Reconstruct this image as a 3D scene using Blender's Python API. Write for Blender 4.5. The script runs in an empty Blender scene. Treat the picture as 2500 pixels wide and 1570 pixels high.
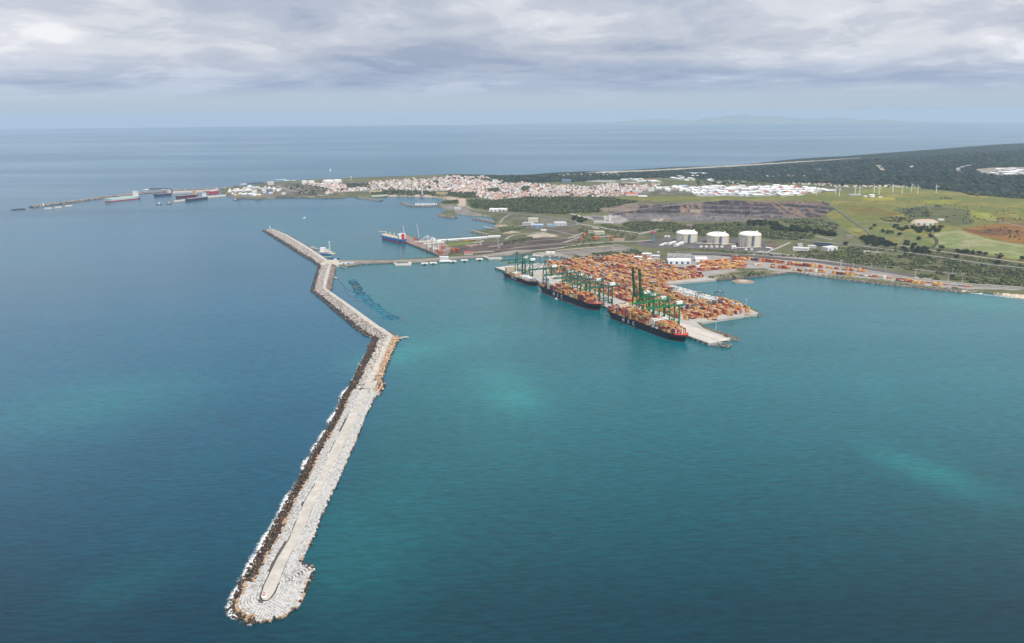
import bpy, math, random
import numpy as np
from mathutils import Matrix, Vector

random.seed(7); RNG = np.random.default_rng(11)
scene = bpy.context.scene
COL = scene.collection

# ------------------------------------------------------------------ camera
CAM_H, FOC = 505.0, 2000.0            # metres above the sea, focal length in photo pixels (2500 wide)
PITCH = math.atan((785 - 277) / FOC)
ROLL = 0.0058
cp, sp = math.cos(PITCH), math.sin(PITCH)
FWD = np.array([0, cp, -sp]); UPL = np.array([0, sp, cp]); RTL = np.array([1.0, 0, 0])
cr, sr = math.cos(ROLL), math.sin(ROLL)
RIGHT = cr * RTL - sr * UPL; UP = sr * RTL + cr * UPL
camd = bpy.data.cameras.new('camera'); cam = bpy.data.objects.new('camera', camd); COL.objects.link(cam)
camd.sensor_width = 36.0; camd.lens = 36.0 * FOC / 2500.0; camd.clip_start = 1.0; camd.clip_end = 200000.0
m = Matrix.Identity(4)
for i in range(3):
    m[i][0] = RIGHT[i]; m[i][1] = UP[i]; m[i][2] = -FWD[i]
m[2][3] = CAM_H
cam.matrix_world = m
scene.camera = cam

# ------------------------------------------------------------------ world (overcast deck with a clear band low down)
SUN_DIR = np.array([0.30, -0.62, 0.95]); SUN_DIR /= np.linalg.norm(SUN_DIR)
SUN_EL = math.asin(SUN_DIR[2]); SUN_AZ = math.atan2(SUN_DIR[0], SUN_DIR[1])
world = bpy.data.worlds.new('World'); scene.world = world; world.use_nodes = True
wt = world.node_tree; wt.nodes.clear()

class NT:
    """tiny helper for node graphs"""
    def __init__(s, t): s.t = t
    def n(s, kind, **kw):
        nd = s.t.nodes.new(kind)
        for k, v in kw.items(): setattr(nd, k, v)
        return nd
    def lk(s, a, b): s.t.links.new(a, b)
    def setin(s, sock, v):
        if hasattr(v, 'is_linked'): s.lk(v, sock)
        else: sock.default_value = v
    def math(s, op, a, b=0.0, clamp=False):
        nd = s.n('ShaderNodeMath', operation=op, use_clamp=clamp)
        s.setin(nd.inputs[0], a); s.setin(nd.inputs[1], b)
        return nd.outputs[0]
    def mixc(s, f, a, b, mode='MIX'):
        nd = s.n('ShaderNodeMix', data_type='RGBA', blend_type=mode)
        s.setin(nd.inputs[0], f); s.setin(nd.inputs[6], a); s.setin(nd.inputs[7], b)
        return nd.outputs[2]
    def ramp(s, f, stops, interp='LINEAR'):
        nd = s.n('ShaderNodeValToRGB'); cr_ = nd.color_ramp; cr_.interpolation = interp
        while len(cr_.elements) < len(stops): cr_.elements.new(0.5)
        for e, (p, c) in zip(cr_.elements, stops):
            e.position = p; e.color = c if len(c) == 4 else (*c, 1)
        s.setin(nd.inputs[0], f)
        return nd.outputs[0]
    def noise(s, vec, scale, detail=4, rough=0.55, dist=0.0):
        nd = s.n('ShaderNodeTexNoise')
        if vec is not None: s.lk(vec, nd.inputs['Vector'])
        nd.inputs['Scale'].default_value = scale; nd.inputs['Detail'].default_value = detail
        nd.inputs['Roughness'].default_value = rough; nd.inputs['Distortion'].default_value = dist
        return nd.outputs[0]
    def mapr(s, v, a, b, c=0.0, d=1.0, smooth=True):
        nd = s.n('ShaderNodeMapRange', interpolation_type='SMOOTHSTEP' if smooth else 'LINEAR')
        s.setin(nd.inputs[0], v)
        for i, q in enumerate((a, b, c, d)): nd.inputs[i + 1].default_value = q
        return nd.outputs[0]
    def xyz(s, x, y, z=0.0):
        nd = s.n('ShaderNodeCombineXYZ')
        for i, q in enumerate((x, y, z)): s.setin(nd.inputs[i], q)
        return nd.outputs[0]

w = NT(wt)
tc = w.n('ShaderNodeTexCoord'); sx = w.n('ShaderNodeSeparateXYZ'); w.lk(tc.outputs['Generated'], sx.inputs[0])
zc_ = w.math('MAXIMUM', sx.outputs[2], 0.0)
hor = w.math('SQRT', w.math('ADD', w.math('MULTIPLY', sx.outputs[0], sx.outputs[0]), w.math('MULTIPLY', sx.outputs[1], sx.outputs[1])))
hor = w.math('MAXIMUM', hor, 0.01)
lz = w.math('LOGARITHM', w.math('ADD', zc_, 0.035), 2.718)
cvec = w.xyz(w.math('MULTIPLY', w.math('DIVIDE', sx.outputs[0], hor), 5.0), w.math('MULTIPLY', w.math('DIVIDE', sx.outputs[1], hor), 5.0), w.math('MULTIPLY', lz, 2.3))
big = w.noise(cvec, 0.52, 3, 0.5, 0.5)
mid = w.noise(cvec, 1.7, 9, 0.60, 0.35)
sgn = w.math('ADD', w.math('MULTIPLY', big, 0.55), w.math('MULTIPLY', mid, 0.45))
ccol = w.ramp(sgn, [(0.36, (0.27, 0.32, 0.42)), (0.44, (0.36, 0.40, 0.48)), (0.50, (0.43, 0.46, 0.525)),
                    (0.56, (0.53, 0.55, 0.595)), (0.64, (0.69, 0.69, 0.71))], 'EASE')
# the far, low part of the deck shows its shaded base
ccol = w.mixc(w.mapr(sx.outputs[2], 0.028, 0.075), w.mixc(1.0, ccol, (0.74, 0.82, 0.93, 1), 'MULTIPLY'), ccol)
edge = w.math('ADD', sx.outputs[2], w.math('MULTIPLY', w.math('SUBTRACT', big, 0.5), 0.03))
cover = w.mapr(edge, 0.016, 0.034)
sky = w.n('ShaderNodeTexSky', sky_type='NISHITA', sun_disc=False)
sky.sun_elevation = SUN_EL; sky.sun_rotation = SUN_AZ; sky.altitude = 300; sky.dust_density = 1.0
bg1 = w.n('ShaderNodeBackground'); w.lk(sky.outputs[0], bg1.inputs[0]); bg1.inputs[1].default_value = 0.06
bgv = w.n('ShaderNodeBackground'); bgv.inputs[0].default_value = (0.355, 0.44, 0.545, 1); bgv.inputs[1].default_value = 0.98
mixa = w.n('ShaderNodeMixShader'); mixa.inputs[0].default_value = 0.82     # thin veil of high cloud over the clear band
w.lk(bg1.outputs[0], mixa.inputs[1]); w.lk(bgv.outputs[0], mixa.inputs[2])
bg2 = w.n('ShaderNodeBackground'); w.lk(ccol, bg2.inputs[0]); bg2.inputs[1].default_value = 0.96
mixs = w.n('ShaderNodeMixShader'); w.lk(w.math('MULTIPLY', cover, 0.97), mixs.inputs[0])
w.lk(mixa.outputs[0], mixs.inputs[1]); w.lk(bg2.outputs[0], mixs.inputs[2])
wo = w.n('ShaderNodeOutputWorld'); w.lk(mixs.outputs[0], wo.inputs[0])

# ------------------------------------------------------------------ sun, exposure
sund = bpy.data.lights.new('sun', 'SUN'); sund.energy = 3.1; sund.angle = math.radians(6); sund.color = (1, 0.95, 0.88)
sun = bpy.data.objects.new('sun', sund); COL.objects.link(sun)
sun.rotation_euler = Vector(-SUN_DIR).to_track_quat('-Z', 'Y').to_euler(); sun.location = (0, 0, 900)
vs = scene.view_settings; vs.view_transform = 'Standard'; vs.look = 'None'; vs.gamma = 1.0; vs.use_curve_mapping = False
vs.exposure = 0.47
scene.render.engine = 'CYCLES'
cy = scene.cycles; cy.use_denoising = True; cy.max_bounces = 5; cy.diffuse_bounces = 2; cy.glossy_bounces = 3
cy.transparent_max_bounces = 8; cy.volume_bounces = 1; cy.caustics_reflective = False; cy.caustics_refractive = False
cy.volume_step_rate = 1.0

# ------------------------------------------------------------------ photo pixel -> place on the ground
ZR = dict(F=(0, 0, 1.0382), R1=(0, 400, .2907), R2=(550, 400, .27), R3=(1100, 400, .27), R4=(1700, 340, .3322),
          R5=(600, 540, .27), R6=(1200, 600, .2907), R7=(1650, 540, .353), R8=(520, 1300, .1786),
          S1=(1200, 610, .1246), S2=(1450, 640, .1661), S3=(900, 540, .1661), S4=(1250, 500, .1661), S5=(1600, 540, .1661),
          S6=(760, 600, .1323), S7=(780, 780, .1455), S8=(640, 980, .225), T5=(2000, 520, .2076), T6=(880, 430, .1744),
          T7=(1400, 460, .27), T3=(1600, 240, .374), P=(0, 0, 1))
def Q(reg, *pts):
    x0, y0, s = ZR[reg]
    return [(x0 + s * a, y0 + s * b) for a, b in pts]
def ray(px, py):
    d = FWD * FOC + (px - 1250) * RIGHT - (py - 785) * UP
    return d / np.linalg.norm(d)
def pw(px, py, z=0.0):
    d = ray(px, py); t = (z - CAM_H) / d[2]
    return np.array([d[0] * t, d[1] * t, z])
def proj(pt):
    """world -> photo pixel; works on (N,3) arrays"""
    p = np.asarray(pt, float) - np.array([0, 0, CAM_H])
    zc = p @ FWD
    return np.stack([1250 + FOC * (p @ RIGHT) / zc, 785 - FOC * (p @ UP) / zc], -1)
def depth_of(pt):
    return float((np.asarray(pt) - np.array([0, 0, CAM_H])) @ FWD)
def inpoly(xy, poly):
    x, y = xy[..., 0], xy[..., 1]; r = np.zeros(x.shape, bool); n = len(poly)
    for i in range(n):
        x1, y1 = poly[i]; x2, y2 = poly[(i + 1) % n]
        if y1 == y2: continue
        r ^= ((y1 > y) != (y2 > y)) & (x < (x2 - x1) * (y - y1) / (y2 - y1) + x1)
    return r

# height of the land: smooth surface through spot heights read from the photograph
SPOT = []
for reg, pts in (('P', [(1400, 610, 5), (1700, 640, 5), (1900, 660, 5), (2300, 700, 5), (2480, 720, 4), (1250, 610, 5), (1150, 575, 5),
                        (1000, 600, 5), (1080, 590, 5), (1600, 700, 5), (1800, 760, 5), (1500, 720, 5), (1340, 660, 5), (850, 640, 4),
                        (1300, 545, 8), (1180, 560, 4), (1210, 530, 5), (1130, 515, 4), (1160, 500, 6), (1100, 500, 4),
                        (1670, 600, 10), (1830, 605, 10), (1780, 600, 10), (1500, 580, 8), (1420, 560, 10), (1600, 615, 7), (2000, 650, 7), (2150, 668, 7), (2000, 600, 14),
                        (1700, 560, 22), (1900, 572, 26), (1800, 560, 24), (1560, 545, 18),
                        (1300, 505, 34), (1450, 500, 42), (1250, 495, 26), (1380, 515, 30),
                        (2000, 473, 62), (2200, 475, 62), (2400, 500, 58), (2100, 500, 60), (2250, 530, 50), (2330, 560, 40), (2450, 600, 28), (2300, 620, 18),
                        (2150, 590, 26), (2080, 560, 34), (2480, 560, 42), (2200, 640, 10), (2450, 660, 10), (2040, 620, 14), (2700, 600, 40), (2700, 700, 15),
                        (950, 478, 4), (1050, 478, 4), (840, 480, 4), (740, 480, 5), (620, 482, 5), (560, 470, 5), (690, 450, 8),
                        (1000, 462, 26), (1100, 466, 28), (1200, 470, 24), (900, 466, 20), (800, 468, 18), (800, 450, 22), (1400, 468, 40), (1550, 470, 46), (1000, 445, 30),
                        (1180, 440, 26), (1400, 438, 20), (1600, 425, 14), (1000, 436, 10), (800, 442, 8), (1478, 421, 5), (1800, 408, 5), (2160, 385, 30), (1250, 431, 5),
                        (1700, 440, 40), (1900, 455, 56), (2100, 450, 60), (1700, 472, 52), (1850, 476, 58), (1900, 425, 30), (2100, 415, 40), (2350, 440, 60), (2300, 400, 55),
                        (2480, 380, 70), (2480, 440, 60), (2700, 350, 70), (2700, 420, 80), (2450, 364, 50), (2292, 376, 40), (2380, 370, 46), (2230, 381, 34), (2560, 356, 50)]),
                 ('T7', [(500, 140, 50), (850, 125, 56), (1200, 100, 58), (1500, 105, 60), (1800, 112, 62), (2100, 115, 64), (2300, 118, 64), (2400, 190, 56),
                         (600, 280, 16), (900, 285, 16), (1200, 285, 16), (1500, 285, 16), (1700, 290, 18), (1800, 262, 18), (2000, 262, 20), (2180, 255, 24), (1000, 250, 16),
                         (400, 250, 16), (700, 320, 24), (1900, 300, 30), (2100, 330, 30)])):
    for a, b, z in pts:
        (x, y), = Q(reg, (a, b)); q = pw(x, y, z); SPOT.append((q[0], q[1], z))
SPOT = np.array(SPOT)
def Hnat(x, y):
    x = np.asarray(x, float); y = np.asarray(y, float)
    num = np.zeros(x.shape); dn = np.zeros(x.shape)
    for a, b, z in SPOT:
        s2 = 70.0 ** 2 + (b / 70.0) ** 2
        wgt = 1.0 / ((x - a) ** 2 + ((y - b) * 0.7) ** 2 + s2) ** 1.6
        num += wgt * z; dn += wgt
    return num / dn
QUARRY = Q('T7', (240, 165), (480, 138), (850, 140), (1400, 104), (2285, 118), (2350, 190), (2230, 262), (1780, 272), (1650, 300), (1000, 297), (820, 300), (500, 290), (330, 235))
def hash2(x, y, s):
    """cheap value noise 0..1"""
    x = np.asarray(x) / s; y = np.asarray(y) / s
    xi = np.floor(x); yi = np.floor(y); fx = x - xi; fy = y - yi
    fx = fx * fx * (3 - 2 * fx); fy = fy * fy * (3 - 2 * fy)
    def h(a, b):
        v = np.sin(a * 127.1 + b * 311.7) * 43758.5453
        return v - np.floor(v)
    return (h(xi, yi) * (1 - fx) + h(xi + 1, yi) * fx) * (1 - fy) + (h(xi, yi + 1) * (1 - fx) + h(xi + 1, yi + 1) * fx) * fy
def Hland(x, y):
    x = np.asarray(x, float); y = np.asarray(y, float)
    h = Hnat(x, y)
    px = proj(np.stack([x, y, h], -1))
    inq = inpoly(px, QUARRY)
    step = 11.0
    hj = h + (hash2(x, y, 60) - .5) * 6 + (hash2(x, y, 25) - .5) * 3
    k = np.floor(hj / step); f = hj / step - k
    ter = (k + np.clip((f - .72) / .28, 0, 1)) * step
    return np.where(inq, ter, h)
def pts_on_land(pxs):
    """photo pixels -> points where their rays meet the land (vectorised march on the smooth surface)"""
    pxs = np.asarray(pxs, float).reshape(-1, 2)
    d = FWD[None] * FOC + (pxs[:, :1] - 1250) * RIGHT[None] - (pxs[:, 1:] - 785) * UP[None]
    z = np.full(len(pxs), 5.0)
    lo = np.full(len(pxs), 0.0); hi = np.full(len(pxs), 120.0)
    # nearest crossing: step the plane height down from above
    done = np.zeros(len(pxs), bool); prev = hi.copy()
    for zz in np.arange(110, -6, -6.0):
        t = (zz - CAM_H) / d[:, 2]
        below = Hnat(d[:, 0] * t, d[:, 1] * t) >= zz
        new = below & ~done
        lo[new] = zz; hi[new] = zz + 6.0; done |= new
    for _ in range(8):
        mid_ = (lo + hi) / 2; t = (mid_ - CAM_H) / d[:, 2]
        b = Hnat(d[:, 0] * t, d[:, 1] * t) >= mid_
        lo = np.where(b, mid_, lo); hi = np.where(b, hi, mid_)
    t = ((lo + hi) / 2 - CAM_H) / d[:, 2]
    return np.stack([d[:, 0] * t, d[:, 1] * t, (lo + hi) / 2], -1)
def pt(px, py): return pts_on_land([(px, py)])[0]

# ------------------------------------------------------------------ materials
MATS = {}
def mat(name, col=(.5, .5, .5), rough=.7, metal=0.0, var=0.12, nscale=0.15, attr=False, bump=0.0, spec=0.3):
    if name in MATS: return MATS[name]
    mt = bpy.data.materials.new(name); mt.use_nodes = True; MATS[name] = mt
    g = NT(mt.node_tree); b = mt.node_tree.nodes['Principled BSDF']
    co = g.n('ShaderNodeTexCoord')
    n1 = g.noise(co.outputs['Object'], nscale, 5, .6)
    fac = g.mapr(n1, .25, .75, 1 - var, 1 + var, False)
    if attr:
        a = g.n('ShaderNodeAttribute', attribute_name='Col'); base = a.outputs[0]
    else:
        rgb = g.n('ShaderNodeRGB'); rgb.outputs[0].default_value = (*col, 1); base = rgb.outputs[0]
    g.lk(g.mixc(1.0, base, g.xyz(fac, fac, fac), 'MULTIPLY'), b.inputs['Base Color'])
    b.inputs['Roughness'].default_value = rough; b.inputs['Metallic'].default_value = metal
    b.inputs['Specular IOR Level'].default_value = spec
    if bump:
        bp = g.n('ShaderNodeBump'); bp.inputs['Strength'].default_value = bump; g.lk(n1, bp.inputs['Height']); g.lk(bp.outputs[0], b.inputs['Normal'])
    return mt
VC = mat('painted_colours', attr=True, rough=.6, var=.10, nscale=.3)
VROCK = mat('rock_colours', attr=True, rough=.9, var=.25, nscale=.6)
VLEAF = mat('leaf_colours', attr=True, rough=.9, var=.35, nscale=.25, spec=.15)

# ------------------------------------------------------------------ mesh helpers
def np_mesh(name, V, F, cols=None, smooth=False):
    me = bpy.data.meshes.new(name)
    V = np.asarray(V, np.float32).reshape(-1, 3); F = np.asarray(F, np.int32)
    k = F.shape[1]
    me.vertices.add(len(V)); me.vertices.foreach_set('co', V.ravel())
    me.loops.add(F.size); me.loops.foreach_set('vertex_index', F.ravel())
    me.polygons.add(len(F)); me.polygons.foreach_set('loop_start', np.arange(0, F.size, k, dtype=np.int32))
    if smooth: me.polygons.foreach_set('use_smooth', np.ones(len(F), bool))
    me.update(calc_edges=True)
    if cols is not None:
        c = np.ones((len(V), 4), np.float32); c[:, :3] = cols
        at = me.color_attributes.new('Col', 'FLOAT_COLOR', 'POINT'); at.data.foreach_set('color', c.ravel())
    return me
def link(name, me, material=None, parent=None, loc=None, rotz=None):
    o = bpy.data.objects.new(name, me); COL.objects.link(o)
    if material is not None and me is not None and not me.materials: me.materials.append(material)
    if parent is not None: o.parent = parent
    if loc is not None: o.location = [float(q) for q in loc]
    if rotz is not None: o.rotation_euler = (0, 0, rotz)
    return o
def tag(o, label=None, cat=None, group=None, kind=None):
    if label: o['label'] = label
    if cat: o['category'] = cat
    if group: o['group'] = group
    if kind: o['kind'] = kind
    return o
def thing(name, label, cat, loc=(0, 0, 0), rotz=0.0, group=None):
    o = link(name, None, loc=loc, rotz=rotz)
    return tag(o, label, cat, group)
def copy_tree(o, parent=None):
    c = o.copy(); COL.objects.link(c)
    if parent is not None: c.parent = parent
    for ch in list(o.children): copy_tree(ch, c)
    return c
BOXV = np.array([(x, y, z) for z in (-.5, .5) for y in (-.5, .5) for x in (-.5, .5)])
BOXF = np.array([(0, 2, 3, 1), (4, 5, 7, 6), (0, 1, 5, 4), (2, 6, 7, 3), (0, 4, 6, 2), (1, 3, 7, 5)])
def boxes_np(cen, size, yaw=0.0, R=None, jitter=0.0):
    """many boxes at once -> V, F"""
    cen = np.asarray(cen, float); n = len(cen); size = np.broadcast_to(np.asarray(size, float), (n, 3))
    v = BOXV[None] * size[:, None]
    if jitter: v = v + RNG.normal(0, jitter, v.shape) * size[:, None]
    if R is not None: v = np.einsum('nij,nkj->nki', R, v)
    else:
        yaw = np.broadcast_to(yaw, (n,)); c, s = np.cos(yaw)[:, None], np.sin(yaw)[:, None]
        v = np.stack([v[..., 0] * c - v[..., 1] * s, v[..., 0] * s + v[..., 1] * c, v[..., 2]], -1)
    V = (v + cen[:, None]).reshape(-1, 3)
    F = (BOXF[None] + (np.arange(n) * 8)[:, None, None]).reshape(-1, 4)
    return V, F
def rand_rot(n, tilt=1.0):
    a = RNG.uniform(0, 2 * np.pi, n); b = RNG.uniform(-tilt, tilt, n); c = RNG.uniform(-tilt, tilt, n)
    def rx(t): 
        o = np.zeros((n, 3, 3)); o[:, 0, 0] = 1; o[:, 1, 1] = np.cos(t); o[:, 1, 2] = -np.sin(t); o[:, 2, 1] = np.sin(t); o[:, 2, 2] = np.cos(t); return o
    def ry(t):
        o = np.zeros((n, 3, 3)); o[:, 1, 1] = 1; o[:, 0, 0] = np.cos(t); o[:, 0, 2] = np.sin(t); o[:, 2, 0] = -np.sin(t); o[:, 2, 2] = np.cos(t); return o
    def rz(t):
        o = np.zeros((n, 3, 3)); o[:, 2, 2] = 1; o[:, 0, 0] = np.cos(t); o[:, 0, 1] = -np.sin(t); o[:, 1, 0] = np.sin(t); o[:, 1, 1] = np.cos(t); return o
    return rz(a) @ rx(b) @ ry(c)

class MB:
    """collects shapes, then links them as ONE mesh object"""
    def __init__(s): s.v = []; s.f = []; s.c = []
    def add(s, V, F, col=(.5, .5, .5)):
        o = len(s.v); s.v += [tuple(map(float, q)) for q in V]; s.f += [tuple(int(i) + o for i in f) for f in F]; s.c += [tuple(col)] * len(V)
        return s
    def box(s, c, sz, yaw=0.0, col=(.5, .5, .5)):
        V, F = boxes_np([c], [sz], yaw); return s.add(V, F, col)
    def bar(s, a, b, wd=1.0, ht=None, col=(.5, .5, .5)):
        a = np.asarray(a, float); b = np.asarray(b, float); ht = ht or wd
        d = b - a; L = np.linalg.norm(d); d /= L
        u = np.array([0, 0, 1.0]) if abs(d[2]) < .95 else np.array([1.0, 0, 0])
        sx_ = np.cross(d, u); sx_ /= np.linalg.norm(sx_); sz_ = np.cross(sx_, d)
        V = [p + sx_ * i * wd / 2 + sz_ * j * ht / 2 for p in (a, b) for j in (-1, 1) for i in (-1, 1)]
        return s.add(V, [(0, 1, 3, 2), (4, 6, 7, 5), (0, 4, 5, 1), (2, 3, 7, 6), (0, 2, 6, 4), (1, 5, 7, 3)], col)
    def tbar(s, a, b, wd=1.0, ht=None, col=(.5, .5, .5)):          # heavier crane steel
        return s.bar(a, b, wd * 1.3, (ht or wd) * 1.3, col)
    def cyl(s, a, b, r0, r1=None, n=12, col=(.5, .5, .5), caps=True):
        a = np.asarray(a, float); b = np.asarray(b, float); r1 = r0 if r1 is None else r1
        d = b - a; d /= np.linalg.norm(d); u = np.array([1.0, 0, 0]) if abs(d[0]) < .9 else np.array([0, 1.0, 0])
        p = np.cross(d, u); p /= np.linalg.norm(p); q = np.cross(d, p)
        V = [c + r * (math.cos(t) * p + math.sin(t) * q) for c, r in ((a, r0), (b, r1)) for t in [2 * math.pi * i / n for i in range(n)]]
        F = [(i, (i + 1) % n, n + (i + 1) % n, n + i) for i in range(n)]
        if caps: F += [tuple(range(n - 1, -1, -1)), tuple(range(n, 2 * n))]
        return s.add(V, F, col)
    def prism(s, poly, z0, z1, col=(.5, .5, .5), bottom=False):
        n = len(poly); V = [(x, y, z0) for x, y in poly] + [(x, y, z1) for x, y in poly]
        F = [(i, (i + 1) % n, n + (i + 1) % n, n + i) for i in range(n)] + [tuple(range(n, 2 * n))]
        return s.add(V, F, col)
    def lathe(s, prof, n=24, c=(0, 0), col=(.5, .5, .5)):
        V = [(c[0] + r * math.cos(2 * math.pi * i / n), c[1] + r * math.sin(2 * math.pi * i / n), z) for r, z in prof for i in range(n)]
        F = [(k * n + i, k * n + (i + 1) % n, (k + 1) * n + (i + 1) % n, (k + 1) * n + i) for k in range(len(prof) - 1) for i in range(n)]
        return s.add(V, F, col)
    def mesh(s, name, smooth=False):
        me = bpy.data.meshes.new(name); me.from_pydata(s.v, [], s.f); me.update()
        at = me.color_attributes.new('Col', 'FLOAT_COLOR', 'POINT')
        at.data.foreach_set('color', np.array([(*c, 1) for c in s.c], np.float32).ravel())
        if smooth: me.polygons.foreach_set('use_smooth', np.ones(len(me.polygons), bool))
        return me
    def build(s, name, material=None, parent=None, smooth=False, **kw):
        return link(name, s.mesh(name, smooth), material or VC, parent, **kw)
def resample(pts, n):
    p = np.asarray(pts, float); seg = np.linalg.norm(np.diff(p, axis=0), axis=1); t = np.concatenate([[0], np.cumsum(seg)])
    u = np.linspace(0, t[-1], n)
    return np.stack([np.interp(u, t, p[:, k]) for k in range(p.shape[1])], -1)

# ================================================================== THE SETTING
# ------------------------------------------------------------------ coastline (photo pixels, sea level)
COAST = (Q('R5', (815, 372), (840, 398), (900, 412), (1050, 388), (1350, 376), (1600, 374), (1800, 350), (2100, 330), (2405, 310))
  + Q('S4', (290, 722), (305, 745), (370, 758), (700, 775), (860, 808))
  + [(1393, 640), (1325, 645), (1262, 650), (1215, 654), (1400, 720), (1640, 800), (1725, 835), (1782, 826), (1722, 803), (1704, 786)]
  + Q('S2', (1580, 900), (2300, 800)) + Q('R6', (2262, 588), (2238, 560), (2110, 505), (1900, 440), (1720, 395), (1510, 345), (1430, 330), (1900, 290))
  + [(1850, 676), (1922, 668)] + Q('R7', (850, 362), (1080, 395), (1400, 435), (1700, 465), (1980, 495), (2130, 492), (2250, 512), (2400, 536))
  + [(2600, 742), (2800, 775), (3000, 800), (3100, 700), (3100, 420), (2900, 330), (2700, 345)]
  + [(2500, 359), (2452, 360), (2292, 373), (2161, 381), (2030, 390), (1937, 396), (1787, 405), (1600, 415), (1478, 420), (1424, 420), (1370, 424), (1289, 428),
     (1248, 429), (1181, 429), (1117, 428), (1009, 432), (901, 436), (793, 439), (744, 441), (715, 444), (680, 447), (644, 450), (604, 455), (570, 459), (546, 463)]
  + Q('R1', (1850, 238), (1880, 262), (1980, 290), (2120, 297)) + Q('R2', (350, 320), (500, 311), (700, 310), (900, 315), (1080, 312))
  + [(847, 480), (901, 482), (949, 481)] + Q('T6', (400, 283), (850, 288), (1050, 300), (1200, 325), (1260, 345), (1130, 380), (1080, 395), (1090, 430), (1200, 475), (1310, 484),
     (1160, 512), (1110, 540), (1200, 582), (1330, 590), (1350, 560), (1345, 532), (1600, 560), (1780, 562), (1850, 585), (1900, 640), (1880, 700))
  + Q('R3', (395, 590), (300, 600), (190, 612), (250, 642), (340, 652))
  + Q('S3', (1750, 228), (1350, 248), (1150, 268), (1030, 280), (770, 284), (545, 195), (530, 300), (1040, 512), (1160, 492), (1200, 520), (820, 556), (400, 577), (0, 582))
  + Q('R5', (830, 356)))


# quays and causeway are built as slabs; the ground is kept below them
TERM = ([(1208, 653), (1730.7, 838.5)] + Q('S2', (1850, 1165), (1985, 1128), (2012, 1112), (1800, 1040), (1620, 975), (1505, 880), (1570, 884), (1800, 850), (2300, 775), (2395, 768))
        + Q('R6', (2240, 562), (2110, 505), (1900, 440), (1720, 392), (1510, 345), (1425, 323), (1640, 303), (1885, 283), (1800, 262), (1640, 205), (1480, 150), (1290, 92), (1060, 88), (870, 100), (640, 125), (560, 132)) + Q('S1', (1000, 258), (500, 292)))
PIER = Q('S3', (545, 192), (770, 280), (1090, 300), (1230, 420), (1160, 490), (1040, 505), (800, 405), (530, 297))
CAUSE = (Q('R5', (765, 372), (860, 395), (900, 402), (1050, 380), (1350, 366), (1600, 366), (1800, 342), (2100, 322), (2405, 302)) + [(1310, 612), (1260, 610)]
         + Q('S3', (1650, 500), (1200, 522), (820, 552), (400, 573), (0, 578)) + Q('R5', (830, 353), (760, 352)))
DECKS = [(TERM, 5.6), (PIER, 5.6), (CAUSE, 5.0)]

# ------------------------------------------------------------------ sea: one disc out to the visible horizon
SEA_R = 39500.0
HARB = [(800, 640), (1400, 600), (1760, 690), (2000, 660), (2800, 760), (2800, 1700), (1000, 1700), (770, 1300), (960, 870), (990, 820), (800, 700)]
rings = np.concatenate([np.geomspace(60, SEA_R, 300)])
na = 900
ang = np.concatenate([np.linspace(math.radians(50), math.radians(130), 700), np.linspace(math.radians(130), math.radians(410), 201)[1:]])
na = len(ang) - 1; ang = ang[:na]
RX = rings[:, None] * np.cos(ang)[None]; RY = rings[:, None] * np.sin(ang)[None]
SV = np.stack([RX, RY, np.zeros_like(RX)], -1).reshape(-1, 3)
SV = np.vstack([[0, 0, 0], SV])
fr = SV[:, 1] > 100
spx = np.full((len(SV), 2), -9999.0); spx[fr] = proj(SV[fr])
def blob(cx, cy, rx, ry, rot=0.0):
    """soft patch of pale sediment in the water, 0..1, placed by where it lies on the sea"""
    c = pw(cx, cy); e1 = pw(cx + rx, cy + rx * rot)[:2] - c[:2]; e2 = pw(cx, cy + ry)[:2] - c[:2]
    Mi = np.linalg.inv(np.stack([e1, e2], 1)); q = (SV[:, :2] - c[:2]) @ Mi.T
    return np.exp(-(q ** 2).sum(1) * 1.1)
n1 = sum(hash2(SV[:, 0] * .8 + SV[:, 1] * .25 + 77 * k, SV[:, 1] * .9 - SV[:, 0] * .3, 520 / 2 ** k) * .5 ** (k + 1) for k in range(5)) * 1.03
n2 = hash2(SV[:, 0] * .8 + SV[:, 1] * .3, SV[:, 1] - SV[:, 0] * .2, 700)
# 0 = open blue sea, 1 = green harbour water: signed soft mask across the breakwater
lx = np.array([540, 600, 760, 905, 960, 905, 805, 640, 0]); ly = np.array([1600, 1480, 1180, 950, 830, 780, 690, 560, 440])
harb = np.clip((spx[:, 0] - np.interp(spx[:, 1], ly[::-1], lx[::-1])) / np.interp(spx[:, 1], [450, 700, 1500], [60, 60, 200]) + .1, 0, 1)
harb[~fr] = .4
yfar = np.clip((spx[:, 1] - 470) / 160, 0, 1); harb *= yfar
OPEN = np.array([.0, .085, .150]); HARBC = np.array([.0, .104, .126]); TURQ = np.array([.010, .185, .190]); NEAR_DARK = np.array([.0, .021, .036])
sc_ = OPEN[None] * (1 - harb[:, None]) + HARBC[None] * harb[:, None]
dk = np.clip((spx[:, 1] - 930) / 560, 0, 1) * fr  # darkening toward the camera baked into the sea colour, imitating weaker sky reflection
sc_ = sc_ * (1 - .9 * dk[:, None]) + NEAR_DARK[None] * (.9 * dk[:, None])
sc_ *= (.86 + .28 * n2)[:, None]
tq = np.zeros(len(SV))
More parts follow.
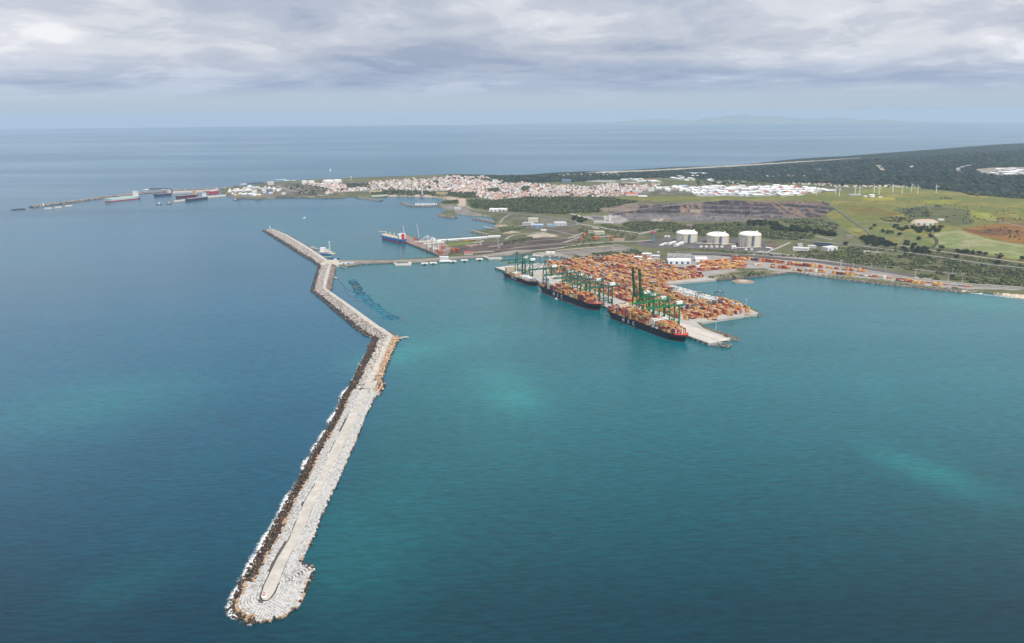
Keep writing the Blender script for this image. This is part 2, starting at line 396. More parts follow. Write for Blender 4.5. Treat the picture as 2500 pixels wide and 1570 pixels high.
for b in ((1060, 845, 130, 26, -.15, .75), (1230, 930, 70, 34, .3, .8), (1255, 980, 50, 18, .1, .8), (1180, 1000, 160, 110, 0, .35), (960, 870, 60, 22, -.2, .5), (1100, 790, 160, 40, .1, .25), (2310, 1165, 120, 26, .35, .55),
          (2180, 1120, 80, 18, .35, .35), (2150, 950, 40, 30, .4, .22), (850, 1300, 140, 130, 0, .55), (480, 1180, 110, 60, -.5, .3), (330, 1410, 130, 40, -.35, .3), (330, 960, 160, 50, -.1, .35), (120, 1010, 160, 60, -.1, .3),
          (850, 690, 60, 20, .3, .2), (1000, 1220, 90, 60, .2, .2), (2330, 735, 120, 14, .1, .75), (2460, 745, 90, 14, .1, .6)):
    tq += blob(b[0], b[1], b[2] * 1.35, b[3] * 1.4, b[4]) * b[5] * .78
tq = (np.clip(tq * np.clip(2.4 * (n1 - .16), 0, 1.5), 0, 1) * .95)[:, None]
sc_ = sc_ * (1 - tq) + TURQ[None] * tq
nr = len(rings)
SF = []
i = np.arange(na); j = (i + 1) % na
for k in range(nr - 1):
    a = 1 + k * na
    SF.append(np.stack([a + i, a + na + i, a + na + j, a + j], 1))
SF = np.vstack(SF)
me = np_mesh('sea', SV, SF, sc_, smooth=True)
msea = bpy.data.materials.new('sea_water'); msea.use_nodes = True
g = NT(msea.node_tree); b = msea.node_tree.nodes['Principled BSDF']
co = g.n('ShaderNodeTexCoord'); mp = g.n('ShaderNodeMapping'); g.lk(co.outputs['Object'], mp.inputs[0])
mp.inputs['Rotation'].default_value = (0, 0, math.radians(-24)); mp.inputs['Scale'].default_value = (.30, 1, 1)
at = g.n('ShaderNodeAttribute', attribute_name='Col')
wv = g.math('ADD', g.math('MULTIPLY', g.noise(mp.outputs[0], .15, 5, .62, .3), .84), g.math('MULTIPLY', g.noise(mp.outputs[0], .03, 3, .5, .3), .16))          # wind sea, crests across the breeze
mp2 = g.n('ShaderNodeMapping'); g.lk(co.outputs['Object'], mp2.inputs[0])
mp2.inputs['Rotation'].default_value = (0, 0, math.radians(-9)); mp2.inputs['Scale'].default_value = (.22, 1, 1)
slick = g.noise(mp2.outputs[0], .00052, 5, .6, .4)       # slicks and gusts
fine = g.mapr(wv, .34, .66, .74, 1.27, False)
patch = g.mapr(slick, .35, .65, .90, 1.10, False)
f2 = g.math('MULTIPLY', fine, patch)
g.lk(g.mixc(1.0, at.outputs[0], g.xyz(f2, f2, f2), 'MULTIPLY'), b.inputs['Base Color'])
g.lk(g.mapr(slick, .38, .64, .24, .15), b.inputs['Roughness'])
b.inputs['IOR'].default_value = 1.33; b.inputs['Specular IOR Level'].default_value = .32
bp = g.n('ShaderNodeBump'); bp.inputs['Strength'].default_value = .5; bp.inputs['Distance'].default_value = 1.6
g.lk(wv, bp.inputs['Height']); g.lk(bp.outputs[0], b.inputs['Normal'])
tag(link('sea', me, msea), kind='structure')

# ------------------------------------------------------------------ land
rows = np.geomspace(1750, 19500, 560); colsn = 820
tan0, tan1 = math.tan(math.radians(-24)), math.tan(math.radians(37.5))
tt = np.linspace(tan0, tan1, colsn)
LX = rows[:, None] * tt[None]; LY = np.broadcast_to(rows[:, None], LX.shape)
jx = (RNG.random(LX.shape) - .5) * (rows[:, None] * (tt[1] - tt[0])) * .5
LX = LX + jx
flat0 = np.stack([LX, LY, np.zeros_like(LX)], -1)
p0 = proj(flat0)
island = inpoly(p0, COAST)
LZ = Hland(LX, LY)
LZ = LZ + (hash2(LX, LY, 45) - .5) * 2.0 * (LZ > 9)
LPX = proj(np.stack([LX, LY, LZ], -1))
GREEN = np.array([.098, .100, .050])
lc = np.tile(GREEN, (LX.size, 1)).reshape(*LX.shape, 3)
nA = hash2(LX, LY, 160); nB = hash2(LX + 500, LY, 45); nC = hash2(LX, LY + 900, 16)
lc *= (.75 + .5 * nA + .3 * nB)[..., None]
wob = np.stack([(hash2(LX, LY, 60) - .5) * 7 + (hash2(LX, LY, 20) - .5) * 4, (hash2(LX + 99, LY, 60) - .5) * 2.4], -1)
def paint(poly, col, var=.25, mixn=1.0, second=None, wobble=1.0):
    mk = inpoly(LPX + wob * wobble, poly)
    c = np.array(col)[None] * (1 - var + 2 * var * (.55 * nB[mk] + .45 * nC[mk]))[:, None]
    if second is not None:
        f = np.clip((nA[mk] * .5 + nB[mk] * .5 - .42) * 6, 0, 1)[:, None]; c = c * (1 - f) + np.array(second)[None] * f
    lc[mk] = lc[mk] * (1 - mixn) + c * mixn
    return mk
FOREST = [(1080, 428), (1250, 424), (1480, 415), (1800, 398), (2160, 365), (2500, 340), (3000, 300), (3000, 450), (2500, 494), (2330, 468), (2150, 452), (1900, 446), (1600, 436), (1400, 446), (1200, 446)]
paint(FOREST, (.019, .035, .031), .5)
TOWN = [(690, 446), (800, 444), (1000, 442), (1180, 440), (1300, 455), (1500, 450), (1600, 455), (1700, 452), (1690, 470), (1560, 478), (1480, 482), (1300, 486), (1190, 486), (1100, 476), (1000, 470), (900, 468), (800, 464)]
paint(TOWN, (.20, .185, .17), .4, second=(.08, .085, .05))
INDUS = [(1690, 458), (1900, 453), (2030, 464), (1960, 475), (1800, 482), (1700, 480)]
paint(INDUS, (.33, .32, .31), .3)
paint([(640, 452), (760, 446), (800, 462), (850, 476), (740, 482), (560, 484), (545, 468)], (.19, .165, .14), .4, second=(.09, .085, .05))
paint([(1480, 483), (1560, 479), (1900, 479), (2000, 470), (2200, 462), (2330, 468), (2500, 480), (2800, 500), (2800, 700), (2500, 640), (2300, 600), (2120, 590), (2060, 560), (2010, 520), (1950, 489), (1600, 491)],
      (.205, .185, .052), .55, second=(.13, .145, .04))
paint(Q('R4', (1150, 425), (1450, 425), (1450, 450), (1250, 450)), (.26, .23, .035), .4, .8)
paint(Q('R4', (1640, 445), (1940, 450), (1900, 485), (1700, 470)), (.22, .22, .035), .4, .8)
paint(Q('R4', (1350, 345), (1700, 350), (1450, 395), (1150, 390)), (.19, .20, .04), .4, .7)
paint(Q('R4', (1950, 520), (2150, 545), (2408, 600), (2408, 630), (2200, 600), (2000, 560)), (.22, .23, .04), .4, .8)
paint(Q('R4', (1040, 480), (1300, 495), (1520, 550), (1400, 575), (1180, 560)), (.165, .115, .034), .4, .9, second=(.14, .125, .035))
paint(Q('R4', (1450, 510), (1700, 490), (2000, 520), (2050, 620), (1900, 640), (1600, 590)), (.085, .095, .045), .5, .9)
paint(Q('R4', (1950, 660), (2100, 630), (2408, 620), (2600, 640), (2600, 800), (2408, 768), (2200, 735), (2000, 690)), (.15, .075, .036), .35, second=(.23, .115, .03))
paint(Q('R4', (2200, 560), (2408, 590), (2408, 630), (2200, 610)), (.15, .10, .035), .4, .8)
paint(Q('R4', (1720, 705), (1800, 680), (1900, 668), (1960, 675), (2150, 735), (2408, 775), (2600, 800), (2600, 930), (2408, 885), (2250, 855), (1900, 805), (1745, 795), (1775, 745)), (.185, .215, .085), .22, second=(.25, .245, .125))
paint(Q('R4', (1210, 635), (1400, 665), (1600, 692), (1735, 740), (1725, 788), (1500, 765), (1300, 715)), (.135, .155, .055), .25, second=(.165, .16, .06))
paint(Q('R4', (1960, 0), (1960, 0), (1961, 1)), (.1, .1, .1))
# quarry rock: purple grey benches with rusty streaks
mk = paint(QUARRY, (.135, .118, .118), .45)
hN = Hnat(LX, LY); hj = hN + (hash2(LX, LY, 60) - .5) * 6 + (hash2(LX, LY, 25) - .5) * 3; fb = hj / 11.0 - np.floor(hj / 11.0)
face = (np.clip((fb - .30) * 6, 0, 1) * mk * np.clip((hN - 19) / 5, 0, 1))[..., None]        # raw rock faces between dusty treads
lc[:] = lc * (1 - face) + np.array([.050, .040, .047]) * (.35 + 1.3 * hash2(LX + 9, LY * .35, 9)[..., None]) * face
fq = np.clip((hash2(LX + 31, LY * .12, 13) * .55 + hash2(LX, LY * .5, 90) * .45 - .60) * 8, 0, 1)[..., None] * mk[..., None] * .8
lc[:] = lc * (1 - fq) + np.array([.24, .165, .12]) * fq
paint(Q('T7', (1600, 112), (2300, 118), (2320, 145), (1700, 135)), (.17, .115, .085), .5, .8)
paint(Q('T7', (240, 170), (480, 142), (600, 150), (560, 205), (300, 215)), (.24, .185, .14), .5, .8)
paint(Q('T7', (1060, 190), (1160, 190), (1150, 222), (1060, 215)), (.30, .24, .18), .4, .8)
paint(Q('T7', (690, 262), (820, 262), (800, 295), (700, 292)), (.36, .31, .25), .3, .9)
paint(Q('T7', (100, 250), (420, 240), (500, 290), (430, 320), (160, 290)), (.30, .28, .26), .4, .9)
paint(Q('T7', (150, 252), (280, 250), (280, 285), (170, 282)), (.10, .10, .11), .2, .9)
paint(Q('T7', (450, 230), (800, 220), (1000, 240), (1600, 255), (1650, 285), (1000, 275), (500, 280)), (.155, .145, .15), .25, .8)
HILL = Q('R3', (140, 325), (400, 330), (800, 290), (1400, 305), (1700, 345), (1350, 400), (1350, 440), (1000, 455), (600, 435), (200, 395))
paint(HILL, (.055, .064, .032), .55, second=(.095, .095, .048))
paint(Q('T7', (1000, 330), (1500, 310), (1800, 330), (2300, 400), (2250, 440), (1800, 460), (1150, 430), (850, 400)), (.075, .088, .036), .5, second=(.115, .115, .05))
paint(Q('T7', (450, 315), (600, 300), (900, 310), (800, 390), (560, 380)), (.060, .068, .034), .6, second=(.15, .09, .06))
LNG = Q('S5', (-100, 300), (60, 250), (620, 240), (1200, 250), (1700, 290), (1850, 350), (1700, 450), (1300, 440), (600, 405), (0, 385), (-250, 360), (-300, 280))
paint(LNG, (.115, .105, .105), .25)
paint(Q('S5', (1560, 330), (1700, 285), (1860, 350), (1760, 410)), (.12, .095, .06), .3)
paint(Q('S4', (-700, 600), (-300, 540), (0, 525), (300, 488), (800, 490), (1000, 500), (1010, 560), (600, 640), (0, 690), (-400, 720)), (.082, .064, .058), .4)
paint(Q('S3', (1080, 390), (1500, 350), (2000, 300), (2408, 310), (2408, 430), (1800, 470), (1350, 460), (1150, 440)), (.10, .075, .066), .4)
paint(Q('S3', (1030, 340), (1300, 310), (1620, 290), (1650, 310), (1200, 365)), (.13, .16, .05), .3)
paint(Q('S3', (1400, 345), (1550, 330), (1640, 345), (1500, 375)), (.28, .20, .17), .3)
paint(Q('S4', (170, 445), (480, 408), (560, 430), (690, 470), (300, 485)), (.36, .31, .25), .15)
paint(Q('S4', (420, 360), (1000, 330), (1100, 420), (760, 470)), (.12, .10, .075), .4)
paint(Q('S4', (-150, 420), (0, 380), (140, 400), (0, 420)), (.36, .29, .22), .3)
paint(Q('S4', (-420, 290), (-100, 285), (-60, 320), (-330, 340)), (.30, .24, .18), .3)
paint(Q('S4', (640, 700), (900, 660), (1550, 608), (1860, 660), (1620, 705), (1400, 690), (1160, 712), (1190, 770), (1000, 790), (860, 735)), (.215, .19, .17), .25)
paint(Q('S4', (300, 715), (640, 690), (900, 770), (860, 805), (700, 770), (330, 745)), (.27, .25, .22), .2)
paint(Q('S4', (0, 180), (800, 180), (1000, 280), (800, 330), (300, 340), (0, 290)), (.15, .14, .11), .4, second=(.085, .09, .05))
paint(Q('R6', (1470, 60), (1800, 70), (2400, 140), (2408, 190), (2100, 190), (1800, 265), (1430, 325), (1500, 160)), (.30, .285, .27), .12, wobble=.4)
paint(Q('R6', (1800, 265), (2100, 190), (2408, 200), (2560, 220), (2500, 250), (1900, 288)), (.11, .115, .06), .5, second=(.33, .28, .22))
paint(Q('T5', (-700, 440), (0, 540), (600, 640), (1120, 745), (1800, 850), (2408, 880), (2408, 905), (1800, 900), (1300, 860), (600, 770), (0, 720), (-500, 690), (-1000, 560)), (.30, .275, .25), .15, wobble=.3)
paint(Q('T5', (1650, 905), (1930, 925), (2408, 962), (2700, 985), (2700, 1050), (2408, 1008), (2150, 975), (1900, 945)), (.52, .43, .33), .1, wobble=.4)
paint(Q('T6', (400, 262), (850, 262), (1220, 285), (1480, 325), (1470, 420), (1360, 420), (1375, 355), (1260, 335), (1050, 303), (400, 285)), (.42, .33, .25), .15, wobble=.4)
paint(Q('T6', (1090, 400), (1450, 420), (1560, 500), (1850, 560), (1340, 530), (1310, 480), (1200, 470)), (.20, .185, .165), .25)
paint([(2372, 414), (2420, 409), (2500, 408), (2560, 412), (2560, 430), (2450, 430), (2400, 426)], (.27, .24, .20), .4)
paint(Q('R4', (680, 210), (950, 212), (950, 222), (680, 218)), (.35, .33, .3), .3, .7)
for q in ((1700, 448, 1850, 443, 3), (1120, 437, 1260, 440, 2), (1430, 440, 1620, 447, 3), (1690, 432, 1800, 442, 2), (1480, 426, 1560, 428, 2), (1600, 436, 1700, 440, 2)):
    paint([(q[0], q[1] - q[4]), (q[2], q[3] - q[4]), (q[2], q[3] + q[4]), (q[0], q[1] + q[4])], (.34, .33, .31), .3, .8, wobble=.6)
for q in ((1500, 440, 1900, 436, 6), (1350, 444, 1440, 447, 4), (1560, 446, 1800, 452, 4)):
    paint([(q[0], q[1] - q[4]), (q[2], q[3] - q[4]), (q[2], q[3] + q[4]), (q[0], q[1] + q[4])], (.10, .115, .045), .3, .7)
# far beach: a pale band just inside the coast
for k in range(1, 3):
    pass
BEACH = [(1424, 421), (1478, 419), (1600, 414), (1787, 404), (1937, 395), (2030, 389.5), (2100, 385.2), (2100, 385.9), (2030, 390.8), (1937, 397.2), (1787, 406.6), (1600, 416.8), (1478, 422)]
paint(BEACH, (.40, .35, .29), .08, wobble=.25)
paint([(1640, 420), (1700, 421), (1760, 424), (1700, 425)], (.40, .44, .50), .1)
for dk_, z_ in DECKS:
    dw = [tuple(pw(x, y, z_)[:2]) for x, y in dk_]
    LZ = np.where(inpoly(np.stack([LX, LY], -1), dw), np.minimum(LZ, 3.0), LZ)
LZ = np.where(island, LZ, -4.0)
keepv = island
qi = keepv[:-1, :-1] | keepv[1:, :-1] | keepv[:-1, 1:] | keepv[1:, 1:]
idx = np.arange(LX.size).reshape(LX.shape)
LF = np.stack([idx[:-1, :-1][qi], idx[:-1, 1:][qi], idx[1:, 1:][qi], idx[1:, :-1][qi]], 1)
used = np.unique(LF); remap = np.full(LX.size, -1); remap[used] = np.arange(len(used))
LV = np.stack([LX, LY, LZ], -1).reshape(-1, 3)[used]
me = np_mesh('terrain', LV, remap[LF], lc.reshape(-1, 3)[used], smooth=False)
mland = mat('land_cover', attr=True, rough=.95, var=.28, nscale=.03, spec=.1)
tag(link('terrain', me, mland), kind='structure')

# far mountains across the bay, well beyond the town
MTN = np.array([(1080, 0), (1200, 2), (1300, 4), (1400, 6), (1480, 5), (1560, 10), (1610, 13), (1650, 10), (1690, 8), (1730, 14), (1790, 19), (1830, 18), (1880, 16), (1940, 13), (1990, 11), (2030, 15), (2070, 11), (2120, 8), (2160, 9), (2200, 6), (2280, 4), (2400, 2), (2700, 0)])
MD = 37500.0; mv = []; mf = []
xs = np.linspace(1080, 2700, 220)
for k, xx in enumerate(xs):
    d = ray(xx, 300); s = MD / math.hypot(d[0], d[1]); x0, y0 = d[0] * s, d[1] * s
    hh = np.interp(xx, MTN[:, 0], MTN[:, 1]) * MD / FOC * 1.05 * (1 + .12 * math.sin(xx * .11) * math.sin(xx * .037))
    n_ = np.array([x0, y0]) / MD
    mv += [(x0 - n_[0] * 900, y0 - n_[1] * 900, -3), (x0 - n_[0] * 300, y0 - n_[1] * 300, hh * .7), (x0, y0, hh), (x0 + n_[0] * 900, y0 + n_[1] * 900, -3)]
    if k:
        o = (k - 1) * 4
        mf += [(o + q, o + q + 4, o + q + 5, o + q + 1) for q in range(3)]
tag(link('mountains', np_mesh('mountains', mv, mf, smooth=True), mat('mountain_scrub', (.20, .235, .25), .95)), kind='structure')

# ------------------------------------------------------------------ the long rock breakwater
M_CONC = mat('pale_concrete', (.47, .44, .39), .85, var=.22, nscale=.07)
M_CONC2 = mat('weathered_concrete', (.47, .42, .35), .9, var=.16, nscale=.05)
M_RUB = mat('rubble_core', (.10, .088, .078), .95, var=.3, nscale=.2)
CREST = 8.0
def rail(pts, z): return np.array([pw(x, y, z) for x, y in pts])
def rails(Lp, Ap, Bp, Rp, n, zc=CREST):
    return [resample(rail(p, z), n) for p, z in ((Lp, 0), (Ap, zc), (Bp, zc), (Rp, 0))]
L1 = Q('R5', (655, 405), (640, 460), (628, 505), (605, 570), (590, 630))
A1 = Q('S6', (322, 335), (240, 570), (200, 790)); B1 = Q('S6', (380, 335), (335, 560), (275, 790)); R1_ = Q('S6', (448, 430), (405, 600), (352, 845))
L2 = Q('R5', (590, 630), (640, 675), (700, 725), (800, 812), (900, 895), (1000, 985), (1090, 1050)) + Q('S7', (760, 255), (895, 325))
A2 = Q('S6', (200, 790), (640, 1115), (1170, 1512)) + Q('S7', (1155, 285)); B2 = Q('S6', (275, 790), (720, 1100), (1290, 1512)) + Q('S7', (1060, 140), (1235, 270))
R2_ = Q('S6', (300, 830), (730, 1115), (1300, 1530)) + Q('S7', (1000, 100), (1130, 180), (1290, 245), (1370, 310))
L3 = Q('S7', (895, 325), (840, 420), (805, 540), (725, 680), (640, 850), (565, 1020), (455, 1190))
A3 = Q('S7', (1155, 285), (1000, 610), (870, 880), (745, 1140)); B3 = Q('S7', (1235, 270), (1120, 530), (970, 880), (840, 1150))
R3_ = Q('S7', (1370, 310), (1290, 430), (1245, 525), (1180, 680), (1110, 850), (1040, 1040), (1118, 1105), (1040, 1245))
L4 = Q('S7', (455, 1190), (350, 1350)) + Q('S8', (850, 0), (790, 150), (720, 285), (600, 465), (520, 605), (400, 835), (320, 985), (230, 1155), (130, 1335), (50, 1480)) + Q('R8', (620, 280), (470, 530), (380, 675))
A4 = Q('S7', (700, 1170)) + Q('S8', (985, 60), (865, 300), (770, 480), (650, 750), (560, 930), (500, 1010), (430, 1160), (340, 1380), (300, 1490)) + Q('R8', (890, 340), (800, 520), (700, 730))
B4 = Q('S7', (835, 1165)) + Q('S8', (1085, 60), (990, 250), (890, 470), (800, 640), (720, 800), (640, 1000), (560, 1120), (480, 1320), (430, 1490)) + Q('R8', (1080, 250), (990, 440), (890, 700))
R4_ = Q('S7', (1040, 1245), (915, 1320), (850, 1480)) + Q('S8', (1110, 180), (1060, 330), (960, 560), (880, 740), (760, 1000), (640, 1250), (560, 1480)) + Q('R8', (1350, 110), (1250, 300), (1200, 425))
L5 = Q('R8', (380, 675), (310, 810), (250, 930), (215, 1040), (235, 1110), (300, 1170), (400, 1230), (550, 1255))
A5 = Q('R8', (700, 730), (670, 830), (655, 880), (680, 920), (720, 930)); B5 = Q('R8', (890, 700), (830, 830), (780, 900), (745, 928), (720, 930))
R5_ = Q('R8', (1200, 425), (1250, 432), (1340, 440), (1400, 490), (1330, 660), (1260, 850), (1180, 1010), (1060, 1125), (900, 1190), (700, 1242), (550, 1255))
# upper arm, from the junction out to the far beacon
L0 = Q('R5', (655, 405), (600, 365), (500, 310), (380, 232), (250, 150), (150, 85)); A0 = Q('R5', (715, 362), (600, 285), (480, 205), (340, 120), (232, 72))
B0 = Q('R5', (750, 358), (640, 282), (520, 207), (370, 122), (240, 68)); R0_ = Q('R5', (765, 350), (655, 278), (535, 203), (390, 122), (250, 66))

bw = thing('breakwater', 'long kinked rock breakwater with pale concrete road along its crest', 'breakwater', (0, 0, 0))
core = MB(); road = MB(); parts_blocks = []; dark = []
def quadstrip(mb, a, b, col=(.5, .5, .5)):
    n = len(a); V = np.vstack([a, b]); mb.add(V, [(i, i + 1, n + i + 1, n + i) for i in range(n - 1)], col)
SEGS = [(L0, A0, B0, R0_, 60, 'grey'), (L1, A1, B1, R1_, 20, 'grey'), (L2, A2, B2, R2_, 60, 'grey'), (L3, A3, B3, R3_, 40, 'mixed'), (L4, A4, B4, R4_, 80, 'white'), (L5, A5, B5, R5_, 36, 'white')]
blocks = []    # centre, size, rotation, colour, neat
def cross(a, b, t): return a + (b - a) * t
for si, (Lp, Ap, Bp, Rp, n, style) in enumerate(SEGS):
    zc = 6.5 if si == 0 else CREST
    Lr, Ar, Br, Rr = rails(Lp, Ap, Bp, Rp, n, zc)
    Lb = Lr.copy(); Lb[:, 2] = -3; Lb[:, :2] += (Lr - Ar)[:, :2] * .25; Rb = Rr.copy(); Rb[:, 2] = -3; Rb[:, :2] += (Rr - Br)[:, :2] * .25
    At = Ar.copy(); Bt = Br.copy(); At[:, 2] -= 1.2; Bt[:, 2] -= 1.2
    quadstrip(core, Lb, At); quadstrip(core, At, Bt); quadstrip(core, Bt, Rb)
    if si != 5:
        up = np.array([0, 0, .35]); lo = np.array([0, 0, -2.5])
        quadstrip(road, Ar + up, Br + up); quadstrip(road, Ar + lo, Ar + up); quadstrip(road, Br + up, Br + lo)
    else:
        up = np.array([0, 0, .30]); quadstrip(road, Ar + up, Br + up)
    # armour along each slope
    for side, (E, T_) in enumerate(((Lr, Ar), (Rr, Br))):
        if side == 1 and si in (0, 2): continue
        wid = float(np.mean(np.linalg.norm((E - T_)[:, :2], axis=1)))
        bs = 3.05 if style == 'white' else (3.6 if style == 'mixed' else 4.6)
        nr_ = max(2, int(wid / (bs * (1.09 if style == 'white' else .95)))); length = np.linalg.norm(np.diff((E + T_) / 2, axis=0), axis=1).sum()
        for r in range(nr_ + 1):
            t = (r + .3) / (nr_ + .4)            # 0 at the water, 1 at the road
            ln = cross(E, T_, t); ln = ln.copy(); ln[:, 2] = zc * (.06 + .86 * t)
            Lseg = np.linalg.norm(np.diff(ln, axis=0), axis=1).sum(); m_ = max(2, int(Lseg / (bs * (1.02 if style == 'white' else 1.04))))
            pts_ = resample(ln, m_); dr = np.gradient(pts_[:, :2], axis=0); yw = np.arctan2(dr[:, 1], dr[:, 0])
            wet = .46 if side == 0 else .03
            if style == 'white' and si == 5: wet = .24 if side == 0 else .05
            if si == 3: wet = .52 if side == 0 else .1
            if si in (0, 1, 2): wet = .33 if side == 0 else .05
            for p_, y_ in zip(pts_, yw):
                tj = t + random.gauss(0, .05)
                if style == 'white' and tj > wet:
                    col = np.array([.52, .51, .49]) * random.choice((.66, .82, .92, 1.0, 1.0, 1.08))
                    if tj < wet + (.07 if side == 0 else .03): col = np.array([.44, .30, .20]) * random.uniform(.8, 1.2)
                    sl_ = hash2(p_[0], p_[1], 26)
                    if r == nr_ and sl_ < .60: continue
                    if side == 0 and r == nr_ - 1 and sl_ < .28: continue
                    messy = (r == nr_ or (side == 0 and r == nr_ - 1 and random.random() < .5))
                    tilt = .5 if messy else .035
                    blocks.append((p_ + np.array([random.gauss(0, .13), random.gauss(0, .13), random.gauss(0, .16) + (.5 if messy else 0)]), bs * random.uniform(.90, .97), y_ + random.gauss(0, .05 if not messy else .6), tilt, col))
                elif tj > wet:
                    base = {'grey': (.36, .32, .29), 'mixed': (.46, .42, .38) if side == 0 else (.47, .33, .22)}[style]
                    if style == 'grey' and si == 1 and side == 1: base = (.24, .185, .15)
                    if random.random() < .13: continue
                    col = np.array(base) * random.choice((.62, .85, 1.0, 1.12, 1.35))
                    blocks.append((p_ + np.array([random.gauss(0, .7), random.gauss(0, .7), random.gauss(0, .5)]), bs * random.uniform(.72, 1.0), random.uniform(0, 6.3), .6, col))
                else:
                    col = np.array((.082, .058, .044)) * random.uniform(.4, 1.5) if style != 'grey' else np.array((.075, .066, .066)) * random.uniform(.35, 1.6)
                    if random.random() < .05: col = np.array((.26, .17, .105)) * random.uniform(.7, 1.2)
                    blocks.append((p_ + np.array([random.gauss(0, 1.0), random.gauss(0, 1.0), random.gauss(0, .6) + .3]), bs * random.uniform(.45, .8), random.uniform(0, 6.3), 1.0, col))
                    if tj < .2 and random.random() < .6:
                        blocks.append((p_ + np.array([random.gauss(0, 1.6), random.gauss(0, 1.6), -.5]), bs * random.uniform(.5, .9), random.uniform(0, 6.3), 1.0, col * .8))
core.build('core', M_RUB, bw); road.build('roadway', M_CONC, bw)
cen = np.array([b[0] for b in blocks]); siz = np.array([b[1] for b in blocks]); yw = np.array([b[2] for b in blocks]); tl = np.array([b[3] for b in blocks]); cl = np.array([b[4] for b in blocks])
# rotation: yaw about z then a small random tilt
R_ = rand_rot(len(cen), 1.0); cz, sz_ = np.cos(yw), np.sin(yw)
RZ = np.zeros((len(cen), 3, 3)); RZ[:, 0, 0] = cz; RZ[:, 0, 1] = -sz_; RZ[:, 1, 0] = sz_; RZ[:, 1, 1] = cz; RZ[:, 2, 2] = 1
ax = RNG.normal(0, 1, (len(cen), 2)) * tl[:, None] * .8
TX = np.zeros((len(cen), 3, 3)); TX[:, 0, 0] = 1; TX[:, 1, 1] = np.cos(ax[:, 0]); TX[:, 1, 2] = -np.sin(ax[:, 0]); TX[:, 2, 1] = np.sin(ax[:, 0]); TX[:, 2, 2] = np.cos(ax[:, 0])
TY = np.zeros((len(cen), 3, 3)); TY[:, 1, 1] = 1; TY[:, 0, 0] = np.cos(ax[:, 1]); TY[:, 0, 2] = np.sin(ax[:, 1]); TY[:, 2, 0] = -np.sin(ax[:, 1]); TY[:, 2, 2] = np.cos(ax[:, 1])
RR = RZ @ TX @ TY
neat = tl < .1
near = np.argsort(np.where(neat, np.linalg.norm(cen - np.array([0, 0, CAM_H]), axis=1), 1e9))[:300]
rest = np.setdiff1d(np.arange(len(cen)), near)
V, F = boxes_np(cen[rest], np.stack([siz[rest]] * 3, 1) * RNG.uniform(.88, 1.05, (len(rest), 3)), R=RR[rest], jitter=.05)
o = link('armour_blocks', np_mesh('armour_blocks', V, F, np.repeat(cl[rest], 8, 0)), VROCK, bw); o['kind'] = 'stuff'
# one cube-shaped armour block with chamfered upper edges, shared by the 300 largest
def block_mesh(col):
    mb = MB(); k = .5; c_ = .40
    V_ = [(-k, -k, -k), (k, -k, -k), (k, k, -k), (-k, k, -k), (-k, -k, .38), (k, -k, .38), (k, k, .38), (-k, k, .38), (-c_, -c_, .5), (c_, -c_, .5), (c_, c_, .5), (-c_, c_, .5)]
    F_ = [(0, 1, 5, 4), (1, 2, 6, 5), (2, 3, 7, 6), (3, 0, 4, 7), (4, 5, 9, 8), (5, 6, 10, 9), (6, 7, 11, 10), (7, 4, 8, 11), (8, 9, 10, 11), (3, 2, 1, 0)]
    mb.add(V_, F_, col); me_ = mb.mesh('armour_block'); me_.materials.append(VROCK); return me_
BM = [block_mesh(np.array(c)) for c in ((.52, .51, .49), (.43, .42, .405), (.56, .55, .53), (.42, .29, .19))]
for i in near:
    ci = 3 if cl[i][0] - cl[i][2] > .10 else (1 if cl[i][0] < .47 else (2 if cl[i][0] > .54 else 0))
    o = link('armour_block', BM[ci], None, bw)
    mm = Matrix(RR[i].tolist()).to_4x4(); mm.translation = Vector(cen[i]); o.matrix_local = mm @ Matrix.Scale(float(siz[i]), 4)
jp = [tuple(pw(x, y, 6.6)[:2]) for x, y in Q('R5', (672, 388), (700, 368), (722, 356), (760, 349), (835, 352), (855, 392), (812, 402), (790, 385), (745, 392), (700, 402))]
MB().prism(jp[::-1], -2, 6.7, (.33, .30, .27)).build('junction_apron', M_CONC2, bw)
# platform where the old road meets the new one, and the two little landing stages
mb = MB(); pl = [tuple(pw(x, y, 8.6)[:2]) for x, y in Q('S7', (800, 1015), (975, 1035), (925, 1165), (735, 1150))]
mb.prism(pl, 5.5, 8.9, (.6, .57, .52)); mb.build('turning_platform', M_CONC, bw)
for (a, b_) in (((1235, 300), (1380, 322)),):
    p, q = (pw(*Q('S7', k)[0], 2.5) for k in (a, b_)); MB().bar(p, q, 5, 1.2).build('access_ramp', M_CONC2, bw)
for (a, b_, lab) in ((Q('S7', (1335, 308))[0], Q('S7', (1480, 290))[0], 'pale concrete landing stage jutting from the outer breakwater bend'), (Q('S6', (340, 560))[0], Q('S6', (468, 592))[0], 'narrow concrete landing stage beside the inner breakwater road')):
    p, q = pw(*a, 2.0), pw(*b_, 2.0)
    o = thing('landing_stage', lab, 'jetty', (p[0], p[1], 0))
    d = q - p; MB().bar((0, 0, 1.9), d + np.array([0, 0, 1.9]), 7, 1.0, (.6, .57, .52)).build('deck', M_CONC, o)
    MB().box((*(d[:2] * .93), .3), (6, 6, 3.0), math.atan2(d[1], d[0]), (.5, .47, .43)).build('pier_head', M_CONC2, o)
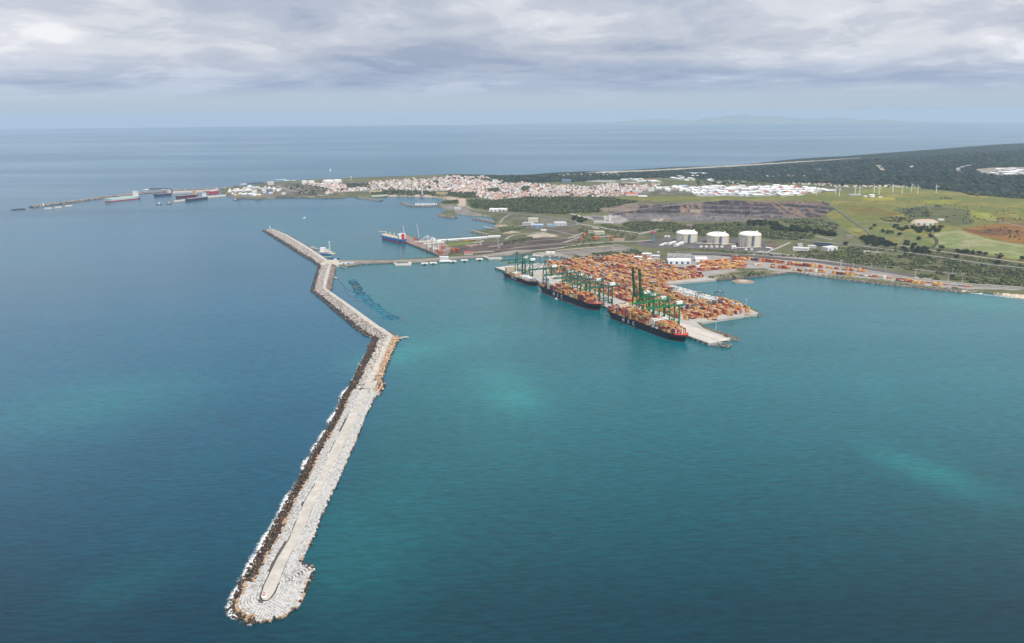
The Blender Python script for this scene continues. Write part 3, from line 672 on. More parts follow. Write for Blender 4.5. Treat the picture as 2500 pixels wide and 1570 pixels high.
# rust-brown spots of rubble lying on the road
# the red and white beacon at the tip
p = pw(*Q('R8', (703, 880))[0], 8.3)
o = thing('beacon_tower', 'small red and white banded beacon tower on the breakwater roundhead', 'lighthouse', p); o.scale = (.62, .62, .58)
W_, RD = (.75, .73, .70), (.62, .05, .04)
MB().lathe([(0, 0), (4.2, 0), (4.2, 1.0), (3.6, 1.2), (0, 1.2)], 16, col=W_).build('plinth', VC, o)
t_ = MB()
for k, (z0, z1, c_) in enumerate(((1.2, 3.4, W_), (3.4, 6.0, RD), (6.0, 8.4, W_), (8.4, 10.8, RD))):
    MB().lathe([(1.75 - z0 * .03, z0), (1.75 - z1 * .03, z1)], 16, col=c_).build('tower_band', VC, o)
MB().lathe([(2.2, 10.8), (2.2, 11.1), (0, 11.1)], 16, col=W_).build('gallery', VC, o)
MB().lathe([(.8, 11.1), (.8, 12.4), (1.0, 12.5), (0, 13.4)], 12, col=RD).build('lantern', VC, o)
p = pw(*Q('R5', (220, 66))[0], 6.8)
o = thing('beacon_tower', 'slim white beacon at the far tip of the inner breakwater arm', 'lighthouse', p)
MB().lathe([(3.2, 0), (3.2, 2), (1.6, 2.2), (1.2, 9.5), (1.8, 9.7), (1.8, 10), (0, 10)], 12, col=(.8, .8, .8)).build('tower', VC, o)
MB().lathe([(.9, 10), (.9, 12), (0, 13)], 10, col=(.75, .75, .75)).build('lantern', VC, o)

# ------------------------------------------------------------------ surf along the weather side
ms = bpy.data.materials.new('surf_foam'); ms.use_nodes = True; g = NT(ms.node_tree); b = ms.node_tree.nodes['Principled BSDF']
b.inputs['Base Color'].default_value = (.78, .80, .80, 1); b.inputs['Roughness'].default_value = .9
co = g.n('ShaderNodeTexCoord'); a_ = g.n('ShaderNodeAttribute', attribute_name='Col')
nz = g.math('ADD', g.math('MULTIPLY', g.noise(co.outputs['Object'], .22, 6, .75, .6), .55), g.math('MULTIPLY', g.noise(co.outputs['Object'], .02, 2, .5), .45))
sep = g.n('ShaderNodeSeparateColor'); g.lk(a_.outputs[0], sep.inputs[0])
lowf = g.mapr(g.noise(co.outputs['Object'], .017, 3, .6), .34, .60, .6, 1.2)
al = g.mapr(g.math('ADD', nz, g.math('MULTIPLY', g.math('MULTIPLY', sep.outputs[0], lowf), .40)), .70, .92)
tr = g.n('ShaderNodeBsdfTransparent'); mx = g.n('ShaderNodeMixShader'); g.lk(al, mx.inputs[0]); g.lk(tr.outputs[0], mx.inputs[1]); g.lk(b.outputs[0], mx.inputs[2])
g.lk(mx.outputs[0], ms.node_tree.nodes['Material Output'].inputs[0])
def surf(px, name='surf', width=13, strength=1.0, inset=3.0, n=160, side=1):
    c = resample(np.array([pw(x, y) for x, y in px]), n); d = np.gradient(c[:, :2], axis=0); d /= np.linalg.norm(d, axis=1)[:, None]
    nrm = np.stack([-d[:, 1], d[:, 0]], 1) * side
    V = []; C = []
    for off, s in ((-inset, .85), (0, .9), (width * .3, .62), (width * .65, .32), (width, 0)):
        q = c.copy(); q[:, :2] += nrm * off; q[:, 2] = .12; V.append(q); C.append(np.full((n, 3), s * strength))
    V = np.vstack(V); F = np.vstack([np.stack([np.arange(n - 1) + k * n, np.arange(1, n) + k * n, np.arange(1, n) + (k + 1) * n, np.arange(n - 1) + (k + 1) * n], 1) for k in range(4)])
    o = link(name, np_mesh(name, V, F, np.vstack(C)), ms); tag(o, kind='stuff'); return o
surf(L4[:], width=14, strength=1.12, n=300, side=-1)
surf(L5, width=10, strength=.95, n=120, side=-1)
surf(L3, width=12, strength=.9, side=-1); surf(L2, width=9, strength=.35, n=240, side=-1); surf(R5_[3:], width=6, strength=.3, n=120, side=1)
surf(Q('T5', (1650, 925), (1800, 945), (1900, 955), (2150, 980), (2408, 1012), (2600, 1040)), width=34, strength=.95, side=1, inset=8)
surf(Q('T5', (1800, 935), (1870, 945), (1920, 950)), width=26, strength=1.3, side=1, inset=12, n=60)
for a_b in (Q('R2', (470, 140), (545, 142)), Q('R2', (540, 150), (660, 150)), Q('R2', (150, 182), (200, 183)), Q('R1', (1230, 213), (1260, 214)), Q('R1', (1340, 208), (1430, 214)), Q('R1', (2330, 130), (2400, 128))):
    surf(a_b, width=50, strength=1.1, side=1, inset=40, n=40)

# ------------------------------------------------------------------ quays, causeway, pier
M_QUAY = mat('quay_concrete', (.40, .375, .345), .9, var=.16, nscale=.03)
M_QUAY2 = mat('quay_concrete_pale', (.52, .48, .43), .9, var=.14, nscale=.04)
M_ASPH = mat('worn_asphalt', (.17, .16, .155), .95, var=.18, nscale=.05)
M_DARK = mat('black_rubber', (.02, .02, .022), .8)
def slab(name, px, z, zb, m_):
    mb = MB(); poly = [tuple(pw(x, y, z)[:2]) for x, y in px]
    a = sum(poly[i][0] * poly[(i + 1) % len(poly)][1] - poly[(i + 1) % len(poly)][0] * poly[i][1] for i in range(len(poly)))
    if a < 0: poly.reverse()
    mb.prism(poly, zb, z); return tag(mb.build(name, m_), kind='structure')
quay = slab('quay', TERM, 5.6, -3, M_QUAY)
pier = slab('coal_pier', PIER, 5.6, -3, mat('ore_stained_concrete', (.25, .175, .15), .9, var=.3, nscale=.04))
caus = slab('causeway', CAUSE, 5.0, -3, mat('causeway_paving', (.25, .225, .195), .95, var=.2, nscale=.03))
# quay axes
Q0, Q1 = pw(1208, 653, 5.6), pw(1730.7, 838.5, 5.6); QL = float(np.linalg.norm(Q1 - Q0)); e1 = (Q1 - Q0) / QL; e2 = np.array([-e1[1], e1[0], 0])
if e2[1] < 0: e2 = -e2
QYAW = math.atan2(e1[1], e1[0])
def qp(t, d, z=5.6): 
    q = Q0 + e1 * t + e2 * d; return np.array([q[0], q[1], z])
def q_of(p): 
    v = np.asarray(p) - Q0; return float(v @ e1), float(v @ e2)
# pale apron at the quay's outer end and the crane track strip
TE = q_of(pw(*Q('S2', (1245, 880))[0], 5.6))[0]
mb = MB(); mb.prism([tuple(qp(a, b)[:2]) for a, b in ((TE, 1), (QL - 1, 1), (QL - 1, 62), (TE + 40, 66), (TE, 66))][::1], 5.0, 5.66); o = mb.build('paving', M_QUAY2, quay)
mb = MB(); mb.prism([tuple(qp(a, b)[:2]) for a, b in ((0, 1), (90, 1), (90, 60), (0, 60))], 5.0, 5.66); mb.build('paving', M_QUAY2, quay)
for d in (4, 34):
    mb = MB(); mb.prism([tuple(qp(a, b)[:2]) for a, b in ((6, d - .5), (QL - 6, d - .5), (QL - 6, d + .5), (6, d + .5))], 5.0, 5.72); mb.build('crane_rail', mat('rail_steel', (.10, .09, .085), .6), quay)
fm = MB().box((0, 0, 0), (3.2, 1.6, 4.4)).mesh('fender'); fm.materials.append(M_DARK)
pm = MB().cyl((0, 0, -3), (0, 0, 4.6), 1.0, n=8).mesh('quay_pile')
t = 8.0
while t < QL - 4:
    o = link('fender', fm, None, quay, qp(t, -.9, 2.6), QYAW); t += 17.5
# capping beam along the edge
MB().bar(qp(2, .9, 5.9), qp(QL - 2, .9, 5.9), 1.4, .8).build('capping_beam', M_QUAY2, quay)
# bare piles where the quay is still being extended
pmesh = MB().cyl((0, 0, -3), (0, 0, 4.4), 1.15, n=10, col=(.16, .13, .11)).cyl((0, 0, 4.4), (0, 0, 5.2), 1.3, n=10, col=(.42, .38, .33)).mesh('pile'); pmesh.materials.append(VC)
for k in range(44):
    u, v_ = random.random(), random.random()
    a = Q('S2', (1730 + 280 * u, 1190 + 60 * v_ + 20 * u))[0]
    p = pw(a[0] + random.uniform(-2, 2), a[1], 0)
    o = link('pile', pmesh, None, None, (p[0], p[1], -random.uniform(0, 2.4)))
    tag(o, 'bare dark pile standing in the water off the unfinished quay end', 'pile', 'bare piles off the end of the container quay')

# ------------------------------------------------------------------ rock revetments
def revetment(px, width=14, zt=5.0, size=2.6, col=(.17, .155, .15), side=1, dens=1.0, name='rock_revetment', rows=None):
    c = np.array([pw(x, y) for x, y in px]); L = np.linalg.norm(np.diff(c, axis=0), axis=1).sum(); n = max(4, int(L / 12)); c = resample(c, n)
    d = np.gradient(c[:, :2], axis=0); d /= np.linalg.norm(d, axis=1)[:, None]; nr = np.stack([-d[:, 1], d[:, 0]], 1) * side
    bs = max(size, 0); m_ = int(L * width / bs ** 2 * .8 * dens)
    u = RNG.uniform(0, n - 1.001, m_); v = RNG.uniform(-.12, 1, m_); i = u.astype(int); f = (u - i)[:, None]
    base = c[i] * (1 - f) + c[i + 1] * f; P_ = base.copy(); P_[:, :2] += nr[i] * ((1 - v) * width - width * .75)[:, None]; P_[:, 2] = v * zt - .2
    sz = RNG.uniform(.6, 1.15, (m_, 1)) * bs * RNG.uniform(.8, 1.2, (m_, 3))
    V, F = boxes_np(P_, sz, R=rand_rot(m_, .8), jitter=.08)
    sh = RNG.choice([.45, .75, 1.0, 1.25, 1.7], m_)[:, None] * np.array(col)[None] * np.where(v[:, None] < .14, .5, 1.0)
    a = c.copy(); a[:, :2] += nr * width * .3; a[:, 2] = -1; b_ = c.copy(); b_[:, :2] -= nr * width * .75; b_[:, 2] = zt - .3
    nb = len(V); V = np.vstack([V, a, b_]); k = np.arange(n - 1)
    F = np.vstack([F, np.stack([nb + k, nb + k + 1, nb + n + k + 1, nb + n + k], 1)])
    C = np.vstack([np.repeat(sh, 8, 0), np.tile(np.array(col) * .6, (2 * n, 1))])
    return tag(link(name, np_mesh(name, V, F, C), VROCK), kind='stuff')
revetment(Q('R5', (830, 405), (900, 415), (1050, 392), (1340, 380)), 16, 5, 2.8, (.115, .10, .095), -1)
revetment(Q('R5', (1490, 376), (1620, 374), (1800, 352), (2100, 332), (2405, 312)), 12, 5, 2.6, (.20, .175, .155), -1)
revetment(Q('S4', (0, 742), (290, 722)), 12, 5, 2.6, (.17, .145, .13), -1)
revetment(Q('S4', (370, 760), (700, 778), (860, 808)), 8, 5, 2.2, (.20, .17, .15), -1)
revetment(Q('S4', (860, 808), (1000, 805)), 8, 5, 2.2, (.20, .17, .15), -1)
revetment(Q('S2', (2120, 1158), (2012, 1112), (1800, 1045), (1625, 985)), 8, 5, 2.2, (.20, .185, .17), 1)
revetment(Q('S2', (1850, 1170), (2000, 1150), (2120, 1158)), 9, 5, 2.2, (.20, .185, .17), -1)
revetment(Q('S2', (1575, 905), (1800, 872), (2300, 800), (2408, 790), (2450, 800)), 12, 5, 2.4, (.20, .185, .17), -1)
revetment(Q('R6', (1425, 330), (1640, 312), (1900, 290)), 10, 5, 2.6, (.21, .20, .19), -1)
revetment([(1752, 686), (1850, 677), (1922, 669)] + Q('R7', (850, 364)), 9, 5, 2.4, (.15, .14, .125), -1)
revetment(Q('R7', (850, 364), (1080, 397), (1400, 437), (1700, 467), (1980, 497), (2130, 492)), 22, 6, 2.9, (.20, .185, .18), -1)
revetment(Q('R6', (2262, 588), (2238, 558), (2110, 503), (1900, 438), (1720, 392), (1510, 343)), 7, 5, 2.2, (.20, .185, .17), -1)
revetment(Q('R1', (1980, 290), (2120, 297), (2240, 290)) + Q('R2', (500, 311), (700, 310), (900, 315), (1080, 312)), 26, 6, 4.5, (.12, .115, .11), -1)
revetment(Q('R3', (395, 585), (380, 600)), 16, 5, 3.5, (.18, .16, .15), -1)
revetment(Q('S3', (400, 579), (820, 558), (1200, 524)), 5, 5, 2.2, (.17, .15, .13), 1)
def mole(px, w_, zt, label, cat='breakwater', col=(.17, .155, .15), size=3.6, topw=.35, topcol=(.30, .27, .24)):
    """a small separate breakwater: rock mound with a track on top"""
    c = np.array([pw(x, y) for x, y in px]); L = np.linalg.norm(np.diff(c, axis=0), axis=1).sum(); n = max(6, int(L / 10)); c = resample(c, n)
    d = np.gradient(c[:, :2], axis=0); d /= np.linalg.norm(d, axis=1)[:, None]; nr = np.stack([-d[:, 1], d[:, 0]], 1)
    o = thing('rock_mole', label, cat, (0, 0, 0))
    prof = [(-.5, -1), (-topw / 2, zt - .5), (topw / 2, zt - .5), (.5, -1)]; Vs = []
    for f, z in prof:
        q = c.copy(); q[:, :2] += nr * f * w_; q[:, 2] = z; Vs.append(q)
    mb = MB()
    for k in range(3): quadstrip(mb, Vs[k], Vs[k + 1], np.array(col) * .6)
    for kk in (0, -1): mb.add([v[kk] for v in Vs], [(0, 1, 2, 3)], np.array(col) * .6)
    mb.build('core', VROCK, o)
    a = Vs[1].copy(); b_ = Vs[2].copy(); a[:, 2] = b_[:, 2] = zt; mb = MB(); quadstrip(mb, a, b_, topcol); mb.build('track', VROCK, o)
    m_ = int(L * w_ * (1 - topw) / size ** 2 * 1.0); u = RNG.uniform(0, n - 1.001, m_); i = u.astype(int); f = (u - i)[:, None]
    s_ = RNG.choice([-1, 1], m_); v = RNG.uniform(topw / 2, .52, m_); P_ = c[i] * (1 - f) + c[i + 1] * f; P_[:, :2] += nr[i] * (s_ * v * w_)[:, None]
    P_[:, 2] = zt * (1 - (v - topw / 2) / (.5 - topw / 2)) - .2
    V, F = boxes_np(P_, RNG.uniform(.6, 1.15, (m_, 1)) * size, R=rand_rot(m_, .8), jitter=.08)
    q = link('rocks', np_mesh('rocks', V, F, np.repeat(RNG.choice([.5, .8, 1, 1.3, 1.7], m_)[:, None] * np.array(col)[None], 8, 0)), VROCK, o); q['kind'] = 'stuff'
    return o
mole(Q('T6', (-30, 310), (120, 325), (210, 340), (290, 350)), 40, 6, 'dark rock mole sheltering the fishing harbour below the old town')
mole(Q('T6', (590, 378), (680, 415), (760, 428), (900, 428), (1090, 420)), 34, 6, 'curved rock mole around the yacht marina')
mole(Q('T6', (1110, 545), (1160, 560), (1220, 582), (1340, 588)), 40, 6, 'dark rock edge wrapping the small dock basin', col=(.19, .16, .145))
mole(Q('T6', (1570, 608), (1680, 612), (1800, 640), (1900, 665)), 30, 6, 'rock mole curving beside the boatyard inlet')
mole(Q('R3', (190, 612), (260, 630), (340, 650)), 30, 6, 'short rock mole off the grassy flat by the sheds', col=(.20, .175, .15))
mole(Q('R1', (270, 365), (400, 350), (600, 325), (880, 285), (1000, 275), (1200, 248), (1450, 232), (1700, 218), (1850, 212), (1960, 205)), 46, 9, 'long low outer mole lined with tanker berths', col=(.22, .19, .17), size=6, topw=.5, topcol=(.33, .28, .245))
for q, lab in ((((100, 390), (150, 386), (205, 381)), 'isolated dark reef of sunken rocks off the mole end'), (((1255, 212), (1330, 210), (1430, 214)), 'dark wave-washed reef seaward of the tanker mole'), (((1965, 192), (2005, 190)), 'small dark rock islet by the headland'), (((2080, 168), (2140, 163), (2210, 160)), 'jagged dark reef beside the headland shore')):
    mole(Q('R1', *q), 34, 3.5, lab, 'reef', col=(.07, .065, .065), size=5)

# ------------------------------------------------------------------ roads and tracks
def road_strip(px, width, m_, dz=.9, name='road', flat=None):
    if flat is None: c = pts_on_land(resample(px, max(3, int(np.linalg.norm(np.diff(np.array(px), axis=0), axis=1).sum() / 6))))
    else: c = np.array([pw(x, y, flat) for x, y in px])
    L = np.linalg.norm(np.diff(c, axis=0), axis=1).sum(); n = max(3, int(L / 14)); c = resample(c, n)
    # smooth
    for _ in range(4): c[1:-1] = (c[:-2] + 2 * c[1:-1] + c[2:]) / 4
    d = np.gradient(c[:, :2], axis=0); d /= np.linalg.norm(d, axis=1)[:, None]; nr = np.stack([-d[:, 1], d[:, 0]], 1)
    V = []
    for off in (-1, 0, 1):
        q = c.copy(); q[:, :2] += nr * off * width / 2
        q[:, 2] = (np.maximum(Hnat(q[:, 0], q[:, 1]), c[:, 2]) if flat is None else c[:, 2]) + dz; V.append(q)
    k = np.arange(n - 1)
    F = np.vstack([np.stack([o_ * n + k, o_ * n + k + 1, (o_ + 1) * n + k + 1, (o_ + 1) * n + k], 1) for o_ in (0, 1)])
    return tag(link(name, np_mesh(name, np.vstack(V), F), m_), kind='structure')
M_DIRT = mat('sandy_track', (.42, .36, .28), .95, var=.15, nscale=.03); M_ROAD = mat('road_asphalt', (.23, .225, .22), .9, var=.12, nscale=.03)
M_BALL = mat('railway_ballast', (.105, .088, .09), .95, var=.2, nscale=.06); M_PALE = mat('pale_road', (.36, .335, .30), .95, var=.12, nscale=.03)
road_strip(Q('R7', (0, 215), (300, 222), (620, 240), (900, 270), (1200, 330)) , 9, M_ROAD)
road_strip(Q('T5', (-800, 200), (-400, 290), (0, 345), (350, 375), (700, 415), (1100, 475), (1500, 532), (2000, 608), (2600, 672)), 14, M_ROAD)
road_strip(Q('T5', (800, 360), (1000, 392), (1250, 430), (1700, 492), (2100, 548), (2600, 615)), 10, M_DIRT)
road_strip(Q('T5', (-900, 450), (0, 540), (500, 592), (900, 640), (1500, 712), (2408, 756), (2600, 765)), 12, M_ROAD)
road_strip(Q('T5', (-1500, 480), (-900, 500), (0, 575), (400, 628), (700, 680), (1000, 728), (1120, 752)), 34, M_BALL, 1.3, 'railway')
road_strip(Q('T5', (450, 655), (800, 712), (1100, 768), (1700, 832), (2600, 890)), 12, M_PALE)
road_strip(Q('T5', (1050, 780), (1400, 830), (1750, 858), (2600, 905)), 8, M_PALE, 1.2)
road_strip(Q('S4', (0, 690), (300, 672), (600, 650), (900, 606), (1150, 570), (1500, 545), (1800, 540), (2100, 520)), 13, M_PALE)
road_strip(Q('S4', (640, 676), (900, 652), (1200, 628), (1510, 604)), 15, M_DIRT)
road_strip(Q('S4', (1500, 585), (1640, 615), (1830, 660), (2020, 715)), 14, M_ROAD)
road_strip(Q('S4', (860, 135), (1000, 175), (1180, 215)), 22, M_PALE, 2.0)
road_strip(Q('S4', (1000, 285), (1200, 320), (1500, 370), (1750, 405), (1850, 412)), 15, M_PALE)
road_strip(Q('S4', (-200, 130), (100, 140), (400, 165), (700, 200), (880, 235), (1000, 285), (900, 310), (620, 320), (300, 350)), 11, M_ROAD)
road_strip(Q('S4', (1850, 440), (1950, 420), (2100, 400), (2408, 315)), 9, M_PALE)
road_strip(Q('S4', (-100, 510), (0, 452), (200, 425), (500, 400)), 10, M_PALE)
road_strip(Q('S4', (0, 560), (400, 525), (800, 500), (1050, 455)), 6, M_PALE)
road_strip(Q('S4', (0, 640), (400, 590), (700, 575), (1000, 520)), 6, M_DIRT)
road_strip(Q('S4', (-500, 690), (0, 645), (500, 600), (900, 575)), 5, M_DIRT)
road_strip(Q('S4', (-420, 320), (-250, 360), (0, 345), (200, 300)), 8, M_PALE)
road_strip(Q('S4', (-300, 400), (-60, 345), (100, 330), (330, 345), (500, 360), (700, 400), (950, 455)), 10, M_ROAD)
road_strip(Q('R4', (930, 455), (975, 475), (1020, 510), (1090, 560), (1165, 615), (1230, 660), (1290, 710)), 8, mat('dark_lane', (.15, .145, .14), .9), 2)
road_strip(Q('R4', (1170, 610), (1300, 605), (1450, 620), (1650, 640)), 7, M_PALE, 1.5)
road_strip(Q('R4', (570, 680), (700, 690), (850, 705), (1000, 740)), 9, M_PALE)
road_strip(Q('R4', (1740, 795), (1770, 760), (1760, 725), (1715, 705)), 12, mat('hedge_ditch', (.05, .055, .03), .95), 1.2, 'ditch')
road_strip(Q('R4', (520, 830), (600, 800), (690, 760)), 10, M_PALE)
road_strip(Q('R4', (1370, 475), (1600, 490), (1900, 500)), 5, M_DIRT, 1.5)
road_strip(Q('R4', (2100, 580), (2250, 610), (2408, 650)), 6, M_PALE, 1.5)
road_strip(Q('R4', (1930, 245), (1920, 225), (1960, 208), (2030, 195)), 26, M_PALE, 10)
road_strip(Q('R4', (1335, 200), (1370, 235)), 34, M_DIRT, 10); road_strip(Q('R4', (1570, 215), (1600, 200)), 26, M_DIRT, 10)
road_strip(Q('T6', (1470, 420), (1520, 450), (1620, 480), (1750, 500), (2000, 515), (2150, 520)), 10, M_PALE)
road_strip(Q('T6', (1950, 660), (1990, 600), (2080, 545), (2160, 515), (2300, 520)), 12, M_ROAD)
road_strip(Q('R2', (470, 200), (520, 225), (600, 245), (700, 262), (880, 290)), 12, M_PALE)
road_strip(Q('R2', (490, 195), (540, 180), (640, 172)), 10, M_ROAD)
road_strip(Q('T7', (380, 225), (700, 180), (1000, 148), (1240, 120), (1450, 108)), 7, M_ROAD, 3)

# ================================================================== SHIPS
BOOT = [.17]
def hull_sections(L, B, D, ns=28, bluff=.82, full=.86, rake=.035, sheer=3.0):
    S = np.linspace(0, 1, ns); S = np.unique(np.concatenate([S, np.linspace(.85, 1, 9), np.linspace(0, .1, 5)])); lay = [-2.5, 0.0, BOOT[0] * D, .55 * D, D]
    rows_ = []
    for s in S:
        def nose(a, e): return 1.0 if s < a else max(0.0, 1 - ((s - a) / (1 - a)) ** e)
        aft = min(1.0, .55 + .45 * min(1, s / .14))
        wl = B / 2 * aft * nose(bluff, 1.9); dk = B / 2 * min(1, .90 + .1 * min(1, s / .1)) * nose(full, 2.6)
        top = D + sheer * max(0, (s - .9) / .1)
        zs = lay[:4] + [top]; r = []
        for k, z in enumerate(zs):
            f = max(0, z) / D; hb = wl + (dk - wl) * min(1, f) ** 1.6
            x = -L / 2 + L * s + L * rake * (min(1.1, f) - .5) * max(0, (s - .82) / .18) + (L * .03 * (1 - min(1, f)) * max(0, 1 - s / .08))
            r.append((x, hb, z))
        rows_.append(r)
    return rows_
def make_ship(name, label, cat, loc, yaw, L, B, D, hullc, bootc, deckc, group=None, sheer=3.0, bluff=.82, full=.86, boot=True):
    o = thing(name, label, cat, (loc[0], loc[1], 0), yaw, group); rw = hull_sections(L, B, D, bluff=bluff, full=full, sheer=sheer); n = len(rw)
    def strip(k0, k1, nm, col):
        mb = MB()
        for sgn in (1, -1):
            V = [(r[k][0], sgn * r[k][1], r[k][2]) for r in rw for k in range(k0, k1 + 1)]; m_ = k1 - k0 + 1
            F = [(i * m_ + k, (i + 1) * m_ + k, (i + 1) * m_ + k + 1, i * m_ + k + 1)[::sgn] for i in range(n - 1) for k in range(m_ - 1)]
            mb.add(V, F, col)
        r = rw[0]; V = [(r[k][0], s_ * r[k][1], r[k][2]) for k in range(k0, k1 + 1) for s_ in (-1, 1)]
        mb.add(V, [(2 * k, 2 * k + 1, 2 * k + 3, 2 * k + 2) for k in range(k1 - k0)], col)
        return mb.build(nm, VC, o)
    strip(2, 4, 'hull', hullc); strip(0, 2, 'boot_topping', bootc)
    mb = MB(); V = []; 
    for r in rw: V += [(r[4][0], r[4][1] * .985, min(r[4][2], D) - 1.2), (r[4][0], -r[4][1] * .985, min(r[4][2], D) - 1.2)]
    mb.add(V, [(2 * i, 2 * i + 1, 2 * i + 3, 2 * i + 2) for i in range(n - 1)], deckc); mb.build('deck', VC, o)
    o['L'] = L; del o['L']
    return o
def hull_text(parent, txt, x, y, z, size, sp=1.0, col=(.82, .82, .80), flip=False, name='hull_lettering'):
    cu_ = bpy.data.curves.new(name, 'FONT'); cu_.body = txt; cu_.size = size; cu_.offset = size * .022; cu_.space_character = sp; cu_.align_x = 'CENTER'; cu_.extrude = .06; cu_.resolution_u = 3
    tmp = bpy.data.objects.new(name, cu_); COL.objects.link(tmp); bpy.context.view_layer.update()
    me_ = bpy.data.meshes.new_from_object(tmp.evaluated_get(bpy.context.evaluated_depsgraph_get())); bpy.data.objects.remove(tmp)
    o = link(name, me_, mat('white_lettering', (.80, .80, .78), .6, var=.04), parent)
    o.rotation_euler = (math.pi / 2, 0, math.pi if flip else 0); o.location = (x, y, z)
    return o
NAVY, RUST, MAROON, ORNG, CREAM, WHITE = (.012, .016, .030), (.30, .055, .050), (.15, .035, .035), (.60, .07, .03), (.62, .52, .38), (.78, .78, .76)
CONT = []     # every container: centre, size, yaw, colour
CW, CL, CH = 2.44, 12.19, 2.75
PAL = [(.61, .345, .11), (.55, .285, .08), (.64, .40, .165), (.57, .265, .088), (.20, .038, .034), (.155, .032, .032), (.46, .065, .04), (.55, .13, .055), (.035, .075, .20), (.64, .63, .60), (.32, .32, .33), (.06, .22, .22), (.05, .12, .08)]
PW = np.array([.17, .15, .10, .11, .16, .11, .075, .035, .030, .045, .02, .012, .008]); PW /= PW.sum()
def pick(): 
    c = np.array(PAL[RNG.choice(len(PAL), p=PW)]); return np.clip(c * random.uniform(.85, 1.15), 0, 1)
def deckhouse(o, x, w_, d, h, z, col=WHITE, wings=0, funnel=None, nm='deckhouse', rows_=4):
    dh_ = MB().box((x, 0, z + h / 2), (d, w_, h), col=col).build(nm, VC, o)
    for k in range(rows_):
        zz = z + h * (k + .75) / (rows_ + .2)
        for sx_ in (-1, 1): MB().box((x + sx_ * (d / 2 + .06), 0, zz), (.12, w_ * .9, .9), col=(.03, .035, .04)).build('window_row', VC, dh_)
    if wings: MB().box((x, 0, z + h + 1.4), (d * .7, wings, 2.8), col=col).box((x + d * .36, 0, z + h + 1.8), (.3, wings * .92, 1.1), col=(.03, .035, .04)).build('bridge', VC, o)
    MB().cyl((x, 0, z + h), (x, 0, z + h + 11), .5, .25, 6, col=col).bar((x, -4, z + h + 7), (x, 4, z + h + 7), .4, col=col).build('mast', VC, o)
def ship_cargo(loc, yaw, L, B, z, bays, hmax, prof):
    """fill deck bays with container stacks; bays = list of (x0, x1) along the hull"""
    c, s = math.cos(yaw), math.sin(yaw); nrow = int((B - 1.5) / 2.52)
    for x0, x1 in bays:
        x = x0 + CL / 2
        while x + CL / 2 <= x1 + .5:
            f = (x + L / 2) / L; wr = nrow if f < .84 else int(nrow * (1 - ((f - .84) / .16) ** 2 * .75))
            base_h = prof(f); 
            for r in range(wr):
                y = (r - (wr - 1) / 2) * 2.5; hh = int(max(0, min(hmax, round(base_h + random.gauss(0, .55) - (1 if random.random() < .10 else 0)))))
                cc = pick()
                for k in range(hh):
                    if random.random() < .6: cc = pick()
                    CONT.append((loc[0] + c * x - s * y, loc[1] + s * x + c * y, z + CH * (k + .5), CL, CW, CH, yaw, cc))
            x += CL + (1.9 if int((x + 1000) / 26) % 2 else .7)
def t_of_px(reg, x, y, z=0.0, d=-3.0):
    (a, b_), = Q(reg, (x, y)); best = min(np.linspace(-50, QL + 50, 1400), key=lambda t: abs(proj(qp(t, d, z))[0] - a)); return float(best)
LASH = (.20, .06, .055)
# ---- nearest ship: twin-island, fully laden
def msc_ship(t0, t1, B, D, label):
    L = t1 - t0; c = qp((t0 + t1) / 2, -(B / 2 + 3), 0); return make_ship('container_ship', label, 'ship', c, QYAW, L, B, D, NAVY, RUST, (.20, .06, .05)), L, c
BOOT[0] = .05; B1_, D1_ = 45.0, 15.0
t0, t1 = t_of_px('S2', 192, 760, 8, -45), t_of_px('S2', 1355, 1045, 16, -25)
o, L, c = msc_ship(t0, t1, B1_, D1_, 'fully laden container ship with a white bridge amidships and cream funnel block')
deckhouse(o, L * .165, 40, 9, 18.0, D1_, WHITE, 46, rows_=5)
MB().box((L * .165 - 2, 0, D1_ + 23), (4, 12, 3.0), col=(.50, .10, .06)).build('monkey_island', VC, o)
MB().box((-L * .345, 0, D1_ + 12), (10, 30, 24), col=CREAM).box((-L * .345 - 7, 0, D1_ + 10), (5, 22, 20), col=(.30, .25, .18)).build('funnel_casing', VC, o)
for k in range(4): MB().cyl((-L * .345, -6 + 4 * k, D1_ + 24), (-L * .345, -6 + 4 * k, D1_ + 28), .8, .7, 8, col=(.05, .05, .05)).build('exhaust_pipe', VC, o)
MB().cyl((L * .455, 0, D1_), (L * .455, 0, D1_ + 17), .9, .5, 8, col=WHITE).build('foremast', VC, o)
mb = MB(); rw = [r for r in hull_sections(L, B1_, D1_) if r[0][0] > L * .385]
mb.add([(r[4][0], s_ * r[4][1] * .965, r[4][2] - .6) for r in rw for s_ in (1, -1)], [(2 * i, 2 * i + 1, 2 * i + 3, 2 * i + 2) for i in range(len(rw) - 1)], ORNG); mb.build('forecastle', VC, o)
for k in range(4): MB().cyl((L * (.41 + .02 * k), (-1) ** k * 6, D1_ + 2.5), (L * (.41 + .02 * k), (-1) ** k * 6 + 3, D1_ + 2.5), 1.4, n=8, col=(.55, .50, .45)).build('winch', VC, o)
for i, ch in enumerate('MSC'): hull_text(o, ch, -L * .235 + i * L * .073, -B1_ / 2 - .12, 4.4, 13.0)
for i, ch in enumerate('MSC'): hull_text(o, ch, L * .0 - i * L * .073, B1_ / 2 + .12, 4.4, 13.0, flip=True)
x = -L * .46
while x < L * .40:
    MB().box((x, 0, D1_ + 3.2), (.6, B1_ * .92, 8.5), col=LASH).build('lashing_bridge', VC, o); x += 14.5
ship_cargo(c, QYAW, L, B1_, D1_ + .4, [(-L * .475, -L * .375), (-L * .315, L * .135), (L * .195, L * .43)], 8,
           lambda f: 5.0 if f < .13 else (6.6 if f < .5 else (6.3 - max(0, f - .56) * 9 if f < .66 else (5.8 - (f - .7) * 9))))
SHIP1 = (o, L, c)
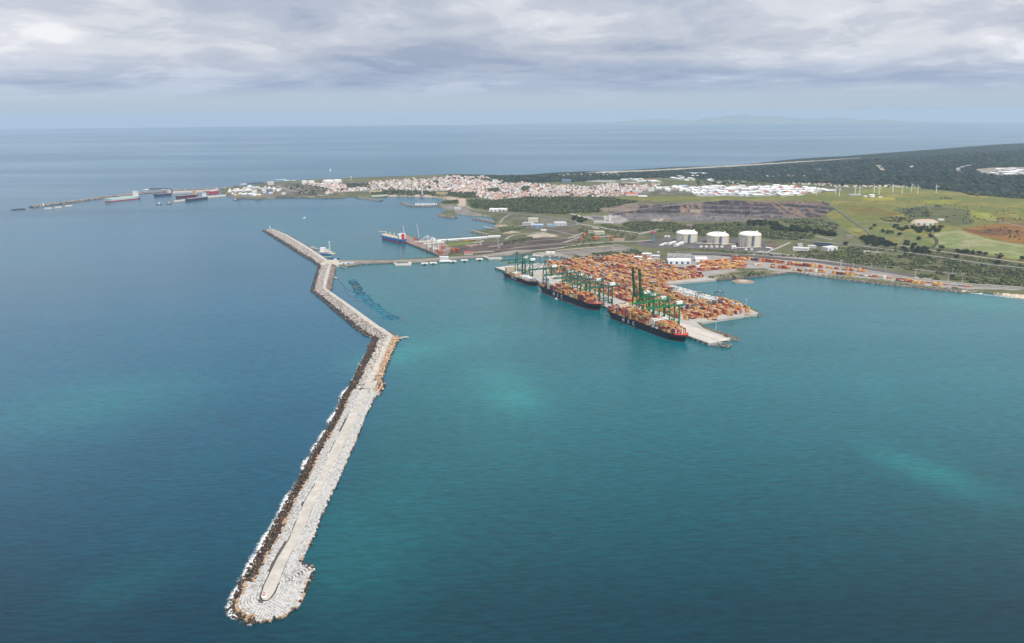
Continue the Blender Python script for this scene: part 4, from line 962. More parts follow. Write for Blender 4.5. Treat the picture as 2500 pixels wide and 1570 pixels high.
# ---- second ship: house aft, part laden
t0, t1 = t_of_px('S1', 925, 700, 8, -45), t_of_px('S1', 2125, 1010, 16, -25)
BOOT[0] = .16; B2_, D2_ = 45.0, 17.0
o, L, c = msc_ship(t0, t1, B2_, D2_, 'part laden container ship with a tall white deckhouse aft and orange forecastle')
deckhouse(o, -L * .305, 40, 13, 32, D2_, WHITE, 47, rows_=7)
MB().box((-L * .345, 8, D2_ + 13), (9, 12, 30), col=WHITE).box((-L * .345, 8, D2_ + 29), (9.1, 12.1, 4), col=(.05, .05, .05)).build('funnel', VC, o)
mb = MB(); rw = [r for r in hull_sections(L, B2_, D2_) if r[0][0] > L * .40]
mb.add([(r[4][0], s_ * r[4][1] * .965, r[4][2] - .6) for r in rw for s_ in (1, -1)], [(2 * i, 2 * i + 1, 2 * i + 3, 2 * i + 2) for i in range(len(rw) - 1)], ORNG); mb.build('forecastle', VC, o)
MB().cyl((L * .45, 0, D2_), (L * .45, 0, D2_ + 17), .9, .5, 8, col=WHITE).build('foremast', VC, o)
for k in range(4): MB().cyl((L * (.42 + .02 * k), (-1) ** k * 6, D2_ + 2.5), (L * (.42 + .02 * k), (-1) ** k * 6 + 3, D2_ + 2.5), 1.4, n=8, col=(.55, .50, .45)).build('winch', VC, o)
for i, ch in enumerate('MSC'): hull_text(o, ch, -L * .185 + i * L * .073, -B2_ / 2 - .12, 5.6, 13.0)
for i, ch in enumerate('MSC'): hull_text(o, ch, L * .05 - i * L * .073, B2_ / 2 + .12, 5.6, 13.0, flip=True)
x = -L * .46
while x < L * .41:
    if abs(x + L * .31) > 12: MB().box((x, 0, D2_ + 2.7), (.6, B2_ * .92, 7.5), col=LASH).build('lashing_bridge', VC, o)
    x += 14.5
ship_cargo(c, QYAW, L, B2_, D2_ + .4, [(-L * .475, -L * .36), (-L * .27, L * .41)], 7, lambda f: 2.2 if f < .15 else (5.2 if f < .30 else (4.0 + 1.2 * math.sin(f * 40) if f < .5 else (3.4 + 2.0 * math.sin(f * 31 + 1) if f < .62 else 4.8 - max(0, f - .8) * 12))))
o2 = thing('pilot_launch', 'small white launch lying against the red boot topping of the part laden ship', 'boat', (*qp(t0 + L * .40, -B2_ - 10)[:2], 0), QYAW + .1)
MB().add([(-5, -1.6, 0), (3.5, -1.7, 0), (6.5, 0, .2), (3.5, 1.7, 0), (-5, 1.6, 0), (-5, -1.8, 1.4), (3.5, -2, 1.6), (7, 0, 2), (3.5, 2, 1.6), (-5, 1.8, 1.4)], [(0, 1, 6, 5), (1, 2, 7, 6), (2, 3, 8, 7), (3, 4, 9, 8), (4, 0, 5, 9), (5, 6, 7, 8, 9)], WHITE).build('hull', VC, o2)
MB().box((0, 0, 2.6), (4, 2.6, 2.2), col=WHITE).build('cabin', VC, o2)
# ---- third ship: almost empty feeder
t0, t1 = t_of_px('S1', 228, 440, 6, -30), t_of_px('S1', 893, 600, 12, -18)
BOOT[0] = .14; B3_, D3_ = 32.0, 13.0
o, L, c = msc_ship(t0, t1, B3_, D3_, 'smaller container ship nearly empty with a cream deckhouse right aft')
deckhouse(o, -L * .37, 28, 12, 17, D3_, CREAM, 33, rows_=4)
MB().box((-L * .42, 0, D3_ + 9), (8, 9, 18), col=CREAM).build('funnel', VC, o)
for i, ch in enumerate('MSC'): hull_text(o, ch, -L * .145 + i * L * .060, -B3_ / 2 - .12, 4.2, 11.0)
for i, ch in enumerate('MSC'): hull_text(o, ch, L * .0 - i * L * .060, B3_ / 2 + .12, 4.2, 11.0, flip=True)
x = -L * .30
while x < L * .42:
    MB().box((x, 0, D3_ + 1.2), (1.2, B3_ * .92, 3.5), col=(.45, .36, .27)).build('hatch_coaming', VC, o); x += 13.5
MB().cyl((L * .44, 0, D3_), (L * .44, 0, D3_ + 13), .7, .4, 8, col=WHITE).build('foremast', VC, o)
def ws(x0, x1, y0, y1, n_, col):
    cc, ss = math.cos(QYAW), math.sin(QYAW)
    x = x0
    while x < x1:
        y = y0
        while y < y1:
            for k in range(max(1, n_ + random.choice((-1, 0, 0)))):
                CONT.append((c[0] + cc * x - ss * y, c[1] + ss * x + cc * y, D3_ + .6 + CH * (k + .5), CL, CW, CH, QYAW, np.array(col(k)) * random.uniform(.93, 1.05)))
            y += 2.5
        x += CL + 1
ws(L * .09, L * .20, -12, 12, 3, lambda k: (.70, .69, .66) if k else (.68, .67, .64)); ws(L * .23, L * .40, -9, 9, 3, lambda k: (.70, .69, .67)); ws(-L * .26, -L * .10, -9, 12, 3, lambda k: (.68, .66, .60) if k == 2 else (.50, .30, .12))

# ================================================================== CONTAINER YARD
YARD = Q('R6', (470, 150), (640, 130), (880, 108), (1060, 92), (1280, 100), (1490, 165), (1650, 215), (1800, 262), (1600, 290), (1425, 300), (1480, 335), (1560, 360), (1720, 402), (1900, 448), (2110, 515), (2180, 560), (1900, 600), (1640, 622), (1540, 610), (1440, 560), (900, 420), (500, 260))
WHITEZ = Q('R6', (1500, 350), (1600, 372), (1740, 405), (1900, 450), (1880, 500), (1700, 462), (1540, 415))
def fill_yard(poly, z, e1_, e2_, org, dmin, dmax, tmin, tmax, blockw=6, gap=9.5, hbase=3.1, whitepoly=None, pal=None, dens=.94, gapx=0):
    d = dmin; yaw = math.atan2(e1_[1], e1_[0]); pw_ = [tuple(pw(x, y, z)[:2]) for x, y in poly]; wp = [tuple(pw(x, y, z)[:2]) for x, y in whitepoly] if whitepoly else None
    while d < dmax:
        t = tmin + random.uniform(0, 6); bi = 0; hb = hbase; fam = pick()
        while t < tmax:
            bi += 1
            if bi % 6 == 0: hb = hbase + random.gauss(0, .7)
            if random.random() < .5: fam = pick()
            if random.random() < .025: t += CL; continue
            for r in range(blockw):
                dd = d + r * 2.62 + 1.3; p = org + e1_ * t + e2_ * dd
                if not inpoly(np.array([p[0], p[1]]), pw_): continue
                if random.random() > dens: continue
                wz = wp is not None and bool(inpoly(np.array([p[0], p[1]]), wp))
                hh = int(np.clip(round(hb + (random.choice((-1, 1, -2)) if random.random() < .14 else 0)), 1, 5))
                cc = fam if random.random() < .62 else pick()
                for k in range(hh):
                    if random.random() < .35: cc = pick()
                    col = np.array([.66, .65, .63]) * random.uniform(.85, 1.08) if wz else cc
                    CONT.append((p[0], p[1], z + CH * (k + .5), CL, CW, CH, yaw, col))
            t += CL + .45
            if bi % 9 == 0: t += 7
        d += blockw * 2.62 + gap
fill_yard(YARD, 5.66, e1, e2, Q0, 84, 760, -120, QL + 400, 6, 10.5, 3.5, WHITEZ)
# second stacking field behind the inner basin, and the rows along the railway
def strip_axes(a, b_, z):
    p, q = pw(*a, z), pw(*b_, z); L = np.linalg.norm(q - p); f = (q - p) / L; g_ = np.array([-f[1], f[0], 0]); 
    return p, f, (g_ if g_[1] > 0 else -g_), L
ZG = 6.3
def rowfield(reg, a, b_, depth_rows, hbase, nrow_gap=0.0, z=ZG, sparse=.0, nh=4, white=.05):
    (A_, B_) = Q(reg, a, b_); p, f, n_, L = strip_axes(A_, B_, z); yaw = math.atan2(f[1], f[0]); t = CL / 2
    while t < L:
        hb = hbase + random.gauss(0, 1.0); fam = pick(); wz = random.random() < white
        if random.random() < sparse: t += CL; continue
        for r in range(depth_rows):
            q = p + f * t + n_ * (r * 2.62); hh = int(np.clip(round(hb + random.gauss(0, .5)), 1, nh)); cc = fam if random.random() < .6 else pick()
            zg = max(z, float(Hnat(q[0], q[1])) + .3)
            for k in range(hh):
                if random.random() < .45: cc = pick()
                CONT.append((q[0], q[1], zg + CH * (k + .5), CL, CW, CH, yaw, np.array([.68, .67, .65]) if wz else cc))
        t += CL + .45
for k in range(4): rowfield('S5', (560 + 40 * k, 738 - 34 * k), (1340 - 10 * k, 690 - 34 * k), 6, 3.6, white=.03)
rowfield('S5', (480, 705), (560, 700), 5, 3)
rowfield('S5', (1240, 575), (1900, 632), 4, 3.6, sparse=.03); rowfield('S5', (1115, 560), (1210, 560), 4, 3.5)
rowfield('S5', (1690, 680), (1950, 705), 4, 3.0, sparse=.1); rowfield('S5', (1440, 650), (1525, 650), 3, 2.5)
rowfield('R7', (770, 305), (1130, 338), 4, 3.0, sparse=.05, white=.03); rowfield('R7', (1145, 340), (1215, 348), 3, 3); rowfield('R7', (1255, 352), (1325, 358), 3, 3)
rowfield('R7', (810, 342), (1050, 362), 3, 2.5, sparse=.12, white=.1); rowfield('R7', (1080, 370), (1240, 385), 3, 3.2)
rowfield('R7', (1240, 378), (1800, 432), 2, 1.1, sparse=.12, nh=2); rowfield('R7', (1420, 405), (1450, 409), 3, 3); rowfield('R7', (1520, 420), (1600, 424), 3, 2.6); rowfield('R7', (1600, 424), (1650, 430), 3, 2); rowfield('R7', (1660, 434), (1730, 438), 3, 2.6)
rowfield('R7', (1775, 444), (1850, 450), 3, 3.4); rowfield('R7', (1850, 440), (2050, 455), 1, 1, sparse=.3, nh=1); rowfield('R7', (1910, 462), (1990, 466), 1, 1, sparse=.2, nh=1)
rowfield('S2', (2200, 715), (2330, 750), 1, 1, z=5.7, nh=1, sparse=.2); rowfield('S2', (1660, 850), (1780, 850), 1, 1, z=5.7, nh=1, sparse=.3); rowfield('S2', (1850, 1075), (2010, 1115), 1, 1, z=5.7, nh=1, sparse=.2)
rowfield('S2', (2080, 785), (2290, 775), 1, 1, z=5.7, nh=1, sparse=.4); rowfield('S3', (1370, 295), (1590, 283), 2, 1.2, z=6, nh=2, white=0)
print('containers', len(CONT))
cc_ = np.array([k[:7] for k in CONT]); ccol = np.array([k[7] for k in CONT])
# the ones that show largest: uppermost or outermost boxes nearest the camera
dist = np.linalg.norm(cc_[:, :3] - np.array([0, 0, CAM_H]), axis=1)
key = {}
for i, k in enumerate(CONT):
    kk = (round(k[0], 1), round(k[1], 1))
    if kk not in key or CONT[key[kk]][2] < k[2]: key[kk] = i
tops = np.array(sorted(key.values(), key=lambda i: dist[i])); 
# keep to stack tops, which are never hidden by their own stack
ind = tops[:300]
rest = np.setdiff1d(np.arange(len(CONT)), ind)
V, F = boxes_np(cc_[rest, :3], cc_[rest, 3:6] * np.array([1, 1, .985]), cc_[rest, 6])
tag(link('shipping_containers', np_mesh('shipping_containers', V, F, np.repeat(ccol[rest], 8, 0)), mat('container_paint', attr=True, rough=.55, var=.13, nscale=.22)), kind='stuff')
# individual box: corrugated walls, roof, end doors
def container_meshes(col, nm):
    nx = 24; V_ = []; F_ = []
    for s_ in (-1, 1):
        o_ = len(V_)
        for i in range(nx + 1):
            x = -CL / 2 + CL * i / nx; y = s_ * (CW / 2 - (.05 if i % 2 else 0)); V_ += [(x, y, -CH / 2), (x, y, CH / 2)]
        F_ += [(o_ + 2 * i, o_ + 2 * i + 2, o_ + 2 * i + 3, o_ + 2 * i + 1)[::(1 if s_ < 0 else -1)] for i in range(nx)]
    mb = MB().add(V_, F_, col); k = CL / 2 - .02
    mb.add([(-k, -1.2, CH / 2 - .04), (k, -1.2, CH / 2 - .04), (k, 1.2, CH / 2 - .04), (-k, 1.2, CH / 2 - .04)], [(0, 1, 2, 3)], np.array(col) * 1.05)
    me_ = mb.mesh(nm); me_.materials.append(MATS['container_paint']); return me_
def end_mesh(col):
    k = CL / 2; mb = MB()
    mb.box((k - .04, -.6, 0), (.06, 1.16, CH - .1), col=col).box((k - .04, .6, 0), (.06, 1.16, CH - .1), col=col)
    for y in (-.9, -.3, .3, .9): mb.cyl((k + .02, y, -1.2), (k + .02, y, 1.2), .03, n=5, col=(.6, .6, .58))
    me_ = mb.mesh('door'); me_.materials.append(MATS['container_paint']); return me_
def frame_mesh(col):
    k = CL / 2 - .06; mb = MB()
    for x in (-k, k):
        for y in (-1.16, 1.16): mb.box((x, y, 0), (.16, .16, CH), col=col)
    for y in (-1.17, 1.17):
        for z in (-CH / 2 + .08, CH / 2 - .07): mb.box((0, y, z), (CL - .3, .12, .14), col=col)
    mb.box((-k, 0, 0), (.06, 2.2, CH - .1), col=col)
    me_ = mb.mesh('frame'); me_.materials.append(MATS['container_paint']); return me_
NAMES = ['ochre yellow', 'mustard', 'pale ochre', 'tan orange', 'maroon', 'dark maroon', 'brick red', 'orange red', 'dark blue', 'white', 'grey', 'teal', 'dark green']
PROT = [(container_meshes(np.array(c), 'wall'), end_mesh(np.array(c) * .95), frame_mesh(np.array(c) * .9)) for c in PAL]
tN, dN = [], []
for i in ind:
    ci = int(np.argmin([np.abs(ccol[i] - np.array(c)).sum() for c in PAL])); tq_, dq_ = q_of(cc_[i, :3])
    onship = dq_ < 0; 
    place = ('topping the fully laden ship deck stacks', 'stack-top containers on the laden ship') if onship else ('topping a yard stack by the quay', 'stack-top containers in the yard')
    if onship and tq_ < SHIP1[2][0] * 0 + 480: place = ('topping the part laden ship deck stacks', 'stack-top containers on the part laden ship')
    o = thing('shipping_container', NAMES[ci] + ' steel shipping container ' + place[0], 'container', cc_[i, :3], float(cc_[i, 6]), NAMES[ci] + ' ' + place[1])
    link('wall', PROT[ci][0], None, o); link('door', PROT[ci][1], None, o); link('frame', PROT[ci][2], None, o)

# ================================================================== QUAY CRANES
GDK, GBR, YEL = (.030, .115, .075), (.010, .175, .055), (.75, .38, .02)
def sts_crane(t, col, label, base=None, nm='quay_crane', raised=False, H=46.0, W=20.0, G=30.0, out=62.0, back=22.0, apex=72.0, group=None, angle=84):
    o = thing(nm, label, 'crane', *(base or (qp(t, 4, 5.66), QYAW)), group)      # local x along the quay, local y inland
    w2 = W / 2; c_ = col; TK = 1.3
    for x in (-w2, w2):
        for y in (0, G): MB().tbar((x, y, 1.5), (x * .86, y, H), 1.9, 1.9, c_).build('leg', VC, o)
    for x in (-w2, w2): MB().box((x, 0, 1.0), (6.5, 1.6, 1.6), col=(.06, .06, .06)).box((x, G, 1.0), (6.5, 1.6, 1.6), col=(.06, .06, .06)).build('bogie', VC, o)
    for y in (0, G): MB().tbar((-w2, y, 3.2), (w2, y, 3.2), 1.6, 2.0, c_).build('sill_beam', VC, o); MB().tbar((-w2 * .9, y, H), (w2 * .9, y, H), 1.8, 2.4, c_).build('portal_beam', VC, o)
    for x in (-w2, w2): MB().tbar((x * .97, 0, 14), (x * .97, G, 14), 1.4, 2.0, c_).build('cross_beam', VC, o); MB().tbar((x * .95, 0, 15), (x * .88, G, H - 2), .9, .9, c_).build('brace', VC, o)
    for x in (-3, 3): MB().tbar((x, -2, H + 2.5), (x, G + back, H + 2.5), 1.3, 2.4, c_).build('trolley_girder', VC, o)
    for x in (-w2 * .8, w2 * .8): MB().tbar((x, 0, H), (x * .25, 2, apex), 1.5, 1.5, c_).build('apex_frame', VC, o)
    MB().tbar((-3, 2, apex), (3, 2, apex), 1.8, 1.8, c_).build('apex_head', VC, o)
    MB().tbar((0, 2, apex), (0, G, H + 4), 1.0, 1.0, c_).tbar((0, 2, apex), (0, G + back - 2, H + 3.4), .55, .55, c_).build('back_stay', VC, o)
    # boom
    if raised:
        a = math.radians(angle); dy, dz = -math.cos(a), math.sin(a)
        bo_ = [MB().tbar((x, -2, H + 2.5), (x, -2 + dy * out, H + 2.5 + dz * out), 1.3, 2.4, c_).build('boom', VC, o) for x in (-3, 3)][0]
        for k in range(1, 7): MB().tbar((-3, -2 + dy * out * k / 6.2, H + 2.5 + dz * out * k / 6.2), (3, -2 + dy * out * k / 6.2, H + 2.5 + dz * out * k / 6.2), .8, .8, c_).build('boom_tie', VC, bo_)
        MB().tbar((-3.2, -2 + dy * out * .96, H + 2.5 + dz * out * .96), (-3.2, -2 + dy * out, H + 2.5 + dz * out), 1.8, 2.6, YEL).build('boom_tip', VC, bo_)
        MB().tbar((0, 2, apex), (0, -2 + dy * out * .6, H + 2.5 + dz * out * .6), .5, .5, c_).build('boom_stay', VC, o)
    else:
        bo_ = [MB().tbar((x, -2, H + 2.5), (x, -2 - out, H + 2.5), 1.3, 2.4, c_).build('boom', VC, o) for x in (-3, 3)][0]
        for k in range(1, 7): MB().tbar((-3, -2 - out * k / 6.2, H + 2.5), (3, -2 - out * k / 6.2, H + 2.5), .8, .8, c_).build('boom_tie', VC, bo_)
        MB().box((0, -2 - out, H + 2.6), (7.6, 3.4, 3.0), col=YEL).build('boom_tip', VC, bo_)
        for x in (-2.4, 2.4):
            for f in (.47, .92): MB().tbar((x * .6, 2, apex), (x, -2 - out * f, H + 3.6), .5, .5, c_).build('boom_stay', VC, o)
        MB().box((0, -out * random.uniform(.15, .6), H + .4), (6, 6, 2.2), col=(.70, .68, .64)).build('trolley', VC, o)
        MB().box((2.5, -out * random.uniform(.3, .6), H - 2.5), (2.4, 3, 2.6), col=(.55, .45, .15)).build('operator_cab', VC, o)
    MB().box((0, G + 4, H + 7), (8.5, 17, 6.6), col=(.74, .74, .72)).build('machinery_house', VC, o)
    MB().box((w2 * .6, G, 9), (3, 3, 12), col=np.array(c_) * .8).build('stair_tower', VC, o)
    return o
def crane_t(reg, x, y, z=60.0, d=38.0):
    (a, b_), = Q(reg, (x, y)); return float(min(np.linspace(-40, QL + 40, 2400), key=lambda t: abs(proj(qp(t, d, z))[0] - a)))
place_dk = ('outermost at the empty quay head', 'over the white boxes of the feeder', 'between feeder and part laden ship', 'over the part laden ship stern', 'beside the tall white deckhouse', 'over the part laden ship middle bays', 'over the part laden ship forward bays', 'by the part laden ship bow')
for k, (x, y) in enumerate(((672, 225), (812, 268), (1235, 298), (1552, 385), (1752, 445), (1918, 500), (2108, 530), (2372, 612))):
    sts_crane(crane_t('S1', x, y), np.array(GDK) * random.uniform(.9, 1.15), 'dark green quay crane with lowered boom ' + place_dk[k], H=47, apex=72, out=58, G=28, back=20, group='dark green quay cranes')
place_br = ('beside the laden ship stern', 'beside the lowered bright cranes')
for k, (x, y) in enumerate(((765, 430), (862, 460))):
    sts_crane(crane_t('S2', x, y, 62), np.array(GBR) * .62, 'tall green quay crane with boom raised upright, ' + place_br[k], raised=True, H=52, apex=76, out=74, group='green quay cranes with raised booms')
place_br = ('over the middle bays of the laden ship', 'by the white bridge of the laden ship')
for k, (x, y) in enumerate(((1020, 468), (1245, 542))):
    sts_crane(crane_t('S2', x, y, 58), np.array(GBR), 'bright green quay crane with lowered boom ' + place_br[k], H=51, apex=78, group='bright green quay cranes')
# rubber-tyred yard gantries straddling the stacks
def rtg(p, yaw, label, col=(.05, .075, .075), H=19.0, span=23.0, wid=10.0):
    o = thing('yard_gantry_crane', label, 'crane', p, yaw, 'yard gantry cranes straddling the container stacks')
    for x in (-wid / 2, wid / 2):
        for y in (-span / 2, span / 2): MB().bar((x, y, .8), (x, y, H), 1.0, 1.0, col).build('leg', VC, o)
        MB().bar((x, -span / 2, H), (x, span / 2, H), 1.1, 1.8, col).build('girder', VC, o)
    for y in (-span / 2, span / 2):
        MB().bar((-wid / 2 - 1, y, 1.2), (wid / 2 + 1, y, 1.2), 1.4, 1.6, col).build('sill_beam', VC, o); MB().bar((-wid / 2, y, H - 1), (wid / 2, y, H - 1), .8, .9, col).build('tie_beam', VC, o)
        for x in (-wid / 2, wid / 2): MB().cyl((x, y - .6, .8), (x, y + .6, .8), .8, n=8, col=(.02, .02, .02)).build('wheel', VC, o)
    MB().box((0, random.uniform(-6, 6), H + 1.6), (7, 4, 2.2), col=(.35, .36, .36)).build('trolley', VC, o); MB().box((0, 2, H - 2.4), (2.4, 2.4, 2.4), col=(.6, .6, .58)).build('cab', VC, o)
RT = [('S2', 1570, 545, 'behind the white reefer stacks near the basin edge'), ('S2', 1805, 540, 'at the landward end of the white reefer stacks'), ('S2', 1660, 700, 'over the outer yard stacks beside the basin corner'), ('S2', 1850, 660, 'in the outermost stacking block by the rocks'), ('S2', 1370, 720, 'behind the laden ship bow'), ('S2', 1470, 735, 'in the block facing the quay tip'), ('S2', 900, 390, 'inland of the raised crane booms'), ('S2', 390, 430, 'inland of the part laden ship bow'), ('S2', 1030, 140, 'beside the pale basin apron'), ('S1', 930, 240, 'at the landward head of the yard'), ('S1', 2120, 250, 'deep in the yard near the scrub'), ('R6', 900, 125, 'by the landward edge of the red stacks'), ('S2', 1120, 480, 'by the white machinery houses')]
for reg, x, y, wh in RT:
    (a, b_), = Q(reg, (x, y)); p = pw(a, b_, 5.66); tq_, dq_ = q_of(p); k = round((dq_ - 84 - 7.9) / 26.22); rtg(qp(tq_, 84 + 7.9 + k * 26.22, 5.66), QYAW, 'dark steel yard gantry crane ' + wh)

# ================================================================== BUILDINGS, TANKS, TOWERS
def frame2(l, r, z=None):
    a, b_ = (pw(*l, z), pw(*r, z)) if z is not None else (pt(*l), pt(*r)); d = b_ - a; return a, float(np.hypot(d[0], d[1])), math.atan2(d[1], d[0])
def bld(name, label, cat, l, r, hpx, depth, wall=(.62, .61, .58), roof=(.60, .60, .59), kind='flat', z=None, doors=0, windows=0, doorc=(.10, .16, .30), group=None, reg=None, winc=(.05, .055, .06)):
    if reg: l, r = Q(reg, l, r)
    a, w_, yaw = frame2(l, r, z); h = hpx * (ZR[reg][2] if reg else 1) * depth_of(a) / FOC
    zb = float(Hnat(a[0], a[1])) if z is None else z
    o = thing(name, label, cat, (a[0], a[1], zb - .3), yaw, group)
    if kind == 'gable':
        hw = h * .72; wl_ = MB().box((w_ / 2, depth / 2, hw / 2), (w_, depth, hw), col=wall).build('wall', VC, o); e = .8
        V = [(-e, -e, hw), (w_ + e, -e, hw), (w_ + e, depth + e, hw), (-e, depth + e, hw), (-e, depth / 2, h), (w_ + e, depth / 2, h)]
        MB().add(V, [(0, 1, 5, 4), (2, 3, 4, 5), (0, 4, 3), (1, 2, 5), (3, 2, 1, 0)], roof).build('roof', VC, o)
    else:
        wl_ = MB().box((w_ / 2, depth / 2, h / 2), (w_, depth, h), col=wall).build('wall', VC, o)
        mb = MB().box((w_ / 2, depth / 2, h + .15), (w_ - .6, depth - .6, .3), col=roof)
        for q in (((0, 0), (w_, 0)), ((w_, 0), (w_, depth)), ((w_, depth), (0, depth)), ((0, depth), (0, 0))): mb.bar((*q[0], h + .3), (*q[1], h + .3), .5, .9, wall)
        mb.build('roof', VC, o); hw = h
    for k in range(doors): MB().box((w_ * (k + .5) / doors, -.06, hw * .33), (min(8, w_ / doors * .6), .14, hw * .66), col=doorc).build('door', VC, wl_)
    for k in range(windows): MB().box((w_ / 2, -.08, hw * (k + .6) / windows), (w_ * .88, .16, min(1.6, hw / windows * .45)), col=winc).build('window_row', VC, wl_)
    return o
GREY, CRM, BLU = (.42, .43, .44), (.60, .55, .46), (.16, .24, .36)
# boatyard and bay sheds
bld('warehouse', 'white gabled warehouse on the dock side of its twin', 'warehouse', (1800, 498), (1920, 498), 48, 36, (.70, .69, .66), (.74, .74, .72), 'gable', doors=2, reg='T6')
bld('warehouse', 'white gabled warehouse on the scrub side of its twin', 'warehouse', (1930, 495), (2032, 493), 46, 36, (.66, .65, .62), (.70, .70, .69), 'gable', doors=2, doorc=(.05, .05, .05), reg='T6')
bld('harbour_office', 'plain white block beside the marina access road', 'building', (1322, 470), (1400, 470), 28, 16, (.74, .73, .71), (.6, .6, .6), windows=2, reg='T6')
bld('factory_building', 'cream flat-roofed factory block on the low ground', 'building', (240, 255), (378, 255), 55, 26, CRM, (.66, .63, .56), windows=1, reg='S4')
bld('office_building', 'white office block with a dark glazed front band', 'building', (152, 300), (285, 310), 42, 22, (.68, .67, .65), (.5, .5, .5), windows=2, winc=(.03, .05, .09), reg='S4')
bld('warehouse', 'blue grey shed with pale arched roof panels', 'warehouse', (292, 338), (455, 338), 55, 34, (.20, .26, .36), (.36, .42, .50), 'gable', doors=2, reg='S4')
bld('warehouse', 'long pale grey warehouse with light roof', 'warehouse', (625, 315), (803, 310), 50, 40, (.47, .48, .49), (.60, .60, .59), 'flat', doors=3, doorc=(.3, .32, .34), reg='S4')
bld('shed', 'low light blue annexe against the long grey warehouse', 'shed', (510, 318), (615, 318), 30, 20, (.26, .40, .52), (.34, .46, .56), 'flat', reg='S4')
bld('shed', 'small white shed on the bare lot', 'shed', (425, 385), (505, 385), 24, 12, (.70, .69, .66), (.66, .64, .6), 'gable', reg='S4')
bld('bitumen_plant', 'row of white low plant buildings at the quarry mouth', 'building', (1200, 275), (1480, 280), 24, 20, (.60, .59, .56), (.55, .54, .52), reg='S4', windows=1)
for k, (x, lab) in enumerate(((1362, 'slim shorter white silo standing apart at the quarry mouth'), (1428, 'tall white silo with a tan head house at the quarry mouth'), (1448, 'tall plain white silo beside the tan head house'))):
    p = pt(*Q('S4', (x, 238))[0]); o = thing('silo', lab, 'silo', p); h = (62 + 18 * (k > 0)) * .1661 * depth_of(p) / FOC
    MB().lathe([(3.4, 0), (3.4, h), (1.2, h + 2.5), (0, h + 2.5)], 16, col=(.62, .62, .60)).build('shell', VC, o)
    if k == 1: MB().box((0, 0, h + 3.6), (6, 6, 5), col=(.50, .40, .30)).build('head_house', VC, o)
bld('customs_building', 'cream terraces of a low office with red trim', 'building', (1120, 425), (1200, 430), 45, 22, (.58, .50, .42), (.45, .12, .10), windows=2, reg='S4')
bld('canteen', 'pale green and yellow roofed canteen among trees', 'building', (1215, 440), (1360, 440), 45, 24, (.56, .58, .46), (.55, .55, .36), windows=2, reg='S4')
bld('bus_shelter', 'long narrow white canopy beside the access road', 'shed', (1170, 352), (1265, 360), 16, 8, (.62, .62, .60), (.68, .68, .66), reg='S4')
bld('gatehouse', 'red trimmed low building with white roof by the conveyor end', 'building', (1490, 528), (1650, 528), 26, 16, (.60, .52, .46), (.45, .10, .08), reg='S4', windows=1)
def tower(reg, x, y, wpx, hpx, col, label, roof=None, name='transfer_tower'):
    p = pt(*Q(reg, (x, y))[0]); s = ZR[reg][2] * depth_of(p) / FOC; w_, h = wpx * s, hpx * s; o = thing(name, label, 'tower', (p[0], p[1], p[2] - .4), .45)
    for sx_ in (-1, 1):
        for sy in (-1, 1): MB().bar((sx_ * w_ * .45, sy * w_ * .45, 0), (sx_ * w_ * .45, sy * w_ * .45, h * .45), .9, .9, np.array(col) * .8).build('leg', VC, o)
    MB().box((0, 0, h * .70), (w_, w_, h * .6), col=col).build('cladding', VC, o); MB().box((0, 0, h + .3), (w_ * 1.06, w_ * 1.06, .6), col=roof or np.array(col) * 1.2).build('roof', VC, o)
    MB().box((0, -w_ / 2 - .06, h * .72), (w_ * .8, .12, 1.1), col=(.08, .06, .05)).build('window_row', VC, o); return o
OR = (.46, .125, .055)
tower('S4', 1062, 478, 42, 58, OR, 'orange clad transfer tower at the top of the upper conveyor')
tower('S4', 1010, 540, 36, 58, (.42, .11, .075), 'dusky orange transfer tower with a leaning side chute')
tower('S4', 1226, 528, 58, 62, (.46, .14, .07), 'broad orange transfer tower among the bushes')
tower('S4', 1465, 528, 34, 62, OR, 'slender orange tower beside the red trimmed gatehouse')
tower('S3', 1092, 415, 36, 50, OR, 'orange transfer tower behind the white ship unloaders')
tower('S3', 1055, 482, 66, 55, OR, 'squat orange tower at the coal pier root')
tower('S3', 1240, 455, 46, 60, OR, 'orange transfer tower where two conveyors meet')
tower('S3', 1312, 460, 42, 58, (.33, .05, .045), 'dark red clad tower next to the orange transfer tower')
bld('substation', 'red roofed white building near the causeway root', 'building', (1405, 492), (1528, 492), 48, 14, (.58, .50, .46), (.40, .07, .06), 'gable', reg='S3', windows=1)
def conveyor(reg, a, b_, za, zb, label, col=(.40, .37, .33)):
    p, q = (pt(*k) for k in Q(reg, a, b_)); o = thing('conveyor', label, 'conveyor', p); d = q - p
    A_ = np.array([0, 0, za]); B_ = d + np.array([0, 0, zb]); MB().bar(A_, B_, 3.2, 2.4, col).build('gallery', VC, o); MB().bar(A_ + [0, 0, 1.7], B_ + [0, 0, 1.7], 3.5, .4, np.array(col) * 1.2).build('roof', VC, o)
    for f in (.2, .5, .8):
        c = A_ + (B_ - A_) * f; zb_ = float(Hnat(p[0] + c[0], p[1] + c[1])) - p[2]
        MB().bar((c[0] - 1.6, c[1], zb_), (c[0] - .6, c[1], c[2] - 1), .6, .6, np.array(col) * .7).bar((c[0] + 1.6, c[1], zb_), (c[0] + .6, c[1], c[2] - 1), .6, .6, np.array(col) * .7).build('trestle', VC, o)
conveyor('S4', (820, 512), (1045, 470), 3, 16, 'pale conveyor gallery climbing to the upper orange tower')
conveyor('S4', (750, 572), (990, 532), 3, 14, 'pale conveyor gallery climbing to the dusky orange tower')
conveyor('S4', (1250, 528), (1450, 500), 14, 12, 'pale conveyor gallery joining the broad and slender orange towers')
conveyor('S4', (1850, 452), (2160, 410), 6, 14, 'pale conveyor bridge crossing to the red capped blue tower')
